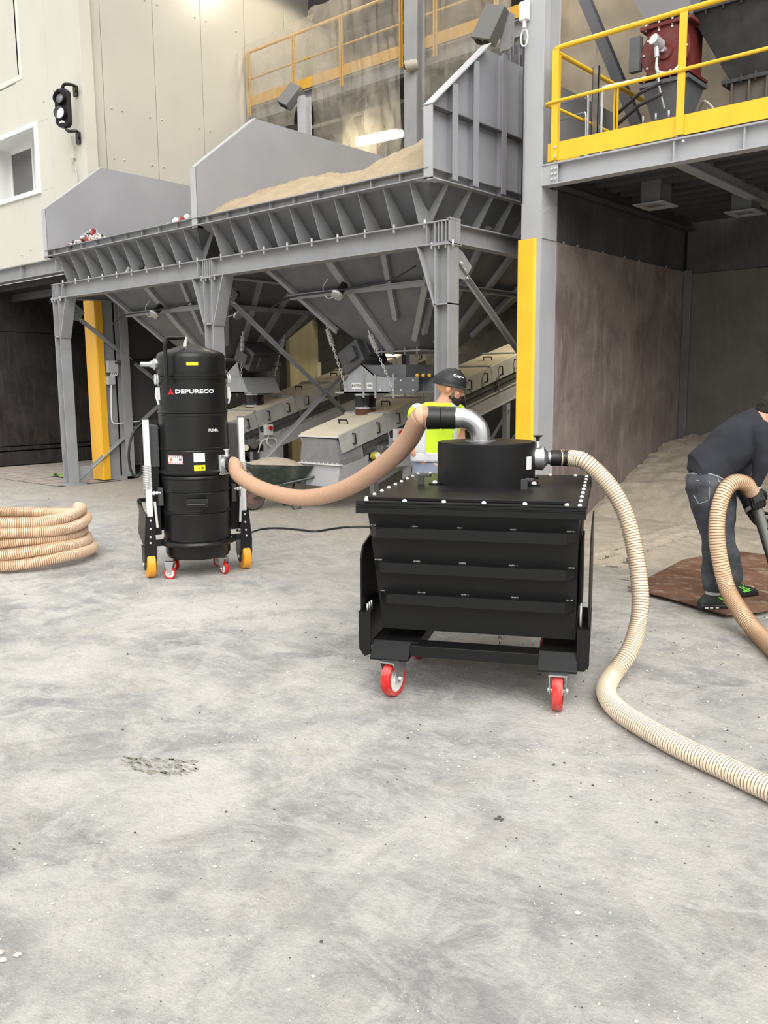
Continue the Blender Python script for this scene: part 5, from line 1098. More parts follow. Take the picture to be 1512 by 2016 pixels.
# side plates of the tipping cradle
b = MB(); b.prism([(-0.004, 0.1, 0.2), (-0.004, 0.08, 0.24), (-0.004, 0.08, 0.72), (-0.004, 0.12, 0.78), (-0.004, 0.4, 0.84), (-0.004, 0.9, 0.84), (-0.004, 0.9, 0.2)], (0.008, 0, 0)); kp(b, 'side_plate', BLK)
b = MB(); b.prism([(1.15, 0.1, 0.2), (1.15, 0.08, 0.24), (1.15, 0.08, 0.80), (1.15, 0.12, 0.84), (1.15, 0.4, 0.88), (1.15, 0.9, 0.88), (1.15, 0.9, 0.2)], (0.008, 0, 0)); kp(b, 'side_plate', BLK)
b = MB(); b.prism([(1.10, 0.3, 0.4), (1.10, 0.3, 0.78), (1.10, 0.8, 0.78), (1.10, 0.8, 0.4)], (0.01, 0, 0)); kp(b, 'inner_plate', BLKM)
for x0, x1, zt_ in ((-0.01, 0.055, 0.44), (1.10, 1.162, 0.415)):
    b = MB(); b.prism([(x0, 0.06, 0.24), (x0, 0.06, zt_), (x1, 0.06, zt_), (x1, 0.06, 0.215), (x0+0.03, 0.06, 0.2)] if x0 < 0 else [(x0, 0.06, 0.2), (x0, 0.06, zt_), (x1, 0.06, zt_), (x1, 0.06, 0.23), (x1-0.025, 0.06, 0.2)], (0, 0.012, 0)); b.box((x0, 0.06, zt_-0.005), (x1, 0.5, zt_)); kp(b, 'corner_channel', BLK, bevel=0.003)
b = MB()
for y in (0.09, 0.13, 0.17): b.cyl((0.03, y, 0.44), (0.03, y, 0.475), 0.005, 8)
for y in (0.12, 0.17): b.cyl((1.115, y, 0.41), (1.115, y, 0.52), 0.006, 8)
stuffp(kp(b, 'stud', CHR))
# base
for x0, x1 in ((0.055, 0.30), (0.92, 1.10)): b = MB(); b.box((x0, 0.09, 0.27), (x1, 0.9, 0.285)); b.box((x1-0.008 if x0 < 0.5 else x0, 0.09, 0.22), (x1 if x0 < 0.5 else x0+0.008, 0.9, 0.28)); kp(b, 'base_channel', BLK, bevel=0.002)
for xa, xb in ((0.06, 0.262), (0.915, 1.105)): b = MB(); b.prism([(xa, 0.09, 0.287), (xa, 0.02, 0.21), (xa, 0.02, 0.198), (xa, 0.16, 0.198), (xa, 0.16, 0.287)], (xb-xa, 0, 0)); kp(b, 'corner_plate', BLK, bevel=0.003)
b = MB(); b.box((0.26, 0.055, 0.217), (0.92, 0.17, 0.277)); kp(b, 'cross_tube', BLK, bevel=0.004)
b = MB(); b.box((0.26, 0.82, 0.217), (0.92, 0.9, 0.277)); kp(b, 'cross_tube', BLK, bevel=0.004)
for x, y, sw, r in ((0.175, 0.06, -0.28, 0.097), (1.015, 0.055, 0.02, 0.1), (0.16, 0.70, 0.5, 0.097), (0.96, 0.76, 0.9, 0.1)): caster(cart, x, y, r, 0.05, mat('dusty_red_tyre', (0.62, 0.015, 0.012), 0.4, dust=(0.6, 0.55, 0.5), dustamt=0.35, vscale=30, var=0.05), sw, top=0.2)
ch = MB()
for k in range(7):
    c0 = Vector((0.66, 0.6, 0.33-k*0.032)); s_ = Vector((1, 0, 0)) if k % 2 else Vector((0, 1, 0))
    ch.tube([c0+Vector((0, 0, 0.022*math.cos(a*PI/4)))+s_*0.011*math.sin(a*PI/4) for a in range(9)], 0.0035, 5, caps=False)
kp(ch, 'safety_chain', GALV)
DCX, DCY, DR, DZ = 0.523, 0.98, 0.288, 1.268
b = MB(); b.lathe((DCX, DCY, 1.028), (0, 0, 1), [(DR, 0), (DR, DZ-1.034), (DR-0.006, DZ-1.028), (0, DZ-1.028)], 72); kp(b, 'separator_drum', BLK)
b = MB(); b.lathe((DCX, DCY, 1.028), (0, 0, 1), [(DR, 0), (DR+0.02, 0), (DR+0.02, 0.008), (DR, 0.008)], 64)
for a in (-0.5, -2.5, 0.7, 2.4):
    b.cyl((DCX+(DR+0.05)*math.cos(a), DCY+(DR+0.05)*math.sin(a), 1.028), (DCX+(DR+0.05)*math.cos(a), DCY+(DR+0.05)*math.sin(a), 1.037), 0.035, 14)
kp(b, 'drum_foot', BLK)
b = MB()
for a in (-0.5, -2.5, 0.7, 2.4): b.lathe((DCX+(DR+0.05)*math.cos(a), DCY+(DR+0.05)*math.sin(a), 1.037), (0, 0, 1), [(0.015, 0), (0.013, 0.01), (0, 0.015)], 8)
stuffp(kp(b, 'foot_bolt', WHT))
for px, py in ((829, 953), (1032, 963)):
    h_ = CI @ P(px, py, Z=1.03); b = MB(); b.box((h_.x-0.018, h_.y-0.012, 1.028), (h_.x+0.018, h_.y+0.012, 1.085)); b.box((h_.x-0.0, h_.y, 1.07), (h_.x+0.05, h_.y+0.06, 1.085)); kp(b, 'lid_clamp', mat('clamp_grey', (0.05, 0.05, 0.05), 0.5), bevel=0.002)
b = MB(); b.grid(lambda i, j: Vector((DCX+(DR+0.0012)*math.cos(-0.52+0.2*i), DCY+(DR+0.0012)*math.sin(-0.52+0.2*i), 1.115+0.075*j)), 6, 1); part(kp(b, 'label', TW), 'white label with small print')
# elbow
FLP = Vector((DCX-0.03, DCY-0.02, DZ))
ELD = (CI.to_3x3() @ (-CR*0.99+Vector((CF.x, CF.y, 0))*0.12)).normalized()
Re = 0.118
arc = [FLP, FLP+Vector((0, 0, 0.012))]+[FLP+Vector((0, 0, 0.02))+ELD*(Re*(1-math.cos(a)))+Vector((0, 0, Re*math.sin(a)*1.0)) for a in [k*PI/2/16 for k in range(17)]]
arc.append(arc[-1]+ELD*0.03)
b = MB(); b.tube(arc, 0.058, 28); b.lathe(FLP, (0, 0, 1), [(0.058, 0), (0.092, 0), (0.092, 0.006), (0.058, 0.006)], 32); kp(b, 'elbow_pipe', GALV)
E0 = arc[-1]
b = MB(); b.lathe(E0-ELD*0.03, ELD, [(0.0585, 0), (0.062, 0), (0.062, 0.03), (0.0585, 0.03)], 28); kp(b, 'clamp_ring', GALV)
b = MB(); b.lathe(E0-ELD*0.0, ELD, [(0.06, 0), (0.066, 0.002), (0.067, 0.085), (0.064, 0.088), (0.067, 0.091), (0.069, 0.17), (0.06, 0.172)], 32); kp(b, 'rubber_cuff', RUB)
E1 = CM @ (E0+ELD*0.16); ED = CM.to_3x3() @ ELD
# side inlet
SD = (CI.to_3x3() @ (CR*0.99-Vector((CF.x, CF.y, 0))*0.05)).normalized()
SP = Vector((DCX, DCY, 1.17))+SD*(DR-0.01)
b = MB(); b.lathe(SP, SD, [(0.07, 0), (0.072, 0.045), (0.074, 0.045), (0.074, 0.055), (0.05, 0.072), (0.038, 0.085), (0.038, 0.12)], 28); kp(b, 'inlet_valve', GALV)
b = MB(); b.cyl(SP+SD*0.025+Vector((0,0,0.065)), SP+SD*0.025+Vector((0,0,0.1)), 0.012, 10); kp(b, 'valve_stem', CHR)
b = MB(); b.lathe(SP+SD*0.025+Vector((0,0,0.1)), (0,0,1), [(0.011, 0), (0.012, 0.02), (0.028, 0.028), (0.028, 0.034), (0, 0.034)], 16); kp(b, 'valve_knob', RUB)
b = MB(); b.lathe(SP+SD*0.1, SD, [(0.04, 0), (0.046, 0.002), (0.047, 0.06), (0.045, 0.063), (0.048, 0.066), (0.048, 0.125), (0.04, 0.127)], 28); kp(b, 'rubber_cuff', RUB)
S1 = CM @ (SP+SD*0.21); SDW = CM.to_3x3() @ SD

# ================================================================ HOSES
def hose_mat(name, c, rough=0.22, tr=0.35):
    m = mat(name, c, rough, var=0.04, vscale=5, coat=0.5); b = m.node_tree.nodes['Principled BSDF']; b.inputs['Subsurface Weight'].default_value = 0.25; b.inputs['Subsurface Radius'].default_value = (0.03, 0.015, 0.008); b.inputs['Subsurface Scale'].default_value = 0.4
    return m
HC = hose_mat('tan_polyurethane', (0.78, 0.57, 0.39)); HP = hose_mat('pink_tan_polyurethane', (0.70, 0.45, 0.30)); HW = mat('copper_coloured_spiral', (0.36, 0.22, 0.12), 0.4, metal=0.2); HL = hose_mat('pale_polyurethane', (0.85, 0.72, 0.55))
def hose(name, pts, r, pitch, mats, amp=0.07, n=20, parent=None, seg=12, sub=5, wide=True):
    path = resample(catmull(pts, seg*3), pitch/sub)
    b = MB(); rs = []; N = len(path)
    for i in range(N):
        ph = i % sub
        rs.append(r*(1+amp) if ph in (1, 2) else r*(1-amp*0.3))
    up = Vector((0,0,1)); rings = []
    for i, p in enumerate(path):
        t = (path[min(i+1, N-1)]-path[max(i-1, 0)]).normalized(); u = up-t*up.dot(t)
        if u.length < 1e-4: u = t.orthogonal()
        u.normalize(); up = u; w = t.cross(u)
        rings.append([p+(u*math.cos(2*PI*k/n)+w*math.sin(2*PI*k/n))*rs[i] for k in range(n)])
    vs = [v for rg in rings for v in rg]
    for i in range(N-1):
        mi = 1 if (i % sub) == 0 or (sub > 3 and (i % sub) == sub-1 and False) else 0
        pass
    b.v = vs; b.f = []; 
    for i in range(N-1):
        mi = 1 if (i % sub) in ((1, 2) if wide else (1,)) else 0
        for k in range(n): b.f.append([i*n+k, i*n+(k+1) % n, (i+1)*n+(k+1) % n, (i+1)*n+k]); b.mi.append(mi); b.sm.append(True)
    b.add(rings[0], [list(range(n))[::-1]], 0); b.add(rings[-1], [list(range(n))], 0)
    return b.build(name, mats, parent)
# hose 1: vacuum to elbow
h1 = [VIN-VDIR*0.06, VIN+VDIR*0.03]
for px, py, D in ((470, 935, 7.1), (505, 958, 6.9), (545, 972, 6.7), (590, 980, 6.45), (640, 975, 6.2), (690, 957, 5.95), (735, 930, 5.72), (775, 898, 5.5), (806, 863, 5.3)): h1.append(P(px, py, D=D))
h1 += [E1+ED*0.05, E1-ED*0.0, E1-ED*0.05]
o = hose('suction_hose', h1, 0.061, 0.015, [HP, mat('pinkish_spiral', (0.46, 0.27, 0.17), 0.35)], 0.025, 24); tag(o, 'sagging tan hose linking the vacuum to the skip elbow', 'hose')
b = MB(); b.lathe(VIN-VDIR*0.05, VDIR, [(0.06, 0), (0.068, 0), (0.068, 0.06), (0.06, 0.06)], 24); b.build('hose_cuff', RUB, o)
# hose 2: from side inlet down to the floor
h2 = [S1-SDW*0.05, S1]
for px, py, D in ((1150, 908, 5.0), (1182, 935, 4.97), (1212, 973, 4.94), (1234, 1020, 4.92), (1248, 1075, 4.9), (1257, 1130, 4.87), (1261, 1185, 4.83), (1254, 1240, 4.78), (1235, 1290, 4.68)): h2.append(P(px, py, D=D))
for px, py in ((1204, 1332), (1193, 1362), (1215, 1396), (1272, 1434), (1345, 1474), (1425, 1511), (1505, 1549), (1600, 1592), (1720, 1635), (1880, 1640), (2050, 1590)): h2.append(P(px, py, Z=0.052))
print('h2', [round((q-CAM).dot(CF), 2) for q in h2], 'z', [round(q.z, 2) for q in h2])
o = hose('suction_hose', h2, 0.047, 0.0155, [HL, mat('dark_copper_spiral', (0.13, 0.07, 0.035), 0.4)], 0.055, 20, wide=False); tag(o, 'cream ribbed hose curving from the skip inlet down across the floor', 'hose')
# hose 3: held by the bending man
h3 = []
for px, py, D in ((1480, 968, 5.98), (1468, 953, 5.93), (1448, 949, 5.88), (1429, 963, 5.84), (1415, 1000, 5.82), (1411, 1050, 5.8), (1418, 1105, 5.8), (1434, 1163, 5.78)): h3.append(P(px, py, D=D))
h3.append(P(1464, 1213, D=5.5))
for px, py in ((1500, 1255), (1560, 1310), (1640, 1365), (1750, 1405), (1880, 1400), (2050, 1350)): h3.append(P(px, py, Z=0.055))
print('h3', [round((q-CAM).dot(CF), 2) for q in h3], 'z', [round(q.z, 2) for q in h3])
o = hose('suction_hose', h3, 0.053, 0.018, [HC, HW], 0.05, 20, sub=6); tag(o, 'tan ribbed hose looping from the bent man\'s hand to the floor', 'hose')
# coiled hose
cen = P(20, 1132, Z=0)+Vector((-CR.y, CR.x, 0)).normalized()*0.62; cen = Vector((cen.x, cen.y, 0))-Vector((0.08, 0.06, 0))
turns = 4.6; pts = []
for k in range(int(turns*24)+1):
    a = 2*PI*k/24; t_ = k/24
    rr = 0.555+0.03*math.sin(t_*2.1)-0.012*t_; pts.append(cen+Vector((rr*math.cos(a-2.3), rr*math.sin(a-2.3), 0.058+0.088*t_ + 0.012*math.sin(3*a+t_))))
o = hose('coiled_hose', pts, 0.05, 0.017, [HC, HW], 0.05, 16, seg=3); tag(o, 'coil of spare tan hose lying on the floor', 'hose')
b = MB(); kk = P(2, 1118, Z=0.1); b.box(kk-Vector((0.05, 0.01, 0.05)), kk+Vector((0.01, 0.0, 0.02))); 
# power cable
pc = [VM @ Vector((0.42, 0.3, 0.3))]
for px, py in ((492, 1047), (520, 1041), (555, 1040), (590, 1043), (620, 1046), (655, 1041), (690, 1037), (735, 1037), (790, 1040)): pc.append(P(px, py, Z=0.012))
pc[1] = P(489, 1049, Z=0.03)
b = MB(); b.tube(catmull(pc, 8), 0.011, 8); tag(b.build('power_cable', RUB), 'thin black cable on the floor between vacuum and skip', 'cable')
# ================================================================ SAND, PLATE, PEBBLES
PITS = [P(px, py, Z=0.03) for px, py in ((1202,1091),(1224,1085),(1244,1079),(1280,1068),(1300,1062),(1318,1058),(1180,1117),(1201,1111),(1225,1105),(1243,1100),(1263,1094),(1284,1087),(1303,1081),(1319,1075),(1337,1069),(1356,1064),(1184,1098),(1340,1050),(1358,1046),(1372,1058))]
def heap(x, y):
    wx, wy = x+4.8, 11.7-y
    base = max(0, (y-9.15)/2.5)
    # ridge hugging the back wall and the side wall
    h = 0.78*max(0, min(1, (y-9.05-0.10*wx)/2.5))**0.85
    h *= 0.92+0.25*math.exp(-((wx-1.2)/1.0)**2)
    h += 0.03*noise.noise(Vector((x*2.0, y*2.0, 0)))*min(1, h*4)
    h += 0.05*abs(noise.noise(Vector((x*1.2, y*4.0, 7))))*min(1, h*3)
    # thin layer in front with wheel tread prints
    h += 0.10*abs(noise.noise(Vector((x*2.2, y*2.2, 4))))*min(1, h*2.5)*math.exp(-wx*1.2)
    if wx < 0.5: h += 0.07*(noise.noise(Vector((y*7, 0, 3)))+0.5*noise.noise(Vector((y*19, 0, 3))))*min(1, h*3)*(1-wx*2)
    if wy < 0.5: h += 0.05*(noise.noise(Vector((x*6, 0, 8)))+0.5*noise.noise(Vector((x*17, 0, 3))))*(1-wy*2)
    lay = 0.085*max(0, min(1, (y-6.5-0.22*wx)*1.6))*max(0, min(1, (x+5.0)*3))
    if y < 8.6: lay *= 1-0.72*max(0, min(1, (x+3.15)*3))*max(0, min(1, (8.6-y)*3))
    u = (x+4.2)*0.80+(y-7.6)*0.6; v = -(x+4.2)*0.6+(y-7.6)*0.8
    pit = False
    if lay > 0.01 and h < 0.25:
        for q in PITS:
            dx, dy = x-q[0], y-q[1]
            if abs(dx) < 0.2 and abs(dy) < 0.2:
                a, c_ = dx*0.8+dy*0.6, -dx*0.6+dy*0.8; r2 = (a/0.075)**2+(c_/0.055)**2
                pit = pit or r2 < 1.3
                lay -= 0.075*math.exp(-r2*r2); lay += 0.016*math.exp(-(math.sqrt(r2)-1.5)**2*4)
    lay += 0.012*noise.noise(Vector((x*7, y*7, 1)))+0.02*noise.noise(Vector((x*2.5, y*2.5, 9)))
    if pit: lay = max(lay, 0.013)
    return max(h, 0)+lay
b = MB(); X0, X1, Y0, Y1 = -4.79, 4.4, 6.5, 11.69
def hf(i, j):
    x = X0+(X1-X0)*i**1.3; y = Y0+(Y1-Y0)*j; return Vector((x, y, heap(x, y)-0.006))
b.grid(hf, 420, 330)
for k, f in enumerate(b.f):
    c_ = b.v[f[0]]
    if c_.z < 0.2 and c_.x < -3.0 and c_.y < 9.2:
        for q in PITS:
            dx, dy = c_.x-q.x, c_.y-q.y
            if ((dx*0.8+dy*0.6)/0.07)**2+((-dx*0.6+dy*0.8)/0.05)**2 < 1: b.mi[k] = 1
PITSAND = mat('dark_print_sand', (0.16, 0.135, 0.105), 0.95, var=0.2, vscale=20, bump=0.5)  # darker sand colour for the faces inside the tread prints
o = b.build('sand_heap', [SAND, PITSAND]); tag(o, 'beige sand heaped along the walls of the right bay with tyre prints', 'sand', kind='stuff')
RUSTF = steel_mat('rusty_floor_plate', (0.13, 0.06, 0.035), (0.24, 0.13, 0.08), (0.42, 0.35, 0.26), 0.6, 0.7)
b = MB(); pl_ = [(1236, 1158), (1262, 1147), (1345, 1104), (1440, 1086), (1560, 1100), (1600, 1180), (1500, 1205), (1430, 1212), (1330, 1182)]
b.prism([P(px, py, Z=0.03) for px, py in pl_], (0, 0, 0.012)); o = b.build('steel_floor_plate', RUSTF); tag(o, 'rusty brown steel plate on the floor under the bent man', 'floor plate')
PLZ = 0.042
def kerbline(name, pts, w, m, lab): pass
b = MB(); rnd = random.Random(11)
def peb(b, x, y, z, s, mi):
    M = Matrix.Translation((x, y, z+s*0.3)) @ Matrix.Rotation(rnd.uniform(0, 6), 4, 'Z')
    vs = [Vector((rnd.uniform(.6, 1)*s*a, rnd.uniform(.6, 1)*s*c, rnd.uniform(.5, 1)*s*d*0.7)) for a, c, d in ((1,0,0),(-1,0,0),(0,1,0),(0,-1,0),(0,0,1),(0,0,-1))]
    b.add([M @ v for v in vs], [(0,2,4),(2,1,4),(1,3,4),(3,0,4),(2,0,5),(1,2,5),(3,1,5),(0,3,5)], mi)
for k in range(9000):
    r_ = rnd.random()
    if r_ < 0.55: x, y = rnd.uniform(-3.5, 1.2), rnd.uniform(0.6, 5.5)
    elif r_ < 0.8: x, y = rnd.uniform(-12, -2), rnd.uniform(1.5, 7)
    else: x, y = rnd.uniform(-2.2, 1.5), rnd.uniform(2.8, 6.5)
    if noise.noise(Vector((x*1.3, y*1.3, 3))) < -0.15: continue
    s = 0.0024+0.0065*rnd.random()**4
    if r_ > 0.55: s *= 1.35
    peb(b, x, y, 0.0, s, rnd.choice((0, 0, 0, 0, 1, 2)))
stones = [mat('pale_grit', (0.66, 0.62, 0.54), 0.9), mat('dark_grit', (0.09, 0.08, 0.07), 0.9), mat('grey_grit', (0.4, 0.38, 0.35), 0.9)]
tag(b.build('floor_grit', stones), 'scattered pale and dark grit over the concrete floor', 'grit', kind='stuff')
for px, py, s, mi, lab in ((1403, 1614, 0.012, 2, 'small grey stone on the floor at the lower right below the cream hose'), (1168, 1548, 0.009, 1, 'tiny black stone on the open floor below the skip'), (1140, 1800, 0.012, 0, 'pale lump of sand on the floor near the bottom right'), (14, 1882, 0.03, 0, 'white crumbled lump at the lower left edge of the floor'), (984, 1612, 0.02, 1, 'dark twig-like scrap on the floor below the skip')):
    c0 = P(px, py, Z=0); b = MB()
    for k in range(5 if s > 0.015 else 1): peb(b, c0.x+rnd.uniform(-s, s)*0.8, c0.y+rnd.uniform(-s, s)*0.8, 0, s*(1 if s < 0.015 else 0.5), mi)
    tag(b.build('stone', stones), lab, 'stone')
# tyre print stain of dark scraped dust
b = MB(); TT = mat('dark_scuff', (0.31, 0.30, 0.26), 0.9, var=0.3, vscale=30)
for k in range(300):
    u_, v_ = rnd.random(), rnd.random(); px = 240+150*u_; py = 1486+(10+28*math.sin(PI*min(1, u_*0.8+0.1)))*v_+12*u_
    if (v_*3+u_*0.6) % 1 < 0.35: continue
    w_, h_ = rnd.uniform(2.5, 7), rnd.uniform(1, 2.2)
    b.prism([P(px+w_*math.cos(a)*rnd.uniform(.7, 1.2), py+h_*math.sin(a)*rnd.uniform(.6, 1.3)+w_*math.cos(a)*0.25, Z=0.001) for a in [t*PI/3.5 for t in range(7)]], (0, 0, 0.0008))
o = tag(b.build('tyre_print', TT), 'dark tyre print smudge on the concrete left of centre', 'tyre print')
# ================================================================ WHEELBARROW
wa = P(497, 985, D=11.25); wb_ = P(645, 922, D=11.6); dirw = Vector((wb_.x-wa.x, wb_.y-wa.y, 0)); az = math.atan2(dirw.y, dirw.x)
bw = thing('wheelbarrow', 'dark green wheelbarrow heaped with sand behind the sagging hose', 'wheelbarrow', (wa.x, wa.y, 0), az)
GRN = mat('dark_green_paint', (0.025, 0.04, 0.032), 0.5, dust=DIRT, dustamt=0.4); L_ = dirw.length
b = MB(); b.lathe((0, -0.05, 0.17), (0, 1, 0), [(0.09, 0), (0.15, 0.0), (0.17, 0.03), (0.17, 0.07), (0.15, 0.1), (0.09, 0.1)], 24); wo_ = b.build('tyre', mat('worn_tyre', (0.09, 0.07, 0.055), 0.9), bw)
b = MB(); b.lathe((0, -0.03, 0.17), (0, 1, 0), [(0, 0), (0.1, 0), (0.1, 0.06), (0, 0.06)], 20); b.build('rim', mat('rust_rim', (0.16, 0.09, 0.07), 0.7), wo_)
def trough(zo, k0, k1): return None
t0 = [(-0.08, -0.28), (0.75, -0.3), (0.75, 0.3), (-0.08, 0.28)]; t1 = [(0.15, -0.16), (0.6, -0.18), (0.6, 0.18), (0.15, 0.16)]
b = MB(); b.add([(x, y, 0.62-0.05*i_) for i_, (x, y) in zip((0, 1, 1, 0), t0)]+[(x, y, 0.34) for x, y in t1]+[(x*0.97+0.01, y*0.96, 0.62-0.05*i_) for i_, (x, y) in zip((0, 1, 1, 0), t0)]+[(x, y*0.95, 0.355) for x, y in t1], [(0,1,5,4),(1,2,6,5),(2,3,7,6),(3,0,4,7),(4,5,6,7),(8,12,13,9),(9,13,14,10),(10,14,15,11),(11,15,12,8),(12,15,14,13),(0,8,9,1),(1,9,10,2),(2,10,11,3),(3,11,8,0)]); b.build('tray', GRN, bw)
b = MB(); b.grid(lambda i, j: Vector((-0.06+0.78*i, -0.27+0.54*j, 0.585-0.05*i+0.12*math.sin(PI*i)**0.7*math.sin(PI*j)**0.7+0.012*noise.noise(Vector((i*7, j*7, 0))))), 24, 18); stuffp(b.build('sand', SAND, bw))
for s in (-1, 1):
    b = MB(); b.tube(catmull([(0, s*0.07, 0.17), (0.3, s*0.17, 0.32), (0.75, s*0.27, 0.42), (0.95, s*0.29, 0.5), (L_, s*0.3, 0.58)], 6), 0.017, 8); hd = b.build('handle_bar', mat('dark_tube', (0.05, 0.05, 0.05), 0.4), bw)
    b = MB(); b.tube([(L_-0.02, s*0.3, 0.575), (L_+0.14, s*0.3, 0.585)], 0.022, 10); b.build('grip', RUB, hd)
    b = MB(); b.tube(catmull([(0.35, s*0.2, 0.36), (0.48, s*0.22, 0.03), (0.54, s*0.22, 0.012), (0.58, s*0.22, 0.03), (0.66, s*0.24, 0.4)], 5), 0.014, 8); b.build('leg', GRN, bw)
b = MB(); b.tube([(0.5, -0.22, 0.2), (0.5, 0.22, 0.2)], 0.01, 6); b.build('cross_stay', GRN, bw)
# green cloth scrap beside the left column
g0 = P(118, 938, Z=0.02); b = MB(); b.grid(lambda i, j: Vector((g0.x-0.22+0.5*i, g0.y-0.1+0.22*j, 0.03+0.05*noise.noise(Vector((i*3, j*3, 4)))+0.03*math.sin(i*PI))), 14, 8); tag(b.build('cloth_scrap', mat('green_scrap', (0.2, 0.32, 0.08), 0.8)), 'small green rag on the boards behind the left frame column', 'rag')

# ================================================================ PEOPLE
def bake(mb, name, m, parent, voxel=0.009, smooth=4, extra=None):
    me = mb.mesh(name, m); o = bpy.data.objects.new(name, me); COL.objects.link(o)
    r = o.modifiers.new('r', 'REMESH'); r.mode = 'VOXEL'; r.voxel_size = voxel; r.use_smooth_shade = True
    s_ = o.modifiers.new('s', 'SMOOTH'); s_.iterations = smooth; s_.factor = 0.5
    bpy.context.view_layer.update()
    n_ = bpy.data.meshes.new_from_object(o.evaluated_get(bpy.context.evaluated_depsgraph_get()))
    o.modifiers.clear(); o.data = n_; o.data.name = name
    if extra:
        for v in n_.vertices: v.co = extra(v.co)
    for p in n_.polygons: p.use_smooth = True
    o.parent = parent; return o
def limb(mb, pts, rs, n=16):
    pts = [Vector(p) for p in pts]
    pp_ = catmull(pts, 5); N = len(pts); rr = []
    for i in range(len(pp_)):
        t = i/5; k = min(int(t), N-2); f = t-k; f = f*f*(3-2*f); rr.append(rs[k]*(1-f)+rs[k+1]*f)
    mb.tube(pp_, rr, n); mb.ball(pts[0], rs[0], 7); mb.ball(pts[-1], rs[-1], 7)
def loft(mb, secs, n=24):
    """secs: (centre, half-width, half-depth, width axis, depth axis)"""
    rings = []
    for c, a, d, wv, dv in secs:
        c, wv, dv = Vector(c), Vector(wv).normalized(), Vector(dv).normalized()
        rings.append([c+wv*(a*math.copysign(abs(math.cos(2*PI*k/n))**0.85, math.cos(2*PI*k/n)))+dv*(d*math.copysign(abs(math.sin(2*PI*k/n))**0.85, math.sin(2*PI*k/n))) for k in range(n)])
    vs = [v for r in rings for v in r]
    mb.add(vs, [(i*n+k, i*n+(k+1) % n, (i+1)*n+(k+1) % n, (i+1)*n+k) for i in range(len(secs)-1) for k in range(n)], 0, True)
    mb.add(rings[0], [list(range(n))[::-1]]); mb.add(rings[-1], [list(range(n))])
def oball(mb, M, c, r, sc, n=9):
    k = MB(); k.ball((0, 0, 0), 1, n, (r*sc[0], r*sc[1], r*sc[2])); T_ = M @ Matrix.Translation(c)
    mb.add([T_ @ v for v in k.v], k.f, 0, True)
def head(mb, M, s=1.0):
    """M: head frame, x forward (face), y left, z up; origin at head centre"""
    oball(mb, M, (-0.012*s, 0, 0.03*s), 0.1*s, (0.98, 0.78, 0.92)); oball(mb, M, (0.03*s, 0, -0.045*s), 0.075*s, (0.78, 0.78, 0.95))
    oball(mb, M, (0.058*s, 0, -0.088*s), 0.032*s, (0.9, 1.1, 0.7)); oball(mb, M, (0.088*s, 0, -0.012*s), 0.013*s, (0.9, 0.8, 2.0)); oball(mb, M, (0.1*s, 0, -0.028*s), 0.014*s, (1, 1.0, 0.8))
    oball(mb, M, (0.075*s, 0, 0.028*s), 0.03*s, (0.6, 1.8, 0.35)); oball(mb, M, (0.083*s, 0, -0.058*s), 0.014*s, (0.7, 1.8, 0.5)); oball(mb, M, (0.081*s, 0, -0.07*s), 0.014*s, (0.7, 1.5, 0.5))
    for e in (-1, 1): oball(mb, M, (-0.012*s, e*0.083*s, -0.01*s), 0.033*s, (0.62, 0.33, 1.05)); oball(mb, M, (0.06*s, e*0.045*s, -0.03*s), 0.025*s, (0.6, 0.8, 0.7))
def handm(mb, wrist, d, nrm, curl=0.5, s=1.0, thumb=1, f_r=0.0088):
    """d: direction of fingers, nrm: palm normal (fingers curl towards it)"""
    w = Vector(wrist); d = Vector(d).normalized(); nr = Vector(nrm); nr = (nr-d*nr.dot(d)).normalized(); sd = d.cross(nr)*thumb
    for k in range(4):
        o_ = (k-1.5)*0.02*s
        mb.tube([w+sd*o_*0.6, w+d*0.045*s+sd*o_*0.9, w+d*0.09*s+sd*o_], [0.016*s, 0.015*s, 0.013*s], 10); mb.ball(w+d*0.09*s+sd*o_, 0.012*s, 6)
        Ls = [0.04, 0.027, 0.022]; Ls = [x*s*(0.88, 0.96, 1.04, 0.98)[3-k] if True else x for x in Ls]
        p = w+d*0.088*s+sd*o_*1.05; a = 0; pts = [p]
        for j, l in enumerate(Ls):
            a += curl*(0.8, 1.0, 0.7)[j]; p = p+(d*math.cos(a)+nr*math.sin(a))*l; pts.append(p)
        mb.tube(pts, [f_r*1.1*s, f_r*s, f_r*0.95*s, f_r*0.8*s], 8); mb.ball(pts[-1], f_r*0.8*s, 5)
        for q_ in pts[1:-1]: mb.ball(q_, f_r*s, 5)
    p0 = w+d*0.025*s+sd*0.03*s; p1 = p0+(d*0.6+sd*0.7+nr*0.3).normalized()*0.035*s; p2 = p1+(d*0.8+sd*0.25+nr*(0.4+curl*0.5)).normalized()*0.03*s; p3 = p2+(d*0.8+nr*(0.5+curl*0.6)).normalized()*0.024*s
    mb.tube([p0, p1, p2, p3], [0.014*s, 0.012*s, 0.010*s, 0.009*s], 8); mb.ball(p3, 0.009*s, 5); mb.ball(p1, 0.012*s, 5); mb.ball(p2, 0.0105*s, 5)
SKIN = mat('skin', (0.62, 0.33, 0.22), 0.5, var=0.06, vscale=12); SKIN.node_tree.nodes['Principled BSDF'].inputs['Subsurface Weight'].default_value = 0.15; SKIN.node_tree.nodes['Principled BSDF'].inputs['Subsurface Scale'].default_value = 0.05
E1_ = Vector((CR.x, CR.y, 0)).normalized(); E2_ = Vector((-E1_.y, E1_.x, 0)); RZ = math.atan2(E1_.y, E1_.x)
def wrinkle(amp, sc, seed=0, sz=1.0):
    def f(co): 
        n_ = noise.noise_vector(Vector((co.x*sc, co.y*sc, co.z*sc*sz+seed))); return co+n_*amp
    return f
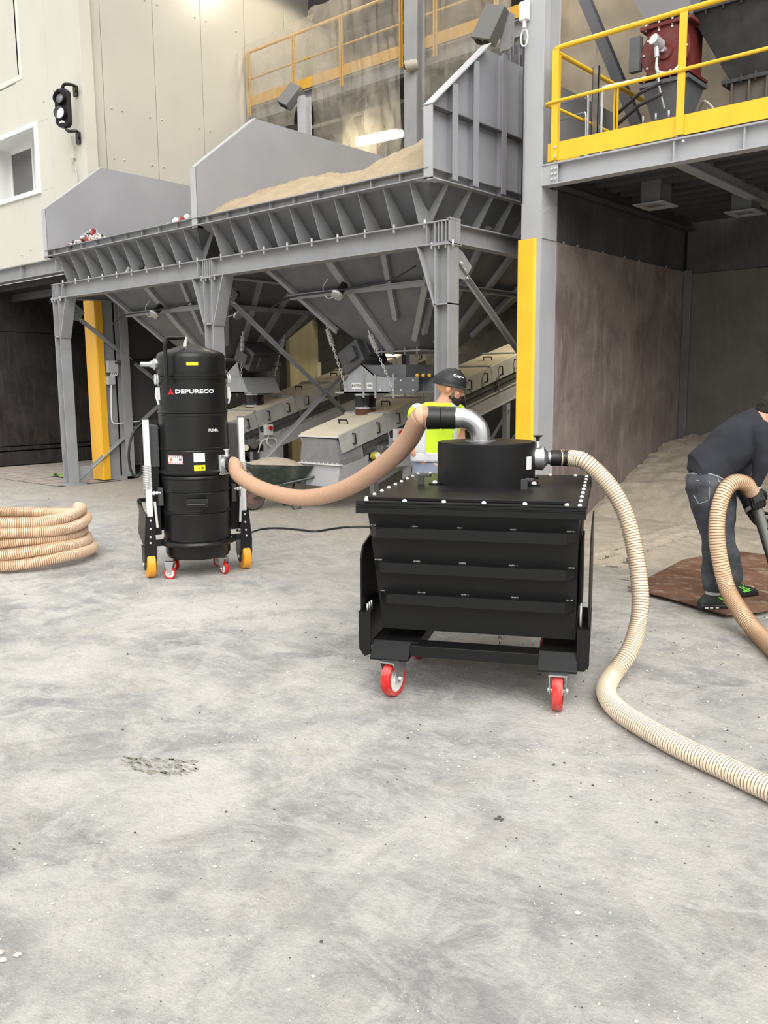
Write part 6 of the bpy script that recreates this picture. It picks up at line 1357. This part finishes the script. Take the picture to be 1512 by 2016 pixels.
# ---------------- man in the vest
O1 = P(862, 900, D=6.25); O1 = Vector((O1.x, O1.y, 0))
def L1(px, py, y=0.0):
    v = P(px, py, D=6.25+y)-O1; return Vector((v.dot(E1_), y, v.z))
m1 = thing('person', 'bearded man in a yellow reflective vest and black cap standing behind the skip', 'person', O1, RZ)
sa = Vector((0.86, 0.5, 0)); sb2 = Vector((-0.5, 0.86, 0))      # shoulder axis and its normal (his back faces the camera)
neck = L1(866, 796, 0.02); chest = L1(855, 830, 0); waist = L1(852, 890, 0); hip = L1(856, 930, 0); crotch = L1(858, 965, 0)
shR = L1(822, 815, -0.08); elR = L1(812, 876, -0.08); wrR = L1(836, 910, -0.1)
shL = L1(896, 812, 0.16); elL = L1(905, 872, 0.22); wrL = L1(893, 850, 0.02)
wrL = L1(896, 866, 0.1)
hM = Matrix.Translation(L1(885, 762, 0.02)) @ Matrix.Rotation(-0.05, 4, 'Z') @ Matrix.Rotation(0.26, 4, 'Y')
UP = Vector((0, 0, 1))
def torso(mb, g=0.0, top=True, lowz=None):
    sec = [((hip+UP*-0.02) if lowz is None else Vector((waist.x, waist.y, lowz)), (0.165 if lowz is None else 0.16)+g, (0.115 if lowz is None else 0.11)+g, sa, sb2), (waist, 0.155+g, 0.105+g, sa, sb2), (chest+UP*-0.04, 0.185+g, 0.125+g, sa, sb2), (chest+UP*0.05, 0.205+g, 0.12+g, sa, sb2)]
    sec.append((L1(860, 802, 0.01), 0.17+g, 0.1+g, sa, sb2))
    if top: sec.append((L1(865, 791, 0.015), 0.085+g, 0.07+g, sa, sb2))
    loft(mb, sec)
    for q_ in (shR, shL): mb.ball(q_+(chest-q_)*0.12+UP*-0.01, 0.068+g, 8)
b = MB(); torso(b, -0.006); limb(b, [neck+UP*-0.04, L1(878, 785, 0.02)], [0.06, 0.056]); head(b, hM, 1.04)
limb(b, [shR, elR, wrR], [0.055, 0.043, 0.03]); limb(b, [shL, elL, wrL], [0.055, 0.042, 0.03])
handm(b, wrR, (0.75, -0.1, -0.5), (0.3, 0.8, 0.2), 0.45, 1.0, -1); handm(b, wrL, (0.2, 0.3, 0.9), (0.8, 0.3, 0), 0.9, 1.0, 1)
for s in (-1, 1):
    hj = crotch+sa*(s*0.095)+UP*0.02
    limb(b, [hj, Vector((hj.x-0.01+s*0.02, hj.y, 0.5)), Vector((hj.x-0.02+s*0.03, hj.y+0.02, 0.1))], [0.09, 0.058, 0.042]); 
    fx = Vector((hj.x-0.02+s*0.03, hj.y+0.02, 0.05)); limb(b, [fx, fx+Vector((0.17, 0.02, -0.015))], [0.045, 0.035])
body1 = bake(b, 'body', SKIN, m1, 0.0075, 3)
YV = mat('fluorescent_yellow', (0.62, 0.85, 0.03), 0.7, var=0.08, vscale=9, emit=None)
b = MB(); torso(b, 0.014, True, L1(850, 906).z); limb(b, [shR, shR+(elR-shR)*0.2], [0.075, 0.066]); limb(b, [shL, shL+(elL-shL)*0.2], [0.075, 0.066])
vest = bake(b, 'reflective_vest', YV, m1, 0.009, 5, wrinkle(0.012, 6, 3))
for z0, h_ in ((waist.z+0.02, 0.055),):
    pass
SIL = mat('reflective_silver', (0.72, 0.73, 0.74), 0.35, metal=0.2)
def shell(name, f, c0, m, parent, off=0.004, verts=None):
    """cut the faces of a baked garment that pass the test and lift them slightly: a sewn-on strip"""
    src = parent.data; bm = bmesh.new(); bm.from_mesh(src)
    bmesh.ops.delete(bm, geom=[fc for fc in bm.faces if not f(fc.calc_center_median())], context='FACES')
    bm.normal_update()
    for v in bm.verts: v.co += v.normal*off
    me = bpy.data.meshes.new(name); bm.to_mesh(me); bm.free(); me.materials.clear(); me.materials.append(m)
    o = bpy.data.objects.new(name, me); COL.objects.link(o); o.parent = parent; so_ = o.modifiers.new('s', 'SOLIDIFY'); so_.thickness = 0.002; return o
wz = L1(850, 897).z
shell('reflective_band', lambda c: abs(c.z-wz) < 0.032, None, SIL, vest)
shell('reflective_band', lambda c: abs((c-chest).dot(sa)-0.10) < 0.026 and c.z < L1(0, 815).z-0.0 and c.z > wz+0.03, None, SIL, vest)
shell('reflective_band', lambda c: abs((c-chest).dot(sa)+0.165) < 0.026 and c.z > wz+0.03 and (c-chest).dot(sb2) < 0.02, None, SIL, vest)
shell('reflective_band', lambda c: abs((c-chest).dot(sa)-0.10-(c.z-L1(0, 815).z)*0.3) < 0.026 and c.z >= L1(0, 815).z, None, SIL, vest)
em = L1(823, 811, -0.13); k = MB(); k.lathe(em+Vector((0.012, -0.035, 0)), (0.1, -1, 0.35), [(0.012, 0), (0.018, 0), (0.018, 0.004), (0.012, 0.004)], 16); k.build('printed_ring', TK, vest)
SHC = mat('grey_blue_shirt', (0.2, 0.23, 0.3), 0.85, var=0.15)
b = MB(); loft(b, [(hip+UP*-0.03, 0.185, 0.135, sa, sb2), (hip+UP*0.03, 0.172, 0.122, sa, sb2), (waist+UP*-0.03, 0.158, 0.108, sa, sb2)]); bake(b, 'shirt_hem', SHC, m1, 0.009, 3, wrinkle(0.014, 9, 6))
b = MB(); b.tube([neck+Vector((0.072*math.cos(a*PI/10)+0.01, 0.066*math.sin(a*PI/10), 0.018*math.cos(a*PI/10)-0.01)) for a in range(21)], 0.011, 8); b.build('collar', mat('grey_collar', (0.35, 0.36, 0.38), 0.8), m1)
b = MB()
JN = mat('work_trousers', (0.05, 0.055, 0.07), 0.85, var=0.15)
loft(b, [(crotch+UP*-0.03, 0.16, 0.115, sa, sb2), (hip+UP*0.0, 0.168, 0.12, sa, sb2)])
for s in (-1, 1):
    hj = crotch+sa*(s*0.09)+UP*0.0; limb(b, [hj, Vector((hj.x-0.01+s*0.02, hj.y, 0.5)), Vector((hj.x-0.02+s*0.03, hj.y+0.02, 0.13))], [0.1, 0.075, 0.068])
bake(b, 'trousers', JN, m1, 0.011, 4, wrinkle(0.01, 6, 1, 2))
for s in (-1, 1):
    hj = crotch+sa*(s*0.095); fx = Vector((hj.x-0.02+s*0.03, hj.y+0.02, 0.06)); b = MB(); limb(b, [fx, fx+Vector((0.18, 0.02, -0.01))], [0.058, 0.048]); b.box((fx.x-0.06, fx.y-0.045, 0.0), (fx.x+0.22, fx.y+0.05, 0.03)); bake(b, 'work_shoe', BLKM, m1, 0.008, 3)
# beard, cap, eye, brow, bracelets
HA = mat('dark_hair', (0.018, 0.013, 0.01), 0.7, bump=0.5, bscale=150)
def hbake(fn, name, m, vox=0.005, par=m1, ex=None): b = MB(); fn(b); return bake(b, name, m, par, vox, 2, ex)
def beardf(b):
    oball(b, hM, (0.064, 0, -0.095), 0.036, (1.0, 1.15, 0.9)); oball(b, hM, (0.052, 0.03, -0.082), 0.03, (1, 0.9, 0.9)); oball(b, hM, (0.052, -0.03, -0.082), 0.03, (1, 0.9, 0.9)); oball(b, hM, (0.088, 0, -0.050), 0.015, (0.6, 2.0, 0.35))
    for e in (-1, 1): oball(b, hM, (0.028, e*0.053, -0.068), 0.02, (1.3, 0.55, 0.8)); oball(b, hM, (0.083, e*0.027, -0.066), 0.009, (0.8, 0.8, 2))
hbake(beardf, 'beard', HA, 0.004, m1, wrinkle(0.002, 90))
for e in (-1, 1): hbake(lambda b: oball(b, hM, (0.03, e*0.0625, -0.05), 0.017, (0.7, 0.42, 1.6)), 'sideburn', mat('stubble', (0.16, 0.1, 0.075), 0.7), 0.004)
def capf(b):
    k = MB(); n_ = 12; m_ = 32
    for i in range(n_+1):
        th = (PI/2+0.12)*i/n_
        for q in range(m_):
            ph = 2*PI*q/m_; k.v.append(Vector((-0.012+0.122*math.sin(th)*math.cos(ph), 0.098*math.sin(th)*math.sin(ph), 0.03+0.108*math.cos(th)-0.022*max(0, math.sin(th))*(1-math.cos(ph))*0.5)))
    for i in range(n_):
        for q in range(m_): b.add([], []); k.f.append([i*m_+q, (i+1)*m_+q, (i+1)*m_+(q+1) % m_, i*m_+(q+1) % m_])
    b.add([hM @ v for v in k.v], k.f, 0, True); b.add([hM @ v for v in k.v[-m_:]], [list(range(m_))])
    # brim
    out = [Vector((0.075+0.115*math.cos(a)*0.75, 0.082*math.sin(a), 0.022-0.02*math.cos(a)**2-0.01*math.sin(a)**2)) for a in [(-PI/2+PI*j/16) for j in range(17)]]
    b.prism([hM @ v for v in out], (hM.to_3x3() @ Vector((0, 0, 0.007))))
    oball(b, hM, (0, 0, 0.138), 0.008, (1, 1, 0.6)); 
    b.tube([hM @ Vector((-0.0+0.128*math.cos(a), 0.101*math.sin(a), 0.012-0.012*(1-math.cos(a))*0.5)) for a in [2*PI*j/24 for j in range(25)]], 0.006, 6)
    oball(b, hM, (-0.1, 0, 0.035), 0.05, (0.7, 1.1, 0.8))
cap = hbake(capf, 'bump_cap', mat('black_cap_fabric', (0.012, 0.012, 0.014), 0.5, bump=0.12, bscale=60), 0.0045)
CMt = hM @ Matrix.Translation((0.02, -0.1, 0.085)) @ Matrix.Rotation(math.radians(62), 4, 'X')
b = MB(); b.lathe(CMt @ Vector((-0.012, 0, 0.004)), CMt.to_3x3() @ Vector((0, 0, 1)), [(0.006, 0), (0.0105, 0), (0.0105, 0.003), (0.006, 0.003)], 14)
for j, (a, c_) in enumerate(((0.004, 0.052), (0.004, 0.03))): b.box((a, -0.001-j*0.009+0.002, 0.0015), (c_, 0.0035-j*0.009+0.002, 0.0045), 0, CMt @ Matrix.Rotation(-0.1, 4, 'Z'))
b.build('cap_print', TW, cap)
b = MB(); oball(b, hM, (0.083, -0.032, 0.01), 0.011, (0.8, 1, 0.6)); oball(b, hM, (0.083, 0.032, 0.01), 0.011, (0.8, 1, 0.6)); b.build('eye', mat('eye_white', (0.6, 0.56, 0.52), 0.3), m1)
b = MB()
for e in (-1, 1): oball(b, hM, (0.0905, e*0.032, 0.01), 0.005, (0.6, 1, 1)); b.tube([hM @ Vector((0.094, e*0.012, 0.031)), hM @ Vector((0.091, e*0.032, 0.038)), hM @ Vector((0.08, e*0.052, 0.032))], 0.005, 6)
b.build('eyebrow', HA, m1)
for f_, m_, r_ in ((0.72, RED, 0.036), (0.82, RUB, 0.035)):
    p_ = elR.lerp(wrR, f_); ax = (wrR-elR).normalized(); u = ax.orthogonal().normalized(); v_ = ax.cross(u); b = MB(); b.tube([p_+(u*math.cos(a*PI/8)+v_*math.sin(a*PI/8))*r_ for a in range(17)], 0.006, 6, caps=False); b.build('bracelet', m_, m1)
# ---------------- bending man
O2 = P(1400, 1197, Z=0.045); D2 = (O2-CAM).dot(CF); O2 = Vector((O2.x, O2.y, PLZ))
def L2(px, py, y=0.0):
    v = P(px, py, D=D2+y)-O2; return Vector((v.dot(E1_), v.dot(E2_), v.z))
m2 = thing('person', 'man in dark sweater and grey jeans bending over with a suction lance', 'person', O2, RZ)
print('D2', D2)
hipA = L2(1388, 948, 0.0); hipB = L2(1408, 946, 0.18); wst = L2(1392, 925, 0.09); 
kneeA = L2(1408, 1068, -0.02); ankA = L2(1403, 1165, 0.0); kneeB = L2(1424, 1062, 0.18); ankB = L2(1442, 1140, 0.30); ankB.z = 0.115; 
chb = L2(1440, 880, 0.1); shb = L2(1488, 842, 0.1); nk = L2(1500, 822, 0.12)
shA = L2(1496, 852, -0.08); elA = L2(1500, 908, -0.1); wrA = L2(1486, 958, -0.02)
shB = L2(1484, 850, 0.28); elB = L2(1458, 945, 0.3); wrB = L2(1481, 1012, 0.12)
ax_t = (shb-wst).normalized(); sw = Vector((0.15, 1, 0)).normalized(); dp = ax_t.cross(sw).normalized()
h2M = Matrix.Translation(L2(1518, 812, 0.12)) @ Matrix.Rotation(0.75, 4, 'Y')
b = MB()
def tors2(b, g):
    loft(b, [(wst+ax_t*(-0.04 if g > 0 else 0.0), 0.165+g, 0.14+g+min(0, g)*2, sw, dp), (wst.lerp(chb, 0.5), 0.16+g, 0.135+g, sw, dp), (chb, 0.19+g, 0.15+g, sw, dp), (chb.lerp(shb, 0.6), 0.21+g, 0.145+g, sw, dp), (shb, 0.19+g, 0.115+g, sw, dp), (shb.lerp(nk, 0.8), 0.09+g, 0.08+g, sw, dp)])
tors2(b, -0.012); limb(b, [shb, nk, L2(1512, 816, 0.12)], [0.09, 0.062, 0.058]); head(b, h2M, 1.04)
limb(b, [shA, elA, wrA], [0.06, 0.045, 0.032]); limb(b, [shB, elB, wrB], [0.06, 0.045, 0.032])
loft(b, [(hipA.lerp(hipB, 0.5)+Vector((0.01, 0, -0.08)), 0.14, 0.11, sw, (1, 0, 0)), (wst+Vector((0.03, 0, 0)), 0.13, 0.105, sw, (1, 0, 0.2))])
limb(b, [hipA+Vector((0.02, 0.02, -0.02)), kneeA, ankA], [0.085, 0.058, 0.042]); limb(b, [hipB+Vector((0.02, -0.02, -0.02)), kneeB, ankB], [0.085, 0.058, 0.042])
for a_, d_ in ((ankA, (0.17, 0.03, -0.05)), (ankB, (0.16, 0.05, -0.045))): limb(b, [a_+Vector((0, 0, -0.06)), a_+Vector(d_)+Vector((0, 0, -0.03))], [0.042, 0.034])
body2 = bake(b, 'body', SKIN, m2, 0.0085, 3)
def jean_mat():
    m = mat('faded_denim', (0.05, 0.055, 0.066), 0.85, var=0.45, vscale=4, dust=(0.22, 0.23, 0.25), dustamt=0.6, bump=0.25, bscale=200); return m
JM = jean_mat()
b = MB(); loft(b, [(hipA.lerp(hipB, 0.5)+Vector((0.0, 0, -0.11)), 0.17, 0.13, sw, (1, 0, 0)), (hipA.lerp(hipB, 0.5)+Vector((-0.01, 0, -0.03)), 0.185, 0.15, sw, (1, 0, 0.2)), (wst+Vector((-0.005, 0, -0.01)), 0.175, 0.16, sw, (1, 0, 0.45)), (wst+Vector((0.02, 0, 0.04)), 0.168, 0.155, sw, (1, 0, 0.5))])
limb(b, [hipA+Vector((0.0, 0, -0.03)), kneeA, kneeA.lerp(ankA, 0.5)+Vector((-0.0, 0, 0)), ankA+Vector((0.0, 0, 0.055))], [0.13, 0.088, 0.082, 0.074]); limb(b, [hipB+Vector((0.02, 0, -0.03)), kneeB, ankB+Vector((0, 0, 0.04))], [0.125, 0.085, 0.075])
jeans = bake(b, 'jeans', JM, m2, 0.009, 4, wrinkle(0.014, 7, 2, 1.6))
# back pocket as a raised stitched outline
pkc = [L2(*p, -0.19) for p in ((1351, 946), (1394, 947), (1396, 985), (1376, 993), (1368, 972))]
def onjeans(p):
    """move a point along the view direction onto the jeans surface"""
    wp_ = p; o_ = L2(756, 1008, 0); cam_l = Vector(((CAM-O2).dot(E1_), (CAM-O2).dot(E2_), (CAM-O2).z)); d = (p-cam_l).normalized()
    ok, loc, nr, idx = jeans.ray_cast(cam_l, d)
    return (loc+nr*0.003) if ok else p
try:
    bpy.context.view_layer.update()
    ln = [(1350, 945), (1372, 946), (1396, 947), (1397, 966), (1396, 984), (1385, 989), (1376, 992), (1370, 982), (1366, 974)]
    b = MB(); b.tube([onjeans(L2(*p)) for p in ln], 0.0022, 5); b.tube([onjeans(L2(*p)) for p in ((1354, 934), (1362, 933), (1380, 933), (1400, 934), (1412, 938), (1428, 946))], 0.004, 5); b.tube([onjeans(L2(*p)) for p in ((1408, 930), (1416, 950), (1424, 972))], 0.003, 5); b.tube([onjeans(L2(*p)) for p in ((1412, 948), (1420, 950), (1428, 950))], 0.003, 5)
    stitch = b.build('stitching', mat('pale_denim_seam', (0.38, 0.4, 0.44), 0.8), jeans)
    b = MB(); q4 = [onjeans(L2(*p))+Vector((0, -0.003, 0)) for p in ((1373, 923), (1386, 923), (1386, 927), (1373, 927))]; b.add(q4, [(0, 1, 2, 3)]); b.build('leather_patch', mat('leather', (0.2, 0.06, 0.03), 0.6), jeans)
except Exception as ex: print('pocket', ex)
SWM = mat('dark_navy_sweater', (0.022, 0.024, 0.032), 0.9, var=0.1, bump=0.2, bscale=160)
b = MB(); tors2(b, 0.022); loft(b, [(wst+ax_t*-0.10+Vector((0.05, 0, -0.035)), 0.183, 0.158, sw, (dp+Vector((0.15 if dp.x > 0 else -0.15, 0, 0)))), (wst+ax_t*-0.04+Vector((0.01, 0, -0.01)), 0.188, 0.162, sw, dp), (wst+ax_t*0.05, 0.185, 0.163, sw, dp)])
limb(b, [chb.lerp(shb, 0.75), shA, elA, wrA.lerp(elA, 0.12)], [0.1, 0.088, 0.062, 0.047]); limb(b, [chb.lerp(shb, 0.7), shB, elB, wrB.lerp(elB, 0.2)], [0.1, 0.08, 0.06, 0.046])
limb(b, [chb+dp*0.1, wst.lerp(chb, 0.4)+dp*0.13], [0.1, 0.07]) if dp.z < 0 else limb(b, [chb-dp*0.08, wst.lerp(chb, 0.4)-dp*0.1], [0.1, 0.07])
sweater = bake(b, 'sweater', SWM, m2, 0.009, 4, wrinkle(0.016, 6, 8, 1.3))
for w_, e_ in ((wrA, elA), (wrB, elB)):
    ax_ = (w_-e_).normalized(); b = MB(); b.lathe(e_.lerp(w_, 0.86), ax_, [(0.036, 0), (0.042, 0.0), (0.042, 0.028), (0.036, 0.028)], 18); b.build('cuff', mat('white_cuff', (0.6, 0.6, 0.6), 0.8), m2)
# lance geometry
LA = L2(1481, 958, 0.02); LB = L2(1540, 1165, 0.10); ld = (LB-LA).normalized()
GL = mat('black_work_glove', (0.012, 0.012, 0.013), 0.5, bump=0.4, bscale=90)
b = MB(); ax_ = (wrA-elA).normalized(); limb(b, [elA.lerp(wrA, 0.9), wrA], [0.036, 0.034]); gd = Vector((0.25, -0.35, -0.9)); handm(b, wrA+ax_*0.01, gd, (0.1, 1.0, -0.2), 0.75, 1.08, 1, 0.0105); bake(b, 'glove', GL, m2, 0.004, 1)
b = MB(); ax_ = (wrB-elB).normalized(); limb(b, [elB.lerp(wrB, 0.85), wrB], [0.036, 0.034]); handm(b, wrB+ax_*0.01, (0.75, -0.2, -0.6), (0.4, -1.0, -0.1), 0.8, 1.08, -1, 0.0105); bake(b, 'glove', GL, m2, 0.004, 1)
def hairf(b): oball(b, h2M, (-0.024, 0, 0.04), 0.108, (1.0, 0.86, 0.95)); oball(b, h2M, (-0.05, 0, -0.01), 0.07, (0.75, 1.05, 1.0))
hbake(hairf, 'hair', HA, 0.006, m2, wrinkle(0.003, 60))
b = MB(); oball(b, h2M, (0.088, -0.033, 0.01), 0.011, (0.8, 1, 0.6)); oball(b, h2M, (0.088, 0.033, 0.01), 0.011, (0.8, 1, 0.6)); b.build('eye', mat('eye_white', (0.6, 0.56, 0.52)), m2)
LIM = mat('lime_lace', (0.2, 0.75, 0.08), 0.5); SHO = mat('black_green_shoe', (0.02, 0.028, 0.026), 0.6, bump=0.3, bscale=200)
for a_, fd, zr in ((ankA, Vector((1, 0.06, 0)), 0.0), (ankB, Vector((0.95, 0.3, 0)), 0.0)):
    fd.normalize(); sd_ = Vector((-fd.y, fd.x, 0)); base = Vector((a_.x, a_.y, 0.0))
    b = MB(); loft(b, [(base-fd*0.095+UP*0.03, 0.03, 0.03, sd_, UP), (base-fd*0.05+UP*0.05, 0.04, 0.05, sd_, UP), (base+fd*0.03+UP*0.055, 0.043, 0.055, sd_, UP), (base+fd*0.1+UP*0.045, 0.048, 0.042, sd_, UP), (base+fd*0.17+UP*0.035, 0.046, 0.03, sd_, UP), (base+fd*0.215+UP*0.025, 0.025, 0.018, sd_, UP)]); limb(b, [base+UP*0.07, base+UP*0.1], [0.044, 0.042])
    sh = bake(b, 'work_shoe', SHO, m2, 0.006, 2)
    out = [(-0.11, 0.0), (-0.095, 0.035), (-0.02, 0.044), (0.06, 0.046), (0.13, 0.054), (0.2, 0.045), (0.228, 0.015), (0.228, -0.015), (0.2, -0.045), (0.13, -0.054), (0.06, -0.046), (-0.02, -0.044), (-0.095, -0.035)]
    b = MB(); b.prism([base+fd*x+sd_*y+UP*0.002 for x, y in out], (0, 0, 0.026)); so2 = b.build('sole', RUB, sh, bevel=0.004)
    b = MB()
    for x in (-0.07, -0.035, 0.005): b.prism([base+fd*(x)+sd_*-0.047+UP*0.008, base+fd*(x+0.022)+sd_*-0.048+UP*0.008, base+fd*(x+0.022)+sd_*-0.048+UP*0.018, base+fd*x+sd_*-0.047+UP*0.018], sd_*-0.002)
    b.build('sole_mark', WHT, so2)
    b = MB()
    for x0_, x1_, z0, z1 in ((0.02, 0.09, 0.085, 0.05), (0.05, 0.11, 0.082, 0.055), (0.06, 0.12, 0.045, 0.062), (0.07, 0.13, 0.04, 0.05)): b.tube([base+fd*x0_+sd_*-0.046+UP*z0, base+fd*(x0_+x1_)*0.5+sd_*-0.05+UP*(z0+z1)*0.5, base+fd*x1_+sd_*-0.044+UP*z1], 0.004, 6)
    for x in (0.05, 0.075, 0.1): b.tube([base+fd*x+sd_*-0.03+UP*(0.112-x*0.3), base+fd*(x+0.01)+sd_*0.03+UP*(0.108-x*0.3)], 0.004, 6)
    b.build('lace', LIM, sh)
    b = MB(); b.lathe(base+UP*0.10, UP, [(0.046, 0), (0.052, 0.0), (0.05, 0.05), (0.044, 0.05)], 20); b.build('sock', mat('pale_grey_sock', (0.4, 0.4, 0.41), 0.9), m2)
# suction lance
W_A = O2+E1_*LA.x+E2_*LA.y+UP*LA.z; W_B = O2+E1_*LB.x+E2_*LB.y+UP*LB.z; wd = (W_B-W_A).normalized()
tt = (0.08-W_A.z)/wd.z if wd.z < 0 else 1.5
W_E = W_A+wd*tt
ln_ = thing('suction_lance', 'grey metal suction lance gripped in black gloves by the bent man', 'lance', W_A)
b = MB(); b.tube([W_A-wd*0.02, W_E], 0.031, 20); T(b.build('tube', mat('grey_lance', (0.3, 0.32, 0.3), 0.3, metal=0.5), ln_), ln_)
b = MB(); b.lathe(W_E, wd, [(0.031, 0), (0.036, 0.0), (0.045, 0.07), (0.031, 0.07)], 20); T(b.build('nozzle', RUB, ln_), ln_)
b = MB(); b.lathe(W_A-wd*0.06, wd, [(0.045, 0), (0.055, 0), (0.052, 0.08), (0.04, 0.085)], 20); T(b.build('hose_cuff', RUB, ln_), ln_)
b = MB(); v_ = wd.orthogonal().normalized(); b.tube([W_A+v_*0.045, W_A+wd*0.5+v_*0.036, W_E+v_*0.04], 0.008, 6); T(b.build('cable', RUB, ln_), ln_)
